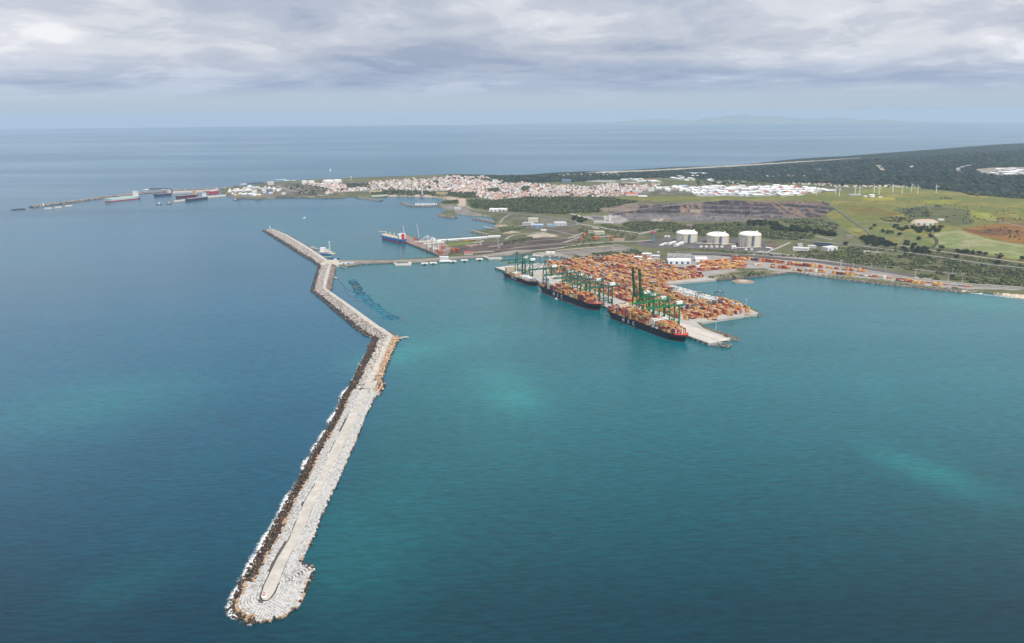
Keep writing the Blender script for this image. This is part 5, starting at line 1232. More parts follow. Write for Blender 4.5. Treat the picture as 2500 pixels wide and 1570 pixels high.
conveyor('S3', (1105, 405), (1215, 440), 13, 10, 'white conveyor dropping from the pier towers'); conveyor('S3', (1085, 475), (1220, 445), 10, 12, 'white conveyor rising from the squat orange tower')
conveyor('S3', (1520, 478), (1840, 462), 4, 4, 'long low covered conveyor along the causeway root')
conveyor('S3', (690, 335), (1070, 340), 9, 12, 'white belt gallery along the coal pier crest', (.66, .62, .58))
# red capped blue steel tower
p = pt(*Q('S4', (2075, 560))[0]); o = thing('flare_tower', 'blue lattice tower under a wide red cap', 'tower', p); h = 150 * .1661 * depth_of(p) / FOC
for sx_ in (-1, 1):
    for sy in (-1, 1): MB().bar((sx_ * 4, sy * 4, 0), (sx_ * 3, sy * 3, h), .9, .9, (.10, .20, .40)).build('leg', VC, o)
for k in range(5): MB().box((0, 0, h * (k + .6) / 5.2), (9, 9, .8), col=(.12, .24, .46)).build('platform', VC, o)
MB().box((0, 0, h + 1.5), (24, 8, 4), col=(.42, .05, .05)).build('cap', VC, o)
# --- LNG tanks
def lng_tank(cx, base, half, wallh, label):
    l, r = Q('S5', (cx - half, base - 28), (cx + half, base - 28)); a, b_ = pt(*l), pt(*r); R = np.linalg.norm((b_ - a)[:2]) / 2; c = (a + b_) / 2; zb = float(Hnat(c[0], c[1])) - .5
    hh = wallh * .1661 * depth_of(c) / FOC; o = thing('storage_tank', label, 'tank', (c[0], c[1], zb), 0, 'domed gas tanks in a row')
    MB().lathe([(R, 0), (R, hh)], 64, col=(.56, .52, .45)).build('shell', mat('tank_concrete', attr=True, rough=.9, var=.10, nscale=.03), o, smooth=True)
    MB().lathe([(R + .9, hh - 2.2), (R + 1.1, hh), (R + .9, hh + 1.0), (R - 1, hh + 1.0)], 64, col=(.66, .58, .42)).build('ring_beam', VC, o)
    MB().lathe([(R * math.cos(t_), hh + 1 + R * .27 * math.sin(t_)) for t_ in np.linspace(.05, math.pi / 2, 9)], 64, col=(.78, .77, .74)).build('dome', VC, o, smooth=True)
    for ang_ in (-2.75, -1.95, -.55, 1.1):
        MB().box(((R + .7) * math.cos(ang_), (R + .7) * math.sin(ang_), hh / 2), (1.6, 5, hh), ang_, (.60, .56, .49)).build('buttress', VC, o)
    x0, y0 = R * math.cos(-1.52), R * math.sin(-1.52) - 4
    mb = MB()
    for sx_ in (-1, 1):
        for sy in (-1, 1): mb.bar((x0 + sx_ * 3, y0 + sy * 2, 0), (x0 + sx_ * 3, y0 + sy * 2, hh + 4), .7, .7, (.14, .20, .30))
    for k in range(9): mb.box((x0, y0, hh * (k + 1) / 9), (7, 5, .5), col=(.16, .24, .36)); mb.bar((x0 - 3, y0 - 2, hh * k / 9), (x0 + 3, y0 - 2, hh * (k + 1) / 9), .6, .6, (.16, .24, .36))
    mb.build('stair_tower', VC, o)
    x1 = R * math.cos(-2.05); y1 = R * math.sin(-2.05) - 2; MB().box((x1, y1, hh / 2), (6, 2.4, hh), col=(.33, .33, .33)).bar((x1 - 3.4, y1 - 1, 0), (x1 - 3.4, y1 - 1, hh), .8, .8, (.45, .44, .42)).bar((x1 + 3.4, y1 - 1, 0), (x1 + 3.4, y1 - 1, hh), .8, .8, (.45, .44, .42)).build('pipe_riser', VC, o)
    MB().box((0, -R * .52, hh + R * .16), (R * .75, 8, 3), col=(.20, .24, .30)).box((-R * .1, -R * .35, hh + R * .24), (R * .4, 6, 3.5), col=(.24, .30, .38)).build('roof_platform', VC, o)
    MB().cyl((0, -R * .3, hh + R * .2), (0, -R * .3, hh + R * .2 + 12), .6, n=6, col=(.35, .35, .36)).build('vent_stack', VC, o)
    MB().box((R * .72, R * .3, hh + R * .16 + 3), (6, 6, 5), col=(.66, .66, .64)).build('penthouse', VC, o); MB().bar((-R * .9, 0, hh + 3), (R * .9, 0, hh + 3), .01, .01)
    return o
lng_tank(457, 322, 157, 122, 'pale concrete domed gas tank beside the long white sheds'); lng_tank(909, 352, 161, 122, 'pale concrete domed gas tank standing between the other two'); lng_tank(1380, 385, 165, 165, 'pale concrete domed gas tank by the earth slope and blue riser')
for (l, r, h, d, lab) in (((88, 365), (180, 330), 22, 12, 'small white shed farthest from the gas tanks'), ((213, 350), (310, 315), 30, 14, 'white ribbed shed between two others by the gas tanks'), ((316, 375), (425, 328), 36, 14, 'longest white shed in front of the first gas tank'), ((1128, 408), (1188, 402), 46, 10, 'white compressor house between the second and third tank'), ((1620, 405), (1700, 415), 26, 12, 'white low hut at the foot of the earth slope'), ((135, 238), (212, 240), 26, 12, 'white hut on the yard behind the conveyor end'), ((-370 + 400, 470), (60, 470), 20, 12, 'small white kiosk below the gas yard')):
    bld('plant_shed', lab, 'shed', l, r, h, d, (.70, .69, .66), (.66, .65, .63), 'gable', reg='S5', doors=1)
def rack(l, r, label):
    a, w_, yaw = frame2(*Q('S5', l, r)); o = thing('pipe_rack', label, 'pipe rack', (a[0], a[1], float(Hnat(a[0], a[1]))), yaw); n = int(w_ / 14) + 1
    for k in range(n):
        for y in (0, 6): MB().bar((k * 14, y, 0), (k * 14, y, 6), .6, .6, (.5, .45, .36)).build('post', VC, o)
    for y in (0, 1.5, 3, 4.5, 6): MB().cyl((0, y, 6), (w_, y, 6), .45, n=6, col=(.62, .58, .48)).build('pipe', VC, o)
rack((600, 345), (1180, 362), 'long raised pipe rack in front of the middle gas tank'); rack((1190, 415), (1560, 400), 'raised pipe rack curving before the third gas tank')
for k, x in enumerate((668, 745, 822, 900, 975)):
    p = pt(*Q('S5', (x, 385))[0]); o = thing('vaporiser', 'white box vaporiser in the row before the middle gas tank', 'plant unit', p, .1, 'row of white vaporisers'); MB().box((0, 0, 3.2), (11, 8, 6.4), col=(.62, .62, .60)).build('casing', VC, o); MB().box((0, 0, 6.8), (9, 6, .8), col=(.45, .38, .25)).build('top_frame', VC, o)
for k, x in enumerate((1330, 1412)):
    p = pt(*Q('S5', (x, 425))[0]); o = thing('vaporiser', 'white box vaporiser in the pair before the third gas tank', 'plant unit', p, .1, 'pair of white vaporisers'); MB().box((0, 0, 2.6), (11, 8, 5.2), col=(.62, .62, .60)).build('casing', VC, o); MB().box((0, 0, 5.6), (9, 6, .8), col=(.45, .38, .25)).build('top_frame', VC, o)
# buildings right of the tanks
bld('control_building', 'low white office wings by the solar field', 'building', (2020, 430), (2260, 440), 42, 22, (.70, .69, .67), (.66, .66, .64), windows=1, reg='S5')
bld('control_building', 'white cubic block above the low office wings', 'building', (2100, 378), (2165, 378), 40, 14, (.66, .67, .68), (.6, .6, .6), windows=2, reg='S5')
bld('control_building', 'white two storey block beside the solar field', 'building', (2250, 395), (2362, 395), 34, 16, (.68, .67, .65), (.62, .62, .6), windows=2, reg='S5')
bld('workshop', 'long white workshop with flat roof under the solar field', 'building', (100, 447), (215, 432), 38, 30, (.70, .69, .67), (.66, .66, .65), doors=2, reg='T5')
p = [pt(*q) for q in Q('T5', (-75, 385), (140, 405), (155, 372), (-60, 358))]; o = thing('solar_array', 'dark field of tilted solar panels behind the white workshop', 'solar array', p[0]); zz = 0
nrow_ = 8
for k in range(nrow_):
    f0 = k / nrow_; f1 = (k + .8) / nrow_; a = p[0] + (p[3] - p[0]) * f0; b_ = p[1] + (p[2] - p[1]) * f0; c = p[1] + (p[2] - p[1]) * f1; d = p[0] + (p[3] - p[0]) * f1
    V = [a - p[0] + [0, 0, 2.0], b_ - p[0] + [0, 0, 2.0], c - p[0] + [0, 0, 4.2], d - p[0] + [0, 0, 4.2]]; MB().add(V, [(0, 1, 2, 3)], (.015, .02, .04)).add([v - np.array([0, 0, .25]) for v in V], [(3, 2, 1, 0)], (.2, .2, .2)).build('panel_row', mat('solar_glass', (.015, .02, .04), .25, attr=False), o)
bld('farm_ruin', 'grey brown roofless farmhouse among trees', 'house', (318, 296), (395, 296), 32, 12, (.33, .29, .27), (.28, .25, .23), reg='T5', windows=1)
bld('farm_shed', 'long white farm shed under a bare sandy mound', 'shed', (1132, 140), (1345, 148), 34, 18, (.70, .68, .66), (.60, .58, .55), reg='T5', doors=3, doorc=(.1, .1, .1))
bld('farm_shed', 'white low shed on the sandy mound', 'shed', (1400, 88), (1470, 88), 16, 10, (.66, .65, .63), (.6, .6, .58), reg='T5')
bld('site_hut', 'small white hut in the green scrub below the road', 'shed', (522, 465), (600, 468), 18, 8, (.66, .65, .63), (.6, .6, .6), reg='T5')
bld('site_hut', 'low broken grey slab building in the scrub', 'ruin', (610, 470), (735, 475), 14, 12, (.38, .35, .32), (.35, .32, .30), reg='T5')
bld('pump_house', 'reddish brick ruin on the scrub slope behind the tanks', 'ruin', (452, 85), (545, 82), 36, 12, (.30, .21, .19), (.26, .19, .17), reg='S5')
# sandy mound
p = pt(*Q('T5', (1240, 110))[0]); mb = MB(); mb.lathe([(52, -4), (44, 5), (34, 11), (20, 13), (0, 13.5)], 22, col=(.46, .36, .27)); o = mb.build('sand_mound', VROCK, None, loc=p); o.scale = (1.2, .6, 1); tag(o, 'flat topped bare sandy mound behind the white farm shed', 'mound')
# terminal service buildings
bld('maintenance_shed', 'wide white maintenance shed with dark blue doors', 'warehouse', (190, 628), (520, 632), 70, 42, (.68, .69, .70), (.76, .76, .75), 'gable', doors=4, doorc=(.03, .09, .22), reg='S5')
bld('maintenance_shed', 'white round-shouldered store beside the maintenance shed', 'warehouse', (590, 598), (758, 598), 66, 36, (.72, .71, .69), (.76, .76, .74), 'gable', doors=1, reg='S5')
for (l, r, h, d, wc, rc, lab) in (((-60, 560), (60, 565), 50, 26, (.45, .50, .55), (.60, .62, .64), 'blue grey terminal office with flat roof'), ((-200, 520), (-60, 525), 40, 26, (.66, .65, .63), (.70, .69, .67), 'pale terminal gate office with wide flat roof'), ((-320, 560), (-210, 566), 36, 24, (.68, .67, .66), (.72, .72, .7), 'white canteen block behind the red stacks'), ((-120, 588), (30, 594), 30, 20, (.70, .70, .68), (.72, .72, .7), 'long white lane canopy by the terminal gate')):
    bld('terminal_office', lab, 'building', l, r, h, d, wc, rc, windows=2, reg='S5')
for k, (x0, y0, x1, y1) in enumerate(((1030, 305, 1150, 298), (1165, 298, 1340, 285), (1350, 284, 1570, 270), (1575, 270, 1750, 256), (1758, 250, 1940, 240))):
    lb = ('first', 'second', 'third', 'fourth', 'last')[k]; bld('bulk_shed', 'long pale barrel roofed shed, %s from the coal pier' % lb, 'warehouse', (x0, y0), (x1, y1), 32, 22, (.40, .42, .44), (.68, .70, .72), 'gable', reg='S3', group='row of pale bulk sheds')
# --- coal pier machinery
PA, PB = pw(*Q('S3', (530, 297))[0], 5.6), pw(*Q('S3', (1040, 505))[0], 5.6); pv_ = (PB - PA) / np.linalg.norm(PB - PA); PYAW = math.atan2(pv_[1], pv_[0])
for x, lab in ((860, 'white ship unloader nearer the pier tip with raised stays'), (935, 'white ship unloader nearer the pier root')):
    f = (x - 530) / 510; sts_crane(0, (.66, .63, .60), lab, base=(PA + (PB - PA) * f + np.array([-pv_[1], pv_[0], 0]) * 5, PYAW), nm='ship_unloader', H=32, apex=56, out=34, G=20, W=16, back=26, group='white ship unloaders')
def mobile_crane(x, y, hpx, lean, label):
    p = pw(*Q('S3', (x, y))[0], 5.6); h = hpx * .1661 * depth_of(p) / FOC; o = thing('mobile_harbour_crane', label, 'crane', p, .3, 'slender mobile harbour cranes'); c = (.16, .22, .30)
    MB().box((0, 0, 1.8), (16, 9, 2.6), col=(.10, .12, .16)).build('chassis', VC, o); MB().box((0, 0, 6), (10, 7, 6), col=c).build('slewing_cab', VC, o); MB().bar((0, 0, 8), (0, 0, h * .42), 2.6, 2.6, c).build('tower', VC, o)
    mb = MB(); tip = np.array([lean * h, 0, h]); root = np.array([1.5, 0, 14])
    for s_ in (-1, 1): mb.bar(root + [0, s_ * 1.3, 0], tip + [0, s_ * .5, 0], .7, .7, (.66, .66, .66)); mb.bar(root + [2.2, s_ * 1.3, 0], tip + [.6, s_ * .5, 0], .7, .7, (.66, .66, .66))
    for k in range(10): q = root + (tip - root) * k / 10; q2 = root + (tip - root) * (k + 1) / 10; mb.bar(q + [0, -1.2, 0], q2 + [0, 1.2, 0], .4, .4, (.66, .66, .66))
    mb.build('boom', VC, o); MB().bar((0, 0, h * .42), tip, .3, .3, (.3, .3, .3)).build('luffing_rope', VC, o)
mobile_crane(525, 290, 232, -.06, 'slender mobile harbour crane beside the blue bulk carrier'); mobile_crane(735, 280, 245, -.10, 'slender mobile harbour crane next to the red hopper')
p = pw(*Q('S3', (693, 275))[0], 5.6); o = thing('hopper', 'dark red hopper on the pale pier deck', 'hopper', p, .2); MB().box((0, 0, 6), (16, 9, 4), col=(.42, .06, .05)).build('bin', VC, o)
for x in (-7, 7):
    for y in (-4, 4): MB().bar((x, y, 0), (x, y, 4.5), .8, .8, (.3, .06, .05)).build('leg', VC, o)
def stacker(reg, x, y, s_, col, label):
    p = pt(*Q(reg, (x, y))[0]); o = thing('stacker_reclaimer', label, 'machine', p, .9)
    MB().box((0, 0, 3), (12, 10, 6), col=np.array(col) * .8).build('bogie_frame', VC, o)
    for q in (((-4, -3, 6), (0, 0, 30 * s_)), ((4, -3, 6), (0, 0, 30 * s_)), ((-4, 3, 6), (0, 0, 30 * s_)), ((4, 3, 6), (0, 0, 30 * s_))): MB().bar(*q, 1.0, 1.0, col).build('mast', VC, o)
    MB().bar((0, 0, 10), (-42 * s_, 0, 14), 3, 2.2, col).build('boom', VC, o); MB().bar((0, 0, 10), (20 * s_, 0, 16), 3, 2.2, col).build('tail_conveyor', VC, o); MB().bar((0, 0, 30 * s_), (-36 * s_, 0, 14.5), .5, .5, col).bar((0, 0, 30 * s_), (18 * s_, 0, 16), .5, .5, col).build('stay', VC, o)
    MB().box((17 * s_, 0, 13), (6, 5, 5), col=(.4, .38, .36)).build('counterweight', VC, o)
stacker('S3', 1640, 350, .9, (.48, .42, .38), 'pale rusty stacker with its boom over the coal field'); stacker('S3', 1905, 400, 1.35, (.36, .33, .34), 'tall grey reclaimer lattice standing in the coal yard')
# --- mooring dolphins and works along the causeway
for k, x in enumerate(((825, 640), (950, 632), (1240, 608), (1407, 594), (1628, 577))):
    p = pw(*Q('S3', x)[0], 0); o = thing('mooring_dolphin', 'white concrete mooring dolphin off the causeway', 'dolphin', (p[0], p[1], 0), .1, 'row of white mooring dolphins'); MB().box((0, 0, 4.4), (24, 12, 4), col=(.72, .70, .67)).build('cap', VC, o); MB().box((0, -5.5, 2.5), (8, 2.5, 4), col=(.03, .03, .03)).build('fender', VC, o)
    for xx in (-8, 0, 8): MB().cyl((xx, 2, -3), (xx, 2, 2.4), 1.2, n=8, col=(.25, .24, .22)).build('pile', VC, o)
a, w_, yaw = frame2(*Q('S3', (1045, 612), (1210, 606)), z=0); o = thing('control_platform', 'white two storey control building on a platform in the water', 'building', (a[0], a[1], 0), yaw); MB().box((w_ / 2, 10, 4), (w_ * 1.05, 24, 3), col=(.70, .68, .65)).build('platform', VC, o); MB().box((w_ * .42, 12, 12), (w_ * .75, 14, 13), col=(.72, .71, .69)).build('wall', VC, o); MB().box((w_ * .42, 12, 19), (w_ * .8, 16, 1), col=(.70, .72, .74)).build('roof', VC, o)
for zz in (9, 14):
    for k in range(7): MB().box((w_ * (.09 + .11 * k), 4.9, zz), (w_ * .05, .3, 2.4), col=(.06, .07, .09)).build('window', VC, o)
for k in range(5): MB().cyl((w_ * (.1 + .2 * k), 6, -3), (w_ * (.1 + .2 * k), 6, 2.6), 1.3, n=8, col=(.25, .24, .22)).build('pile', VC, o)
def quaybox(reg, pts, z, col, label, name='berth'):
    poly = [tuple(pw(x, y, z)[:2]) for x, y in Q(reg, *pts)]; c = np.mean(poly, axis=0); o = thing(name, label, 'berth', (c[0], c[1], 0)); MB().prism([(x - c[0], y - c[1]) for x, y in poly], -2, z, col).build('deck', M_CONC, o); return o
quaybox('S3', [(390, 645), (605, 640), (600, 618), (395, 622)], 3.5, (.6, .57, .52), 'pale concrete berth front on the causeway'); quaybox('S3', [(365, 612), (395, 640), (420, 640), (400, 605)], 4.2, (.6, .57, .52), 'pale wing wall closing the junction end of the causeway berth'); quaybox('S3', [(570, 600), (600, 640), (625, 638), (635, 592)], 4.2, (.6, .57, .52), 'pale wing wall closing the landward end of the causeway berth')
quaybox('S3', [(1670, 512), (1760, 548), (1950, 540), (1945, 528), (1780, 534), (1700, 506)], 5.2, (.3, .28, .26), 'narrow dark jetty bridge bending off the causeway')
for x in (1782, 1935):
    p = pw(*Q('S3', (x, 560))[0], 0); o = thing('mooring_dolphin', 'concrete block dolphin carrying the bent jetty bridge', 'dolphin', (p[0], p[1], 0), .1, 'blocks under the bent jetty bridge'); MB().box((0, 0, 2.6), (14, 10, 5), col=(.55, .50, .43)).build('cap', VC, o); MB().box((0, 0, -1.5), (12, 8, 3.5), col=(.2, .18, .16)).build('footing', VC, o)
quaybox('S4', [(300, 745), (370, 756), (480, 745), (440, 715), (310, 715)], 4.6, (.45, .42, .38), 'little landing quay by the white round stores')
for k, x in enumerate((530, 595)):
    p = pt(*Q('S4', (x, 712))[0]); o = thing('oil_tank', 'squat white tank by the landing quay', 'tank', p, 0, 'pair of squat white tanks'); MB().lathe([(10, 0), (10, 5.5), (0, 7.2)], 20, col=(.72, .70, .66)).build('shell', VC, o); MB().lathe([(10.2, 5.2), (10.2, 5.7), (9.6, 5.7)], 20, col=(.6, .58, .54)).build('rim', VC, o)
# service pontoons moored inside the breakwater junction
BL = (.04, .11, .25)
def pontoon(reg, x, y, w_, d, h, col, yaw, label, extra=None):
    p = pw(*Q(reg, (x, y))[0], 0); o = thing('work_pontoon', label, 'pontoon', (p[0], p[1], 0), yaw); MB().box((0, 0, h / 2 - .5), (w_, d, h + 1), col=col).build('hull', VC, o); MB().box((0, 0, h + .3), (w_ * .96, d * .94, .4), col=np.array(col) * 1.3).build('deck', VC, o)
    for sx_ in (-1, 1): MB().bar((sx_ * w_ * .45, -d / 2, h + .5), (sx_ * w_ * .45, d / 2, h + 1.8), .5, .5, (.6, .6, .58)).build('railing', VC, o)
    if extra: extra(o, h)
    return o
def house_x(o, h):
    MB().box((-12, 3, h + 8), (17, 13, 15), col=(.74, .73, .71)).build('accommodation', VC, o); MB().box((5, 3, h + 5), (14, 11, 9), col=(.55, .53, .50)).build('workshop', VC, o)
    mb = MB()
    for sx_ in (-1, 1):
        for sy in (-1, 1): mb.bar((16 + sx_ * 2, 3 + sy * 2, h), (16 + sx_ * 1.2, 3 + sy * 1.2, h + 36), .7, .7, (.66, .66, .64))
    for k in range(8): mb.bar((14.3, 1.2, h + 4.4 * k), (17.7, 1.2, h + 4.4 * (k + 1)), .5, .5, (.66, .66, .64))
    mb.build('lattice_tower', VC, o); MB().box((16, 3, h + 37), (5, 5, 3), col=(.68, .68, .66)).build('tower_head', VC, o)
pontoon('S6', 265, 130, 52, 22, 4, (.42, .38, .33), -.25, 'beige pontoon with a white block house and lattice tower', house_x)
pontoon('S6', 250, 165, 46, 13, 4, BL, -.42, 'dark blue work barge under the white block house'); pontoon('S6', 420, 235, 32, 14, 3.5, BL, -.3, 'dark blue work barge by the junction with a pale jib'); pontoon('S6', 385, 158, 22, 14, 4, (.52, .45, .35), -.2, 'tan square pontoon beside the lattice tower')
pontoon('R2', 790, 760, 16, 9, 4, (.36, .34, .31), .3, 'small grey landing pontoon along the inner breakwater arm'); pontoon('R2', 812, 772, 16, 9, 4, (.36, .34, .31), .3, 'second grey pontoon at the end of the catwalk')
def gangway(reg, a, b_, z, col, label):
    p, q = (pw(*k, z) for k in Q(reg, a, b_)); o = thing('gangway', label, 'gangway', p); d = q - p; MB().bar((0, 0, 0), d, 2.4, .8, col).build('walkway', VC, o)
    for s_ in (-1, 1): MB().bar((s_ * .5, s_ * 1.0, 1.2), d + np.array([s_ * .5, s_ * 1.0, 1.2]), .2, .2, np.array(col) * .8).build('handrail', VC, o)
gangway('S6', (185, 205), (380, 200), 4.5, (.50, .48, .28), 'yellowish gangway spanning to the blue work barge'); gangway('R2', (725, 758), (870, 770), 4.5, (.45, .43, .38), 'thin catwalk linking the arm to the grey pontoons')
bld('harbour_hut', 'white cube hut at the causeway junction', 'hut', (415, 272), (462, 272), 26, 8, (.74, .73, .71), (.66, .66, .64), z=5, reg='S6', doors=1)
for k, (x, y, w_) in enumerate(((550, 340, 90), (650, 332, 70), (500, 358, 60), (735, 338, 45))):
    bld('site_cabin', ('long white cabin block on the rocky junction', 'pale blue grey cabin beside the long white one', 'white low cabin by the slipway', 'white small cabin at the dark rocks')[k], 'cabin', (x, y), (x + w_, y), 26, 7, (.72, .71, .69) if k != 1 else (.55, .60, .64), (.66, .66, .64), z=5.0, reg='S6', doors=1)
gangway('S6', (530, 378), (655, 415), 2.5, (.62, .62, .60), 'pale slipway pontoon reaching out below the cabins')
# --- fish farm rings in the harbour
def ring_mesh(r, tube, col, nm, z=0.0, n=40):
    mb = MB(); V = [((r + tube * math.cos(b_)) * math.cos(a), (r + tube * math.cos(b_)) * math.sin(a), z + tube * math.sin(b_)) for a in np.linspace(0, 2 * math.pi, n, endpoint=False) for b_ in np.linspace(0, 2 * math.pi, 6, endpoint=False)]
    F = [(i * 6 + k, ((i + 1) % n) * 6 + k, ((i + 1) % n) * 6 + (k + 1) % 6, i * 6 + (k + 1) % 6) for i in range(n) for k in range(6)]
    mb.add(V, F, col); return mb
RINGS = [(770, 680, 'd'), (815, 717, 'd'), (835, 763, 'g'), (863, 797, 'd'), (862, 842, 'b'), (915, 885, 'd'), (885, 930, 't'), (995, 932, 't'), (1010, 965, 't'), (1045, 1008, 'b'), (1088, 1050, 't'), (1175, 1097, 'b'), (1215, 1135, 't'), (1282, 1187, 't'), (1343, 1242, 't'), (1392, 1322, 't'), (1452, 1300, 'b'), (1525, 1335, 'b'), (760, 642, 't')]
RC = dict(d=(.015, .035, .075), g=(.10, .12, .13), b=(.02, .10, .20), t=(.02, .19, .30)); RN = dict(d='dark', g='grey', b='blue', t='turquoise')
for x, y, k in RINGS:
    p = pw(*Q('S6', (x, y))[0], 0); r = random.uniform(12.4, 14); o = thing('fish_farm_ring', '%s floating fish pen ring in the string inside the breakwater' % RN[k], 'fish pen', (p[0], p[1], .3), random.uniform(0, 3), 'string of %s fish pen rings' % RN[k])
    ring_mesh(r, .75, RC[k], 'f').build('float_collar', VC, o); ring_mesh(r - 1.6, .45, np.array(RC[k]) * .8, 'f').build('inner_collar', VC, o); ring_mesh(r - .8, .16, np.array(RC[k]) * 1.2, 'f', 1.3).build('handrail', VC, o)
    for q in range(12): aa = q * math.pi / 6; MB().bar(((r - .8) * math.cos(aa), (r - .8) * math.sin(aa), 0), ((r - .8) * math.cos(aa), (r - .8) * math.sin(aa), 1.3), .25, .25, RC[k]).build('stanchion', VC, o)
for k, pp in enumerate((Q('S6', (435, 500), (470, 595), (550, 680), (610, 770), (640, 850)), Q('S6', (640, 850), (720, 930), (820, 990), (960, 1050), (1110, 1160)), Q('S6', (550, 680), (640, 790), (780, 860)))):
    c = resample(np.array([pw(x, y, .15) for x, y in pp]), 30); mb = MB()
    for i in range(29): mb.bar(c[i], c[i + 1], .8, .4, (.04, .06, .09))
    o = mb.build('mooring_line', VC); tag(o, ('dark floating line from the landing stage toward the fish pens', 'dark floating line running alongside the fish pens', 'dark floating line branching to the fish pens')[k], 'rope')
for reg, x, y, lab in (('S2', 2025, 1355, 'small rust coloured buoy off the quay end'), ('R6', 2350, 848, 'tiny dark buoy far off the unfinished quay'), ('S6', 1660, 1355, 'small red buoy beyond the last fish pens')):
    p = pw(*Q(reg, (x, y))[0], 0); o = thing('buoy', lab, 'buoy', (p[0], p[1], 0)); MB().lathe([(0, -.6), (1.6, 0), (1.6, .9), (.4, 1.2), (.3, 3.4), (0, 3.6)], 10, col=(.30, .08, .05)).build('float', VC, o); MB().lathe([(.5, 3.6), (.5, 4.4), (0, 4.8)], 8, col=(.3, .1, .06)).build('topmark', VC, o)
p = pw(*Q('S5', (1290, 885))[0], 0); mb = MB(); mb.lathe([(36, -.4), (30, .25), (20, .8), (9, 1.1), (0, 1.2)], 28, col=(.28, .21, .165)); o = mb.build('sandbank', VROCK, None, loc=(p[0], p[1], -.1)); o.scale = (1.05, 1.15, 1); tag(o, 'round brown sandbank just awash in the inner basin', 'sandbank')
mb = MB(); mb.lathe([(15, 0), (9, .6), (0, .8)], 20, col=(.46, .39, .31)); q = mb.build('dry_crest', VROCK, o, loc=(1, 2, .9))

# --- light masts
for reg, x, yb, yt, lab in (('S2', 2230, 690, 545, 'thin light mast at the outer corner of the container yard'), ('S2', 1790, 1020, 868, 'thin light mast beside the empty quay apron'), ('T5', 247, 622, 556, 'tall light mast, stack-side one of a pair by the railway'), ('T5', 262, 622, 556, 'tall light mast, far one of a pair by the railway'), ('T5', 612, 655, 600, 'light mast standing at the rail curve'), ('T5', 1510, 815, 728, 'light mast by the last container stacks'), ('T5', 1130, 755, 695, 'light mast at the end of the dark railway'), ('T5', 772, 690, 630, 'light mast beside the pale service road'), ('T5', 1565, 740, 660, 'lattice mast in the coastal scrub'), ('T5', 1680, 820, 770, 'short mast among the shore trees'), ('T5', 395, 680, 592, 'light mast by the white stack on the shore strip')):
    p = pt(*Q(reg, (x, yb))[0]) if reg == 'T5' else pw(*Q(reg, (x, yb))[0], 5.6); h = (yb - yt) * ZR[reg][2] * depth_of(p) / FOC; o = thing('light_mast', lab, 'light mast', p); MB().cyl((0, 0, -.4), (0, 0, h), .65, .35, 8, col=(.62, .62, .62)).build('pole', VC, o); MB().lathe([(.5, h - .6), (2.0, h), (2.0, h + .6), (0, h + .9)], 10, col=(.66, .66, .66)).build('lamp_ring', VC, o)
for x, yb, yt, lab in ((938, 335, 262, 'tree-side'), (968, 330, 250, 'ditch-side')):
    p = pt(*Q('T5', (x, yb))[0]); h = (yb - yt) * .2076 * depth_of(p) / FOC; o = thing('power_pole', 'white twin power pole, %s one, in the smaller green field' % lab, 'pole', p); MB().cyl((0, 0, -.4), (0, 0, h), .55, .35, 8, col=(.66, .65, .63)).build('pole', VC, o); MB().bar((-3, 0, h), (3, 0, h), .35, .35, (.55, .55, .54)).build('cross_arm', VC, o)
for x, yb, yt, lab in ((1690, 445, 372, 'ditch-side'), (1748, 450, 372, 'outer')):
    p = pt(*Q('T5', (x, yb))[0]); h = (yb - yt) * .2076 * depth_of(p) / FOC; o = thing('power_pole', 'white twin power pole, %s one, in the large pale field' % lab, 'pole', p); MB().cyl((0, 0, -.4), (0, 0, h), .55, .35, 8, col=(.66, .65, .63)).build('pole', VC, o); MB().bar((-3, 0, h), (3, 0, h), .35, .35, (.55, .55, .54)).build('cross_arm', VC, o)
# --- wind turbines
TW = ['nearest the white industrial sheds', 'shed-side one of the pair next to the sheds', 'field-side one of the pair next to the sheds', 'shed-side one of the pair over the low covered reservoir', 'tank-side one of the pair over the low covered reservoir', 'shed-side one of the pair past the round reservoir', 'field-side one of the pair past the round reservoir', 'shed-side one of the pair over the yellow field', 'outer one of the pair over the yellow field', 'shed-side one of the pair by the tall mast', 'outer one of the pair by the tall mast', 'standing alone at the row end']
for k, (x, y) in enumerate(((880, 410), (1023, 404), (1050, 416), (1165, 401), (1198, 407), (1305, 396), (1341, 407), (1443, 391), (1510, 403), (1580, 388), (1625, 401), (1762, 396))):
    p = pt(*Q('R4', (x, y))[0]); s = .3322 * depth_of(p) / FOC; h = 50 * s; o = thing('wind_turbine', 'white wind turbine, ' + TW[k], 'wind turbine', (p[0], p[1], p[2] - .5), random.uniform(-.5, .5), 'wind turbines on the plateau'); WC = (.70, .70, .70)
    MB().cyl((0, 0, 0), (0, 0, h), 2.3, 1.3, 12, col=WC).build('tower', VC, o); MB().box((0, .5, h + .9), (3, 7, 3), col=WC).build('nacelle', VC, o); MB().cyl((0, -3, h + .9), (0, -4.6, h + .9), 1.4, .5, 8, col=WC).build('hub', VC, o); a0 = random.uniform(0, 2.1); bl_ = 21 * s
    for q in range(3):
        a = a0 + q * 2 * math.pi / 3; d = np.array([math.cos(a), 0, math.sin(a)]); n_ = np.array([-math.sin(a), 0, math.cos(a)]); c = np.array([0, -3.8, h + .9])
        V = [c - n_ * 1.0, c + n_ * 1.0, c + d * bl_ * .25 + n_ * 1.9, c + d * bl_ * .25 - n_ * .9, c + d * bl_ + n_ * .6, c + d * bl_ - n_ * .3]; V2 = [v + np.array([0, .5, 0]) for v in V]
        MB().add(V + V2, [(0, 1, 2, 3), (3, 2, 4, 5), (7, 6, 9, 8), (8, 9, 11, 10), (1, 7, 8, 2), (2, 8, 10, 4), (6, 0, 3, 9), (9, 3, 5, 11), (4, 10, 11, 5)], WC).build('blade', VC, o)
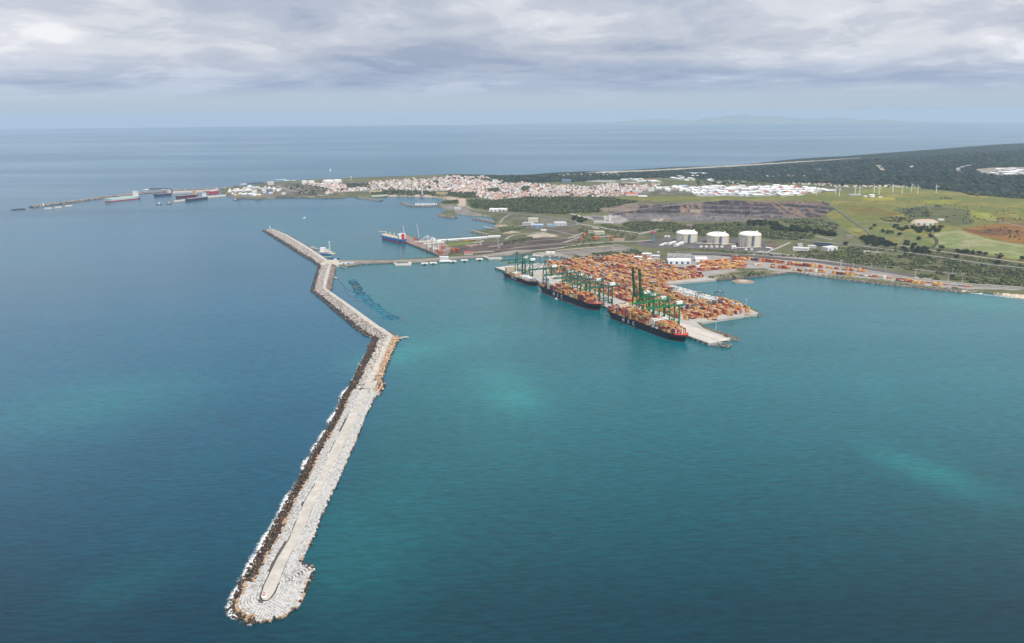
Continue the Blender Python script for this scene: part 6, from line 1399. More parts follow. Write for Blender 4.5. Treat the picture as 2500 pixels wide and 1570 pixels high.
for reg, x, y, hw, hh, lab in (('R4', 1287, 424, 23, 19, 'wide white reservoir tank in the middle of the turbine field'), ('R4', 1240, 424, 14, 10, 'small white round tank beside the wide reservoir'), ('R2', 715, 176, 22, 24, 'white oil tank nearest the headland tip'), ('R2', 777, 176, 24, 22, 'white oil tank, second on the headland'), ('R2', 935, 170, 32, 22, 'white oil tank, third on the headland near the town'), ('R2', 1013, 168, 31, 24, 'white oil tank, nearest the town on the headland'), ('R1', 2133, 222, 30, 24, 'grey refinery tank on the headland shore')):
    a, b_ = (pt(*k) for k in Q(reg, (x - hw, y), (x + hw, y))); R = np.linalg.norm((b_ - a)[:2]) / 2; c = (a + b_) / 2; h = hh * ZR[reg][2] * depth_of(c) / FOC; o = thing('oil_tank', lab, 'tank', (c[0], c[1], float(Hnat(c[0], c[1])) - .5)); wc = (.74, .73, .71) if 'grey' not in lab else (.36, .36, .38)
    MB().lathe([(R, 0), (R, h)], 28, col=wc).build('shell', VC, o, smooth=True); MB().lathe([(R, h), (R * .5, h + R * .07), (0, h + R * .09)], 28, col=np.array(wc) * 1.05).build('roof', VC, o)
bld('reservoir', 'long low grey covered reservoir on the turbine plateau', 'reservoir', (1125, 414), (1215, 414), 9, 24, (.46, .46, .44), (.42, .42, .40), reg='R4')
bld('field_house', 'white hut with gable by the wide reservoir', 'hut', (1340, 430), (1368, 430), 11, 10, (.70, .69, .67), (.6, .55, .5), 'gable', reg='R4')
bld('terminal_block', 'tall pale block at the headland refinery', 'building', (385, 190), (440, 188), 28, 25, (.62, .60, .57), (.58, .57, .55), reg='R2', windows=2)
p = pt(*Q('R2', (368, 262))[0]); o = thing('tower_silo', 'slim white tower beside a dark tank on the headland', 'tower', p); MB().cyl((0, 0, 0), (0, 0, 38), 4.2, 4.2, 12, col=(.74, .73, .71)).build('shaft', VC, o); MB().lathe([(4.6, 38), (4.6, 40), (0, 41)], 12, col=(.7, .7, .7)).build('cap', VC, o)
a, b_ = (pt(*k) for k in Q('R2', (378, 262), (430, 262))); R = np.linalg.norm((b_ - a)[:2]) / 2; o = thing('oil_tank', 'dark grey tank against the slim white tower', 'tank', ((a + b_) / 2)); MB().lathe([(R, -1), (R, 26)], 24, col=(.16, .17, .20)).build('shell', VC, o, smooth=True); MB().lathe([(R, 26), (0, 30)], 24, col=(.34, .34, .36)).build('roof', VC, o)
p = pt(*Q('R2', (1137, 152))[0]); o = thing('water_tower', 'pale water tower rising above the old town', 'tower', p); MB().cyl((0, 0, 0), (0, 0, 30), 3, 3, 10, col=(.62, .52, .42)).build('shaft', VC, o); MB().cyl((0, 0, 26), (0, 0, 34), 5, 5, 12, col=(.66, .56, .45)).build('tank', VC, o)
p = pt(*Q('T6', (868, 278))[0]); o = thing('lift_tower', 'slender grey lift tower from the beach up to the town', 'tower', p); hh = 85 * .1744 * depth_of(p) / FOC; MB().box((0, 0, hh / 2), (8, 8, hh), col=(.56, .53, .50)).build('shaft', VC, o); MB().box((0, 0, 6), (22, 14, 12), col=(.20, .21, .26)).build('base', VC, o); MB().bar((0, 0, hh - 2), (0, 60, hh - 2), 4, 2.4, (.5, .48, .46)).build('footbridge', VC, o)
# castle wall and promenade walls on the cliff
for (l, r, hpx, lab, cc) in (((1060, 262), (1215, 255), 40, 'golden stone retaining wall fanning below the town', (.58, .44, .25)), ((125, 232), (300, 215), 20, 'golden stone castle wall above the fishing harbour', (.56, .42, .24)), ((410, 250), (445, 247), 16, 'short golden wall at the harbour stairs', (.52, .40, .24)), ((910, 268), (1000, 270), 8, 'row of cream beach kiosks', (.60, .52, .36)), ((160, 288), (385, 278), 16, 'cream fish market hall on the harbour front', (.60, .54, .45))):
    l, r = Q('T6', l, r); a, w_, yaw = frame2(l, r); h = hpx * .1744 * depth_of(a) / FOC; o = thing('stone_wall', lab, 'wall', (a[0], a[1], float(Hnat(a[0], a[1])) - 1), yaw); MB().box((w_ / 2, 3, h / 2), (w_, 6, h), col=cc).build('masonry', VROCK, o); MB().box((w_ / 2, 3, h + .4), (w_ + 1, 7, .8), col=np.array(cc) * 1.15).build('coping', VROCK, o)

# ================================================================== OTHER SHIPS AND BOATS
def ship_px(name, label, reg, bow, stern, B, D, hullc, bootc, deckc, **kw):
    b_, s_ = (pw(*q, 0) for q in Q(reg, bow, stern)); d = b_ - s_; L = float(np.hypot(d[0], d[1])); c = (b_ + s_) / 2
    return make_ship(name, label, 'ship', c, math.atan2(d[1], d[0]), L, B, D, hullc, bootc, deckc, **kw), L
BOOT[0] = .38
# blue bulk carrier at the coal pier
o, L = ship_px('bulk_carrier', 'blue bulk carrier with cream deck cranes and a red funnel at the pier', 'S3', (207, 252), (520, 322), 31, 16, (.02, .19, .55), (.28, .035, .04), (.62, .56, .44), sheer=2)
deckhouse(o, -L * .39, 29, 20, 17, 16, WHITE, 31, rows_=4); MB().box((-L * .455, 0, 16 + 10), (10, 10, 20), col=(.55, .02, .03)).build('funnel', VC, o)
for k, x in enumerate((-.22, -.02, .18, .36)):
    MB().box((L * x + L * .06, 0, 17.4), (L * .13, 20, 2.6), col=(.66, .60, .48)).build('hatch_cover', VC, o)
    MB().cyl((L * x - L * .04, 0, 15), (L * x - L * .04, 0, 33), 1.9, 1.5, 10, col=(.72, .60, .38)).build('crane_post', VC, o)
    if k == 3: MB().bar((L * x - L * .04, 0, 30), (L * x + 26, 16, 31), 2.0, 1.8, (.72, .60, .38)).build('crane_jib', VC, o)
    else: MB().bar((L * x - L * .04, 0, 30), (L * x + L * .11, 0, 22), 1.6, 1.6, (.72, .60, .38)).build('crane_jib', VC, o)
BOOT[0] = .30
def far_ship(name, label, bow, stern, B, D, hullc, bootc, deckc, housec, x=-.40, mid=None, funnelc=(.1, .1, .12), hh=24):
    o, L = ship_px(name, label, 'R1', bow, stern, B, D, hullc, bootc, deckc, sheer=2); deckhouse(o, L * x, B * .85, L * .06, hh, D, housec, B, rows_=3); MB().box((L * (x - .05), 0, D + hh * .5), (L * .025, B * .3, hh * 1.05), col=funnelc).build('funnel', VC, o)
    mb = MB()
    for y in (-B * .12, 0, B * .12): mb.cyl((-L * .3, y, D + 1.2), (L * .4, y, D + 1.2), .8, n=6, col=np.array(deckc) * 1.1)
    mb.build('deck_pipe', VC, o)
    if mid: MB().box((0, 0, D + 5), (L * .06, B * .5, 10), col=mid).build('manifold', VC, o)
    for k in range(2): MB().cyl((L * (-.05 + .04 * k), 0, D), (L * (-.05 + .04 * k), 0, D + 17), .9, .6, 6, col=np.array(deckc) * .9).build('hose_crane', VC, o)
    return o
far_ship('oil_tanker', 'large tanker, red lower hull and pale mint topsides, at the long mole', (880, 322), (1172, 291), 42, 19, (.50, .62, .58), (.42, .05, .07), (.55, .60, .56), WHITE, hh=26)
far_ship('oil_tanker', 'dark blue tanker lying against the long mole', (1292, 275), (1437, 262), 30, 14, (.03, .05, .16), (.10, .03, .06), (.30, .18, .16), WHITE, hh=20)
far_ship('oil_tanker', 'black hulled tanker with orange cream deckhouse on the inner jetty', (1478, 294), (1655, 275), 28, 14, (.02, .02, .035), (.28, .05, .05), (.30, .12, .09), (.62, .44, .30), hh=26)
far_ship('oil_tanker', 'navy tanker with white deckhouse on the inner jetty', (1560, 316), (1737, 293), 28, 13, (.02, .03, .08), (.10, .04, .05), (.35, .32, .28), WHITE, hh=24)
far_ship('gas_carrier', 'short bright red ship with white deckhouse by the refinery', (1752, 252), (1832, 244), 24, 16, (.50, .03, .05), (.40, .04, .05), (.62, .60, .58), WHITE, hh=15)
far_ship('coaster', 'little dark red coaster near the red ship', (1705, 247), (1740, 243), 14, 10, (.25, .03, .06), (.2, .03, .05), (.4, .35, .32), WHITE, hh=9)
def small_boat(reg, x, y, L, label, hullc=(.08, .09, .12), cab=WHITE, yaw=0.0, name='tug_boat', cat='boat', group=None):
    p = pw(*Q(reg, (x, y))[0], 0); o = thing(name, label, cat, (p[0], p[1], 0), yaw, group); B = L * .3; D = L * .11
    V = [(-L / 2, -B / 2, 0), (L * .25, -B / 2, 0), (L / 2, 0, 0), (L * .25, B / 2, 0), (-L / 2, B / 2, 0), (-L / 2, -B * .52, D), (L * .28, -B * .54, D * 1.2), (L * .55, 0, D * 1.6), (L * .28, B * .54, D * 1.2), (-L / 2, B * .52, D)]
    MB().add(V, [(0, 1, 6, 5), (1, 2, 7, 6), (2, 3, 8, 7), (3, 4, 9, 8), (4, 0, 5, 9)], hullc).build('hull', VC, o); MB().add([np.array(v) - [0, 0, .3] for v in V[5:]], [(0, 1, 2, 3, 4)], (.35, .30, .26)).build('deck', VC, o)
    MB().box((L * .06, 0, D + L * .09), (L * .26, B * .66, L * .18), col=cab).box((L * .09, 0, D + L * .22), (L * .15, B * .5, L * .09), col=cab).build('wheelhouse', VC, o); MB().cyl((-L * .02, 0, D + L * .2), (-L * .02, 0, D + L * .5), L * .014, L * .008, 6, col=(.6, .6, .6)).build('mast', VC, o)
    return o
small_boat('R1', 1335, 343, 32, 'tug with pale wheelhouse, farther from the inner jetty', yaw=.2); small_boat('R1', 1418, 338, 32, 'tug with orange white wheelhouse close to the inner jetty', cab=(.68, .50, .38), yaw=.1); small_boat('R1', 1975, 306, 26, 'small dark workboat off the refinery quay', yaw=.2, name='workboat')
small_boat('S1', 1138, 222, 20, 'small white sailing boat in the water behind the container yard', WHITE, yaw=.4, name='motor_boat'); small_boat('R2', 1470, 322, 16, 'dark fishing boat in the old harbour mouth', yaw=.4, name='fishing_boat')
small_boat('R2', 715, 491, 17, 'small white speedboat drawing a wake across the bay', WHITE, yaw=.55, name='speedboat'); surf(Q('R2', (610, 512), (660, 503), (712, 492)), width=6, strength=.6, side=1, inset=5, n=50)
p = pw(*Q('R2', (950, 66))[0], 0); o = thing('sailing_boat', 'lone white sailing boat out on the open sea', 'boat', (p[0], p[1], 0), .8); MB().add([(-7, -2, 0), (4, -2, 0), (8, 0, .5), (4, 2, 0), (-7, 2, 0), (-7, -2, 2), (4, -2.2, 2), (9, 0, 2.6), (4, 2.2, 2), (-7, 2, 2)], [(0, 1, 6, 5), (1, 2, 7, 6), (2, 3, 8, 7), (3, 4, 9, 8), (4, 0, 5, 9), (5, 6, 7, 8, 9)], WHITE).build('hull', VC, o); MB().cyl((1, 0, 2), (1, 0, 30), .25, .15, 6, col=(.6, .6, .6)).build('mast', VC, o)
MB().add([(.9, 0, 4), (-8, 1.2, 4), (.9, 0, 30), (.7, .2, 4), (-7.8, 1.4, 4), (.7, .2, 29.6)], [(0, 1, 2), (5, 4, 3), (0, 3, 4, 1), (1, 4, 5, 2)], WHITE).add([(1.2, 0, 3.5), (8.5, .8, 3.2), (1.2, 0, 27), (1.3, .2, 3.5), (8.3, 1, 3.2), (1.3, .2, 26.5)], [(2, 1, 0), (3, 4, 5), (1, 4, 3, 0), (2, 5, 4, 1)], WHITE).build('sail', VC, o)
# yachts in the marina
ym = []
for k in range(3):
    s_ = 11 + 3 * k; hm = MB().add([(-s_ / 2, -1.6, 0), (s_ * .2, -1.8, 0), (s_ / 2, 0, .3), (s_ * .2, 1.8, 0), (-s_ / 2, 1.6, 0), (-s_ / 2, -1.7, 1.5), (s_ * .2, -2, 1.7), (s_ * .54, 0, 2.1), (s_ * .2, 2, 1.7), (-s_ / 2, 1.7, 1.5)], [(0, 1, 6, 5), (1, 2, 7, 6), (2, 3, 8, 7), (3, 4, 9, 8), (4, 0, 5, 9), (5, 6, 7, 8, 9)], (.80, .80, .79)).mesh('hull'); hm.materials.append(VC)
    cm = MB().box((-.5, 0, 2.2), (s_ * .35, 2.2, 1.4), col=(.76, .76, .75)).mesh('cabin'); cm.materials.append(VC); mm_ = MB().cyl((.5, 0, 2), (.5, 0, 2 + s_ * 1.1), .12, .08, 5, col=(.7, .7, .7)).bar((.5, 0, 3.6), (-s_ * .36, 0, 3.6), .2, .2, (.66, .66, .64)).mesh('mast'); mm_.materials.append(VC); ym.append((hm, cm, mm_))
for k in range(64):
    x = 775 + (k % 16) * 19 + random.uniform(-4, 4); y = 386 + (k // 16) * 6.5 + abs(x - 900) * .02; p = pw(*Q('T6', (x, y))[0], 0); q = ym[k % 3]
    o = thing('yacht', 'small white yacht berthed among others in the marina', 'yacht', (p[0], p[1], 0), 1.4 + random.uniform(-.15, .15) + (math.pi if k % 2 else 0), 'white yachts in the marina'); link('hull', q[0], None, o); link('cabin', q[1], None, o); link('mast', q[2], None, o)
# tanker jetty on the inner side and dolphins by the mole end
quaybox('R1', [(1460, 315), (1600, 303), (1750, 280), (1900, 266), (1900, 258), (1740, 270), (1560, 296), (1460, 308)], 6, (.36, .32, .29), 'narrow tanker jetty reaching out from the refinery shore', 'tanker_jetty')
for k, (x, y) in enumerate(((405, 372), (490, 363), (575, 351))): quaybox('R1', [(x - 30, y + 4), (x + 30, y), (x + 28, y - 6), (x - 28, y - 3)], 5, (.33, .29, .26), ('stubby concrete caisson closest to the mole tip', 'middle concrete caisson beside the mole tip', 'inner concrete caisson beside the outer mole')[k], 'caisson')
quaybox('R1', [(1450, 240), (1700, 228), (1820, 220), (1820, 214), (1700, 221), (1450, 232)], 9, (.50, .47, .43), 'pale quay wall along the inner face of the tanker mole', 'mole_quay')
p = pw(*Q('R1', (365, 352))[0], 9); o = thing('beacon_tower', 'small white beacon on the end of the tanker mole', 'lighthouse', p); MB().lathe([(3.5, 0), (3, 12), (4, 12.4), (0, 13)], 10, col=(.78, .76, .74)).build('tower', VC, o); MB().lathe([(1.8, 13), (1.8, 16), (0, 18)], 8, col=(.7, .66, .62)).build('lantern', VC, o)
for x, y, lab in ((2000, 290, 'yellow loading rig at the refinery quay corner'), (2168, 296, 'yellow loading rig along the refinery quay')):
    p = pw(*Q('R1', (x, y))[0], 4); o = thing('loading_rig', lab, 'rig', p); 
    for s_ in (-1, 1): MB().bar((s_ * 6, 0, 0), (s_ * 4, 0, 30), 2, 2, (.50, .34, .10)).build('leg', VC, o)
    MB().box((0, 0, 22), (20, 10, 8), col=(.52, .36, .12)).build('deck_house', VC, o); MB().box((0, 0, 2), (40, 14, 4), col=(.2, .18, .17)).build('base', VC, o)

# ================================================================== TOWN
HW = [(.70, .69, .66), (.68, .62, .54), (.70, .60, .50), (.66, .67, .69)]; HWN = ['white', 'cream', 'peach', 'pale grey']; HR = [(.42, .165, .115), (.36, .125, .095), (.47, .24, .165), (.66, .64, .61)]; HRN = ['terracotta', 'dark red tile', 'pale orange tile', 'flat grey']
def unit_wall(col, gable=True):
    V = [(-.5, -.5, 0), (.5, -.5, 0), (.5, .5, 0), (-.5, .5, 0), (-.5, -.5, 1), (.5, -.5, 1), (.5, .5, 1), (-.5, .5, 1)]; F = [(0, 1, 5, 4), (1, 2, 6, 5), (2, 3, 7, 6), (3, 0, 4, 7)]
    mb = MB().add(V, F, col)
    if gable: mb.add([(-.5, -.5, 1), (-.5, .5, 1), (-.5, 0, 1.38), (.5, -.5, 1), (.5, .5, 1), (.5, 0, 1.38)], [(1, 0, 2), (3, 4, 5)], col)
    m_ = mb.mesh('wall'); m_.materials.append(VC); return m_
def unit_roof(col, gable=True):
    if gable: mb = MB().add([(-.54, -.58, .96), (.54, -.58, .96), (.54, 0, 1.42), (-.54, 0, 1.42), (.54, .58, .96), (-.54, .58, .96)], [(0, 1, 2, 3), (3, 2, 4, 5)], col)
    else: mb = MB().box((0, 0, 1.02), (.96, .96, .06), col=col).box((0, 0, 1.12), (.2, .25, .2), col=np.array(col) * .9)
    m_ = mb.mesh('roof'); m_.materials.append(VC); return m_
UW = [[unit_wall(c, True) for c in HW], [unit_wall(c, False) for c in HW]]; UR = [unit_roof(c, k < 3) for k, c in enumerate(HR)]
HOUSES = []
def scatter_px(poly, n, avoid=()):
    P_ = np.array(poly); lo, hi = P_.min(0), P_.max(0); out = []
    while len(out) < n:
        q = RNG.uniform(lo, hi, (n * 3, 2)); q = q[inpoly(q, poly)]
        for a in avoid: q = q[~inpoly(q, a)]
        out += list(q)
    return np.array(out[:n])
GREENZ = [Q('R2', (540, 195), (760, 195), (950, 230), (1000, 245), (860, 255), (860, 300), (700, 290), (560, 215)), Q('R2', (1090, 180), (1300, 170), (1290, 215), (1090, 222)), Q('R3', (640, 215), (720, 205), (720, 245), (640, 255)), Q('R3', (330, 225), (430, 225), (430, 255), (330, 255)), Q('R3', (470, 160), (700, 160), (600, 182), (470, 180)),
          Q('T6', (380, 225), (850, 205), (860, 270), (400, 262)), Q('T6', (870, 210), (1100, 240), (1100, 275), (870, 270)), Q('T6', (1200, 225), (1440, 245), (1440, 300), (1200, 270)), Q('T6', (1400, 240), (1640, 230), (1620, 300), (1450, 310)), Q('T6', (160, 235), (570, 200), (620, 215), (400, 255), (160, 262))]
T1 = Q('R2', (780, 175), (1080, 185), (1500, 150), (1900, 130), (2100, 110), (2400, 125), (2400, 280), (2300, 290), (2000, 245), (1500, 235), (1300, 240), (1000, 262), (870, 285), (960, 235), (790, 210)); T2 = Q('R3', (0, 120), (330, 130), (500, 165), (720, 180), (850, 190), (1200, 205), (1480, 200), (1900, 185), (1880, 195), (1700, 260), (1480, 295), (1000, 300), (700, 300), (400, 325), (230, 300), (0, 270))
AV = GREENZ
pxs = np.vstack([scatter_px(Q('R2', (690, 180), (860, 180), (1000, 185), (1080, 215), (900, 232), (720, 205)), 90, AV), scatter_px(T1, 1250, AV), scatter_px(T2, 1700, AV), scatter_px(Q('R4', (930, 345), (1500, 345), (1700, 360), (1300, 352), (950, 352)), 40), scatter_px(Q('R4', (700, 325), (1000, 330), (990, 342), (720, 338)), 22), scatter_px(Q('R4', (450, 262), (900, 270), (850, 285), (480, 280)), 22), scatter_px(Q('R3', (960, 100), (1500, 80), (1500, 108), (980, 112)), 30)])
hp = pts_on_land(pxs); hp = hp[np.argsort(np.linalg.norm(hp, axis=1))]
wall_c = RNG.choice(4, len(hp), p=[.66, .18, .08, .08]); roof_c = RNG.choice(4, len(hp), p=[.24, .16, .18, .42])
hw = np.stack([RNG.uniform(9, 17, len(hp)), RNG.uniform(8, 11, len(hp)), RNG.uniform(4.2, 8.5, len(hp))], 1); hy = RNG.choice([.35, .35 + math.pi / 2], len(hp)) + RNG.normal(0, .12, len(hp))
for i in range(300):
    o = thing('house', '%s town house with %s roof' % (HWN[wall_c[i]], HRN[roof_c[i]]), 'house', hp[i] - [0, 0, .8], float(hy[i]), '%s town houses with %s roofs' % (HWN[wall_c[i]], HRN[roof_c[i]])); o.scale = hw[i]
    link('wall', UW[0 if roof_c[i] < 3 else 1][wall_c[i]], None, o); link('roof', UR[roof_c[i]], None, o)
mb_v, mb_f, mb_c = [], [], []
HVt = np.array([(-.5, -.5, 0), (.5, -.5, 0), (.5, .5, 0), (-.5, .5, 0), (-.5, -.5, 1), (.5, -.5, 1), (.5, .5, 1), (-.5, .5, 1), (-.5, 0, 1.38), (.5, 0, 1.38), (-.54, -.56, 1), (.54, -.56, 1), (.54, .56, 1), (-.54, .56, 1), (-.54, 0, 1.42), (.54, 0, 1.42)])
HFq = np.array([(0, 1, 5, 4), (1, 2, 6, 5), (2, 3, 7, 6), (3, 0, 4, 7), (10, 11, 15, 14), (12, 13, 14, 15), (4, 7, 8, 8), (6, 5, 9, 9)])
n_ = len(hp) - 300; v = HVt[None] * hw[300:, None]; c_, s_ = np.cos(hy[300:])[:, None], np.sin(hy[300:])[:, None]; v = np.stack([v[..., 0] * c_ - v[..., 1] * s_, v[..., 0] * s_ + v[..., 1] * c_, v[..., 2]], -1) + (hp[300:, None] - np.array([0, 0, .8]))
wc_ = np.array(HW)[wall_c[300:]]; rc_ = np.array(HR)[roof_c[300:]]; C = np.concatenate([np.repeat(wc_[:, None], 10, 1), np.repeat(rc_[:, None], 6, 1)], 1)
F4 = (HFq[:6][None] + (np.arange(n_) * 16)[:, None, None]).reshape(-1, 4); F3 = (HFq[6:, :3][None] + (np.arange(n_) * 16)[:, None, None]).reshape(-1, 3)
me = bpy.data.meshes.new('town_houses'); me.from_pydata(v.reshape(-1, 3).tolist(), [], F4.tolist() + F3.tolist()); me.update(); at = me.color_attributes.new('Col', 'FLOAT_COLOR', 'POINT'); cc4 = np.ones((n_ * 16, 4), np.float32); cc4[:, :3] = C.reshape(-1, 3); at.data.foreach_set('color', cc4.ravel())
tag(link('town_houses', me, VC), kind='stuff')
# apartment blocks: unit mesh with recessed window bands, scaled
def apt_mesh(col):
    m_ = unit_wall(col, False); return m_
AW = [(.76, .75, .73), (.70, .66, .58), (.62, .66, .72), (.72, .58, .50), (.66, .56, .40)]; AN = ['white', 'cream', 'pale blue', 'pinkish', 'ochre']
AWM = [unit_wall(c, False) for c in AW]; ARM = [unit_roof(c, False) for c in ((.55, .53, .50), (.50, .22, .16))]
bm_ = MB()
for z in (.16, .40, .64, .88): bm_.box((0, -.5, z - .02), (.86, .02, .07), col=(.12, .13, .15)); bm_.box((.5, 0, z - .02), (.02, .7, .07), col=(.14, .15, .17))
BAND = bm_.mesh('window_row'); BAND.materials.append(VC)
APT = [(T1, 26), (T2, 34), (Q('R2', (1480, 170), (1760, 180), (1760, 225), (1480, 215)), 12), (Q('R3', (270, 130), (330, 130), (330, 175), (140, 185)), 8), (Q('R3', (360, 165), (460, 170), (460, 205), (360, 205)), 5), (Q('R3', (950, 230), (1300, 220), (1550, 260), (1300, 285), (950, 260)), 18), (Q('R3', (1280, 190), (1470, 185), (1470, 210), (1280, 210)), 7), (Q('R3', (1490, 200), (1750, 215), (1880, 250), (1700, 262)), 8)]
for poly, n_ in APT:
    for q in pts_on_land(scatter_px(poly, n_, AV)):
        wi = int(RNG.choice(5, p=[.46, .24, .1, .12, .08])); fl = random.choice((4, 5, 6, 7)); rf = random.choice((0, 0, 1)); rfn = ('grey flat', 'red flat')[rf]; flw = ('four', 'five', 'six', 'seven')[fl - 4]
        o = thing('apartment_block', '%s %s storey apartment block with %s roof in the town' % (AN[wi], flw, rfn), 'apartment block', q - [0, 0, .8], random.choice((.3, .3 + math.pi / 2)) + random.gauss(0, .1), '%s %s storey blocks with %s roofs' % (AN[wi], flw, rfn)); o.scale = (random.uniform(18, 42), random.uniform(12, 16), fl * 3.1)
        link('wall', AWM[wi], None, o); link('roof', ARM[rf], None, o); link('window_row', BAND, None, o)
# industrial estate: big pale sheds
SW = [(.72, .72, .71), (.60, .62, .64), (.74, .70, .62), (.50, .20, .16), (.46, .54, .64)]; SN = ['white', 'grey', 'cream', 'red', 'blue']
SWM = [unit_wall(c, True) for c in SW]; SRM = [unit_roof(np.array(c) * .98 if k != 3 else c, True) for k, c in enumerate(((.78, .78, .77), (.62, .64, .66), (.74, .72, .66), (.48, .16, .11), (.44, .54, .66)))]
for poly, n_, sz in ((Q('R4', (0, 350), (300, 345), (650, 340), (900, 365), (1015, 378), (700, 415), (300, 418), (0, 405)), 150, (22, 60)), (Q('R3', (1880, 210), (2100, 205), (2408, 205), (2408, 275), (2100, 262), (1950, 250)), 36, (20, 50)), (Q('R4', (2080, 225), (2200, 220), (2408, 218), (2408, 255), (2200, 265), (2110, 248)), 20, (40, 90)), (Q('R1', (1900, 225), (2200, 190), (2320, 200), (2330, 250), (2150, 275), (1950, 265)), 46, (12, 34)), (Q('R2', (200, 205), (500, 215), (600, 260), (480, 285), (120, 285)), 30, (12, 36)), (Q('R3', (2100, 90), (2400, 150), (2400, 156), (1930, 150)), 10, (30, 80)), (Q('R3', (1500, 140), (1950, 150), (1900, 165), (1680, 165)), 12, (30, 70))):
    for q in pts_on_land(scatter_px(poly, n_)):
        wi = int(RNG.choice(5, p=[.62, .16, .12, .05, .05])); ri = wi if random.random() < .8 else int(RNG.choice(5, p=[.6, .2, .1, .06, .04])); w_ = random.uniform(*sz); ht = random.uniform(6, 9)
        where = 'on the headland refinery' if q[0] < -1500 else ('in the forest plant' if q[1] > 8500 else 'in the industrial estate'); big_ = 'large' if w_ > np.mean(sz) else 'small'
        o = thing('industrial_shed', '%s %s walled shed with %s roof %s' % (big_, SN[wi], SN[ri], where), 'shed', q - [0, 0, .8], random.choice((.2, .2 + math.pi / 2)) + random.gauss(0, .06), '%s %s sheds with %s roofs %s' % (big_, SN[wi], SN[ri], where)); o.scale = (w_, w_ * random.uniform(.4, .8), ht)
        link('wall', SWM[wi], None, o); link('roof', SRM[ri], None, o)
bld('school', 'long red roofed hall on the field edge', 'building', (1590, 290), (1695, 288), 28, 40, (.66, .52, .46), (.48, .12, .07), 'gable', reg='R3'); bld('market_hall', 'wide low white hall beside the red roofed hall', 'building', (1700, 300), (1780, 298), 12, 30, (.72, .71, .69), (.74, .73, .72), reg='R3'); bld('sports_hall', 'white arched sports hall above the town fields', 'building', (1855, 228), (1910, 228), 20, 30, (.74, .74, .72), (.78, .78, .77), 'gable', reg='R3')
bld('greenhouse', 'long dark blue grey hall in the pine belt', 'building', (1005, 172), (1090, 172), 28, 50, (.14, .19, .27), (.18, .24, .33), reg='R3')

# parked cars behind the maintenance sheds
CC = [(.70, .70, .70), (.10, .10, .11), (.25, .26, .28), (.10, .16, .30), (.35, .04, .04)]; CN = ['white', 'black', 'grey', 'blue', 'red']; CM = []
for c in CC:
    a = MB().box((0, 0, .75), (4.4, 1.8, .75), col=c).mesh('body'); a.materials.append(VC); b_ = MB().add([(-1.6, -.8, 1.1), (1.1, -.8, 1.1), (1.1, .8, 1.1), (-1.6, .8, 1.1), (-1.1, -.7, 1.65), (.5, -.7, 1.65), (.5, .7, 1.65), (-1.1, .7, 1.65)], [(0, 1, 5, 4), (1, 2, 6, 5), (2, 3, 7, 6), (3, 0, 4, 7), (4, 5, 6, 7)], np.array(c) * .6).mesh('cabin'); b_.materials.append(VC); CM.append((a, b_))
wm = MB().cyl((0, -.1, 0), (0, .1, 0), .34, n=8, col=(.02, .02, .02)).mesh('wheel'); wm.materials.append(VC)
for r in range(6):
    for k in range(22):
        if random.random() < .25: continue
        p = pt(*Q('S5', (215 + k * 17 - r * 9 + random.uniform(-2, 2), 506 + r * 8 + k * .6))[0]); ci = int(RNG.choice(5, p=[.34, .18, .22, .18, .08])); o = thing('parked_car', '%s car in the terminal car park' % CN[ci], 'car', p + [0, 0, .25], 1.3 + random.gauss(0, .05), '%s cars in the terminal car park' % CN[ci])
        link('body', CM[ci][0], None, o); link('cabin', CM[ci][1], None, o)
        for x in (-1.4, 1.4):
            for y in (-.85, .85): link('wheel', wm, None, o, (x, y, .34))

# ================================================================== TREES AND SCRUB
def crown_mesh(seed, n_cl=15, leaves=22, flat=.75, col=(.030, .048, .020)):
    r = np.random.default_rng(seed); V, F, C = [], [], []
    for k in range(n_cl):
        d = r.normal(0, 1, 3); d /= np.linalg.norm(d); cpos = d * r.uniform(.25, .78, 3) * np.array([1, 1, flat]); rad = r.uniform(.22, .40); sh = r.uniform(.65, 1.45)
        for q in range(leaves):
            e = r.normal(0, 1, 3); e /= np.linalg.norm(e); p = cpos + e * rad * r.uniform(.55, 1.0); u = np.cross(e, r.normal(0, 1, 3)); u /= np.linalg.norm(u); w_ = np.cross(e, u); w_ = w_ + e * r.uniform(-.6, .6); s = r.uniform(.10, .19); o_ = len(V)
            V += [p - u * s, p + w_ * s * .8, p + u * s, p - w_ * s * .8]; F.append((o_, o_ + 1, o_ + 2, o_ + 3)); C += [np.array(col) * sh * r.uniform(.8, 1.25)] * 4
    m_ = np_mesh('crown', V, F, np.array(C)); m_.materials.append(VLEAF); return m_
TRC = [crown_mesh(i, flat=(.62, .7, .85, 1.0)[i % 4], col=((.024, .036, .017), (.032, .046, .020), (.040, .050, .024))[i % 3]) for i in range(8)]
tm = MB().cyl((0, 0, -.4), (.02, 0, .62), .055, .035, 7, col=(.08, .06, .045)).bar((0, 0, .5), (.3, .1, .85), .03, .03, (.08, .06, .045)).bar((0, 0, .52), (-.25, .15, .9), .03, .03, (.08, .06, .045)).mesh('trunk'); tm.materials.append(VC)
def tree(p, size, label, group, k=None):
    o = thing('tree', label, 'tree', p, random.uniform(0, 6.3), group); o.scale = (size, size, size)
    link('trunk', tm, None, o); c = link('crown', TRC[k if k is not None else random.randrange(8)], None, o); c.location = (0, 0, .46); c.scale = (.72, .72, .50); return o
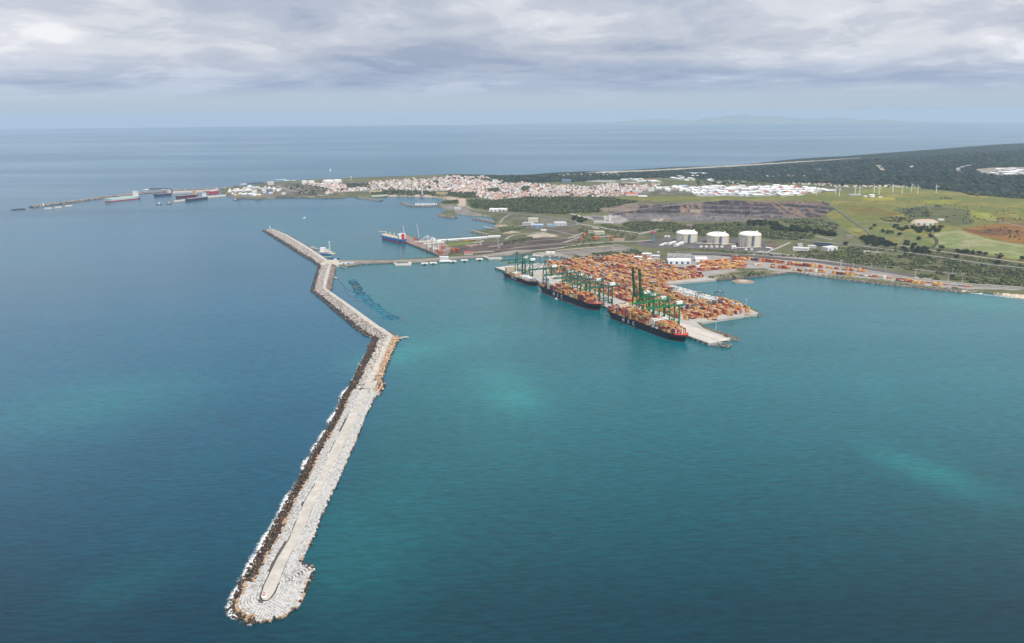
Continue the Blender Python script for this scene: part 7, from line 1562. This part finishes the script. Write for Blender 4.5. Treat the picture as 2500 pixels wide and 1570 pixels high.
solo = [(605, 192, 'round dark tree alone near the field corner'), (748, 220, 'round dark tree, first of four in the smaller field'), (805, 232, 'round dark tree, second of four in the smaller field'), (855, 238, 'round dark tree, third of four in the smaller field'), (942, 262, 'round dark tree beside the twin poles of the smaller field'), (1305, 275, 'round dark tree at the head of the winding ditch'), (1435, 425, 'broad dark tree by the sandy track and ditch'), (1408, 455, 'dark tree below the broad one at the sandy track'), (2118, 520, 'umbrella shaped tree alone beside the sandy track'), (2095, 600, 'big spreading tree on the shore side of the road'), (2385, 548, 'broad bush tree at the edge of the pale field'), (1740, 465, 'small round tree in the hedge of the pale field'), (1805, 475, 'round tree in the hedge past the power poles'), (1885, 485, 'low broad tree in the hedge past the power poles'), (1950, 492, 'last broad tree of the hedge past the power poles'), (650, 150, 'dark tree on the edge of the ploughed patch'), (310, 370, 'dark tree by the road fork near the solar field'), (1610, 520, 'round tree between the road and sandy track'), (1170, 308, 'low bush tree in the smaller green field')]
for x, y, lab in solo:
    p = pt(*Q('T5', (x, y + 8))[0]); tree(p - [0, 0, .3], random.uniform(15, 20) * (1.25 if 'b' in lab.split()[0] else 1), lab, None)
GROVES = [(Q('T5', (490, 300), (560, 290), (720, 315), (830, 355), (920, 375), (900, 400), (700, 395), (520, 365)), 62, 'dark eucalyptus in the grove between the road and green field', 'dark grove trees beside the road', (13, 18)),
          (Q('T7', (1560, 310), (1700, 300), (1850, 320), (1850, 350), (1600, 345)), 34, 'tall dark eucalyptus in the near end of the long tree belt', 'trees in the near end of the long belt', (14, 20)),
          (Q('T7', (1770, 345), (1900, 350), (2100, 365), (2370, 410), (2360, 440), (2100, 405), (1800, 385)), 76, 'tall dark eucalyptus in the long belt behind the gas tanks', 'trees in the long belt behind the tanks', (14, 21)),
          (Q('T5', (830, 155), (980, 165), (1450, 180), (1430, 220), (1250, 245), (1050, 220), (850, 195)), 40, 'grey green tree in the belt below the white farm shed', 'trees below the farm shed', (12, 17)),
          (Q('T5', (960, 420), (1250, 410), (1330, 470), (1300, 495), (1150, 475), (980, 455)), 26, 'dark tree in the thicket between road and sandy track', 'thicket trees by the sandy track', (11, 16)),
          (Q('T5', (1000, 340), (1150, 375), (1150, 395), (990, 380)), 12, 'dark tree in the clump along the smaller field edge', 'clump trees by the smaller field', (11, 15)),
          (Q('T5', (1610, 445), (1720, 455), (1720, 475), (1620, 468)), 7, 'dark tree of the hedge clump under the power poles', 'hedge clump trees', (11, 15)),
          (Q('S4', (890, 160), (1100, 215), (1110, 250), (1010, 270), (890, 250)), 26, 'dark tree lining the approach to the quarry road', 'trees lining the quarry approach', (11, 16))]
nt = len(solo)
for poly, n_, lab, grp, sz in GROVES:
    q = pts_on_land(scatter_px(poly, n_))
    for p in q:
        if nt >= 300: break
        nt += 1; tree(p - [0, 0, .3], random.uniform(*sz), lab, grp)
# scrub, hedges and woods: many small rough crowns, one mass each
g_ = (1 + 5 ** .5) / 2; ICV = np.array([(-1, g_, 0), (1, g_, 0), (-1, -g_, 0), (1, -g_, 0), (0, -1, g_), (0, 1, g_), (0, -1, -g_), (0, 1, -g_), (g_, 0, -1), (g_, 0, 1), (-g_, 0, -1), (-g_, 0, 1)]) / math.sqrt(1 + g_ * g_)
ICF = np.array([(0, 11, 5), (0, 5, 1), (0, 1, 7), (0, 7, 10), (0, 10, 11), (1, 5, 9), (5, 11, 4), (11, 10, 2), (10, 7, 6), (7, 1, 8), (3, 9, 4), (3, 4, 2), (3, 2, 6), (3, 6, 8), (3, 8, 9), (4, 9, 5), (2, 4, 11), (6, 2, 10), (8, 6, 7), (9, 8, 1)])
def scrub(name, pxs, smin, smax, cols, zf=.7, sink=.25, extra=0.0, clumpy=0.0):
    P_ = pts_on_land(pxs); n = len(P_)
    if clumpy:
        keep = hash2(P_[:, 0], P_[:, 1], 70) * .6 + hash2(P_[:, 0], P_[:, 1], 24) * .4 > clumpy; P_ = P_[keep]; n = len(P_)
    s = RNG.uniform(smin, smax, n) * RNG.choice([.7, 1, 1, 1.3], n); v = ICV[None] * (1 + RNG.normal(0, .28, (n, 12, 1))) * s[:, None, None] * np.array([1, 1, zf]) + RNG.normal(0, .12, (n, 12, 3)) * s[:, None, None]
    v = v + P_[:, None]; v[..., 2] += (s * zf * (1 - sink))[:, None] * .6 + extra
    c = np.array(cols)[RNG.choice(len(cols), n)] * RNG.uniform(.6, 1.5, (n, 1)); cv = np.repeat(c[:, None], 12, 1) * RNG.uniform(.75, 1.3, (n, 12, 1))
    F = (ICF[None] + (np.arange(n) * 12)[:, None, None]).reshape(-1, 3)
    return tag(link(name, np_mesh(name, v.reshape(-1, 3), F, cv.reshape(-1, 3)), VLEAF), kind='stuff')
DG = [(.022, .034, .017), (.034, .047, .021), (.050, .060, .028), (.068, .066, .034)]; MG = [(.065, .090, .028), (.085, .11, .035), (.048, .062, .026), (.10, .09, .046)]
scrub('hill_scrub', np.vstack([scatter_px(HILL, 3600), scatter_px(Q('T6', (1130, 350), (1370, 340), (1370, 380), (1160, 385)), 120)]), 3, 6.5, DG + MG[:1])
scrub('cliff_scrub', np.vstack([scatter_px(z_, 130) for z_ in GREENZ]), 4, 8, DG)
scrub('slope_scrub', np.vstack([scatter_px(Q('T7', (1000, 335), (1500, 310), (1560, 345), (1800, 380), (2050, 410), (2250, 435), (2000, 470), (1700, 440), (1150, 430), (850, 400)), 1500), scatter_px(Q('T7', (430, 320), (600, 300), (900, 310), (1000, 335), (800, 395), (560, 385)), 800), scatter_px(Q('T7', (1850, 280), (2250, 280), (2400, 330), (2380, 400), (2000, 350)), 420)]), 2.6, 5.5, DG + MG)
COASTAL = Q('T5', (-300, 470), (360, 400), (900, 450), (1500, 545), (2000, 625), (2600, 690), (2600, 880), (2408, 870), (1800, 825), (1200, 760), (1130, 730), (1500, 725), (900, 650), (500, 600), (0, 545))
scrub('coastal_scrub', np.vstack([scatter_px(COASTAL, 3600), scatter_px(Q('T5', (1180, 730), (1700, 745), (2600, 800), (2600, 880), (1900, 835), (1200, 770)), 800)]), 2.2, 5.5, DG + MG + [(.11, .10, .05)], clumpy=.40)
scrub('roadside_scrub', np.vstack([scatter_px(Q('T5', (600, 395), (1200, 440), (2600, 640), (2600, 660), (1500, 525), (700, 415)), 420), scatter_px(Q('S5', (400, 415), (1200, 470), (2408, 560), (2408, 535), (1300, 455), (500, 405)), 260), scatter_px(Q('S4', (750, 630), (1150, 580), (1480, 555), (1480, 575), (1150, 605)), 260), scatter_px(Q('S4', (860, 720), (1000, 760), (1170, 790), (1250, 740), (1160, 715), (1500, 690), (1680, 730), (1650, 770), (1200, 800), (1000, 800)), 520), scatter_px(Q('S4', (1600, 680), (1800, 650), (2000, 710), (1850, 745), (1700, 730)), 200), scatter_px(Q('S4', (950, 340), (1400, 330), (1850, 440), (1800, 530), (1400, 480), (1050, 570), (1000, 420)), 420), scatter_px(Q('S4', (1270, 290), (1450, 290), (1900, 400), (1800, 400), (1400, 340)), 200), scatter_px(Q('R6', (1820, 262), (1960, 240), (2300, 205), (2400, 225), (2150, 262), (1900, 285)), 80), scatter_px(Q('S4', (-200, 340), (200, 310), (220, 345), (0, 380), (-150, 400)), 200), scatter_px(Q('S4', (0, 520), (300, 480), (310, 490), (0, 535)), 120), scatter_px(Q('S3', (1900, 330), (2408, 270), (2408, 290), (2000, 345)), 120)]), 1.6, 3.8, DG + MG)
scrub('field_bushes', np.vstack([scatter_px(Q('R4', (1460, 520), (1700, 500), (1720, 570), (1560, 580)), 120), scatter_px(Q('R4', (1330, 580), (1520, 570), (1650, 610), (1420, 610)), 130), scatter_px(Q('R4', (1750, 485), (1810, 490), (1800, 500), (1750, 497)), 26), scatter_px(Q('R4', (1790, 428), (1880, 432), (1870, 440), (1800, 438)), 26), scatter_px(Q('R4', (1400, 440), (2400, 520), (2400, 640), (1500, 600)), 110), scatter_px(Q('R4', (2040, 640), (2380, 650), (2380, 740), (2150, 700)), 40)]), 2, 4.5, DG)
scrub('pine_forest', np.vstack([scatter_px([(1080, 436), (1250, 434), (1480, 426), (1800, 412), (2160, 388), (2500, 366), (2700, 350), (2700, 480), (2500, 486), (2330, 466), (2150, 450), (1900, 444), (1600, 434), (1400, 444), (1200, 444)], 9500, [[(1640, 418), (1700, 419), (1760, 424), (1700, 427)], [(2372, 414), (2420, 409), (2500, 408), (2560, 412), (2560, 430), (2450, 430), (2400, 426)]])]), 9, 17, [(.015, .030, .027), (.020, .036, .031), (.027, .042, .034)], zf=.55)
scrub('plain_trees', np.vstack([scatter_px(Q('R4', (0, 300), (900, 290), (1900, 330), (2408, 350), (2408, 420), (2100, 410), (1850, 370), (1300, 345), (700, 330), (0, 335)), 900), scatter_px(Q('R3', (100, 112), (600, 105), (1400, 95), (1900, 120), (1700, 140), (900, 160), (400, 130)), 700), scatter_px(T2, 260), scatter_px(T1, 160), scatter_px(Q('R4', (1930, 380), (2408, 400), (2408, 440), (2000, 410)), 300)]), 5, 10, DG, zf=.7)
scrub('quarry_bushes', np.vstack([scatter_px(Q('T7', (800, 180), (1100, 220), (1000, 245), (700, 245)), 90), scatter_px(QUARRY, 330)]), 1.6, 3.6, DG + MG, clumpy=.45)

# ------------------------------------------------------------------ sea air
hz = MB().box((0, 0, 277), (81000, 81000, 566)).build('haze', None)
hz.data.materials.clear()
mh = bpy.data.materials.new('sea_haze'); mh.use_nodes = True; t = mh.node_tree
for nd in list(t.nodes): t.nodes.remove(nd)
pv = t.nodes.new('ShaderNodeVolumePrincipled'); pv.inputs['Color'].default_value = (.66, .83, 1.0, 1); pv.inputs['Density'].default_value = 2.7e-5
pv.inputs['Anisotropy'].default_value = 0.1
ou = t.nodes.new('ShaderNodeOutputMaterial'); t.links.new(pv.outputs[0], ou.inputs['Volume'])
hz.data.materials.append(mh); tag(hz, kind='stuff')
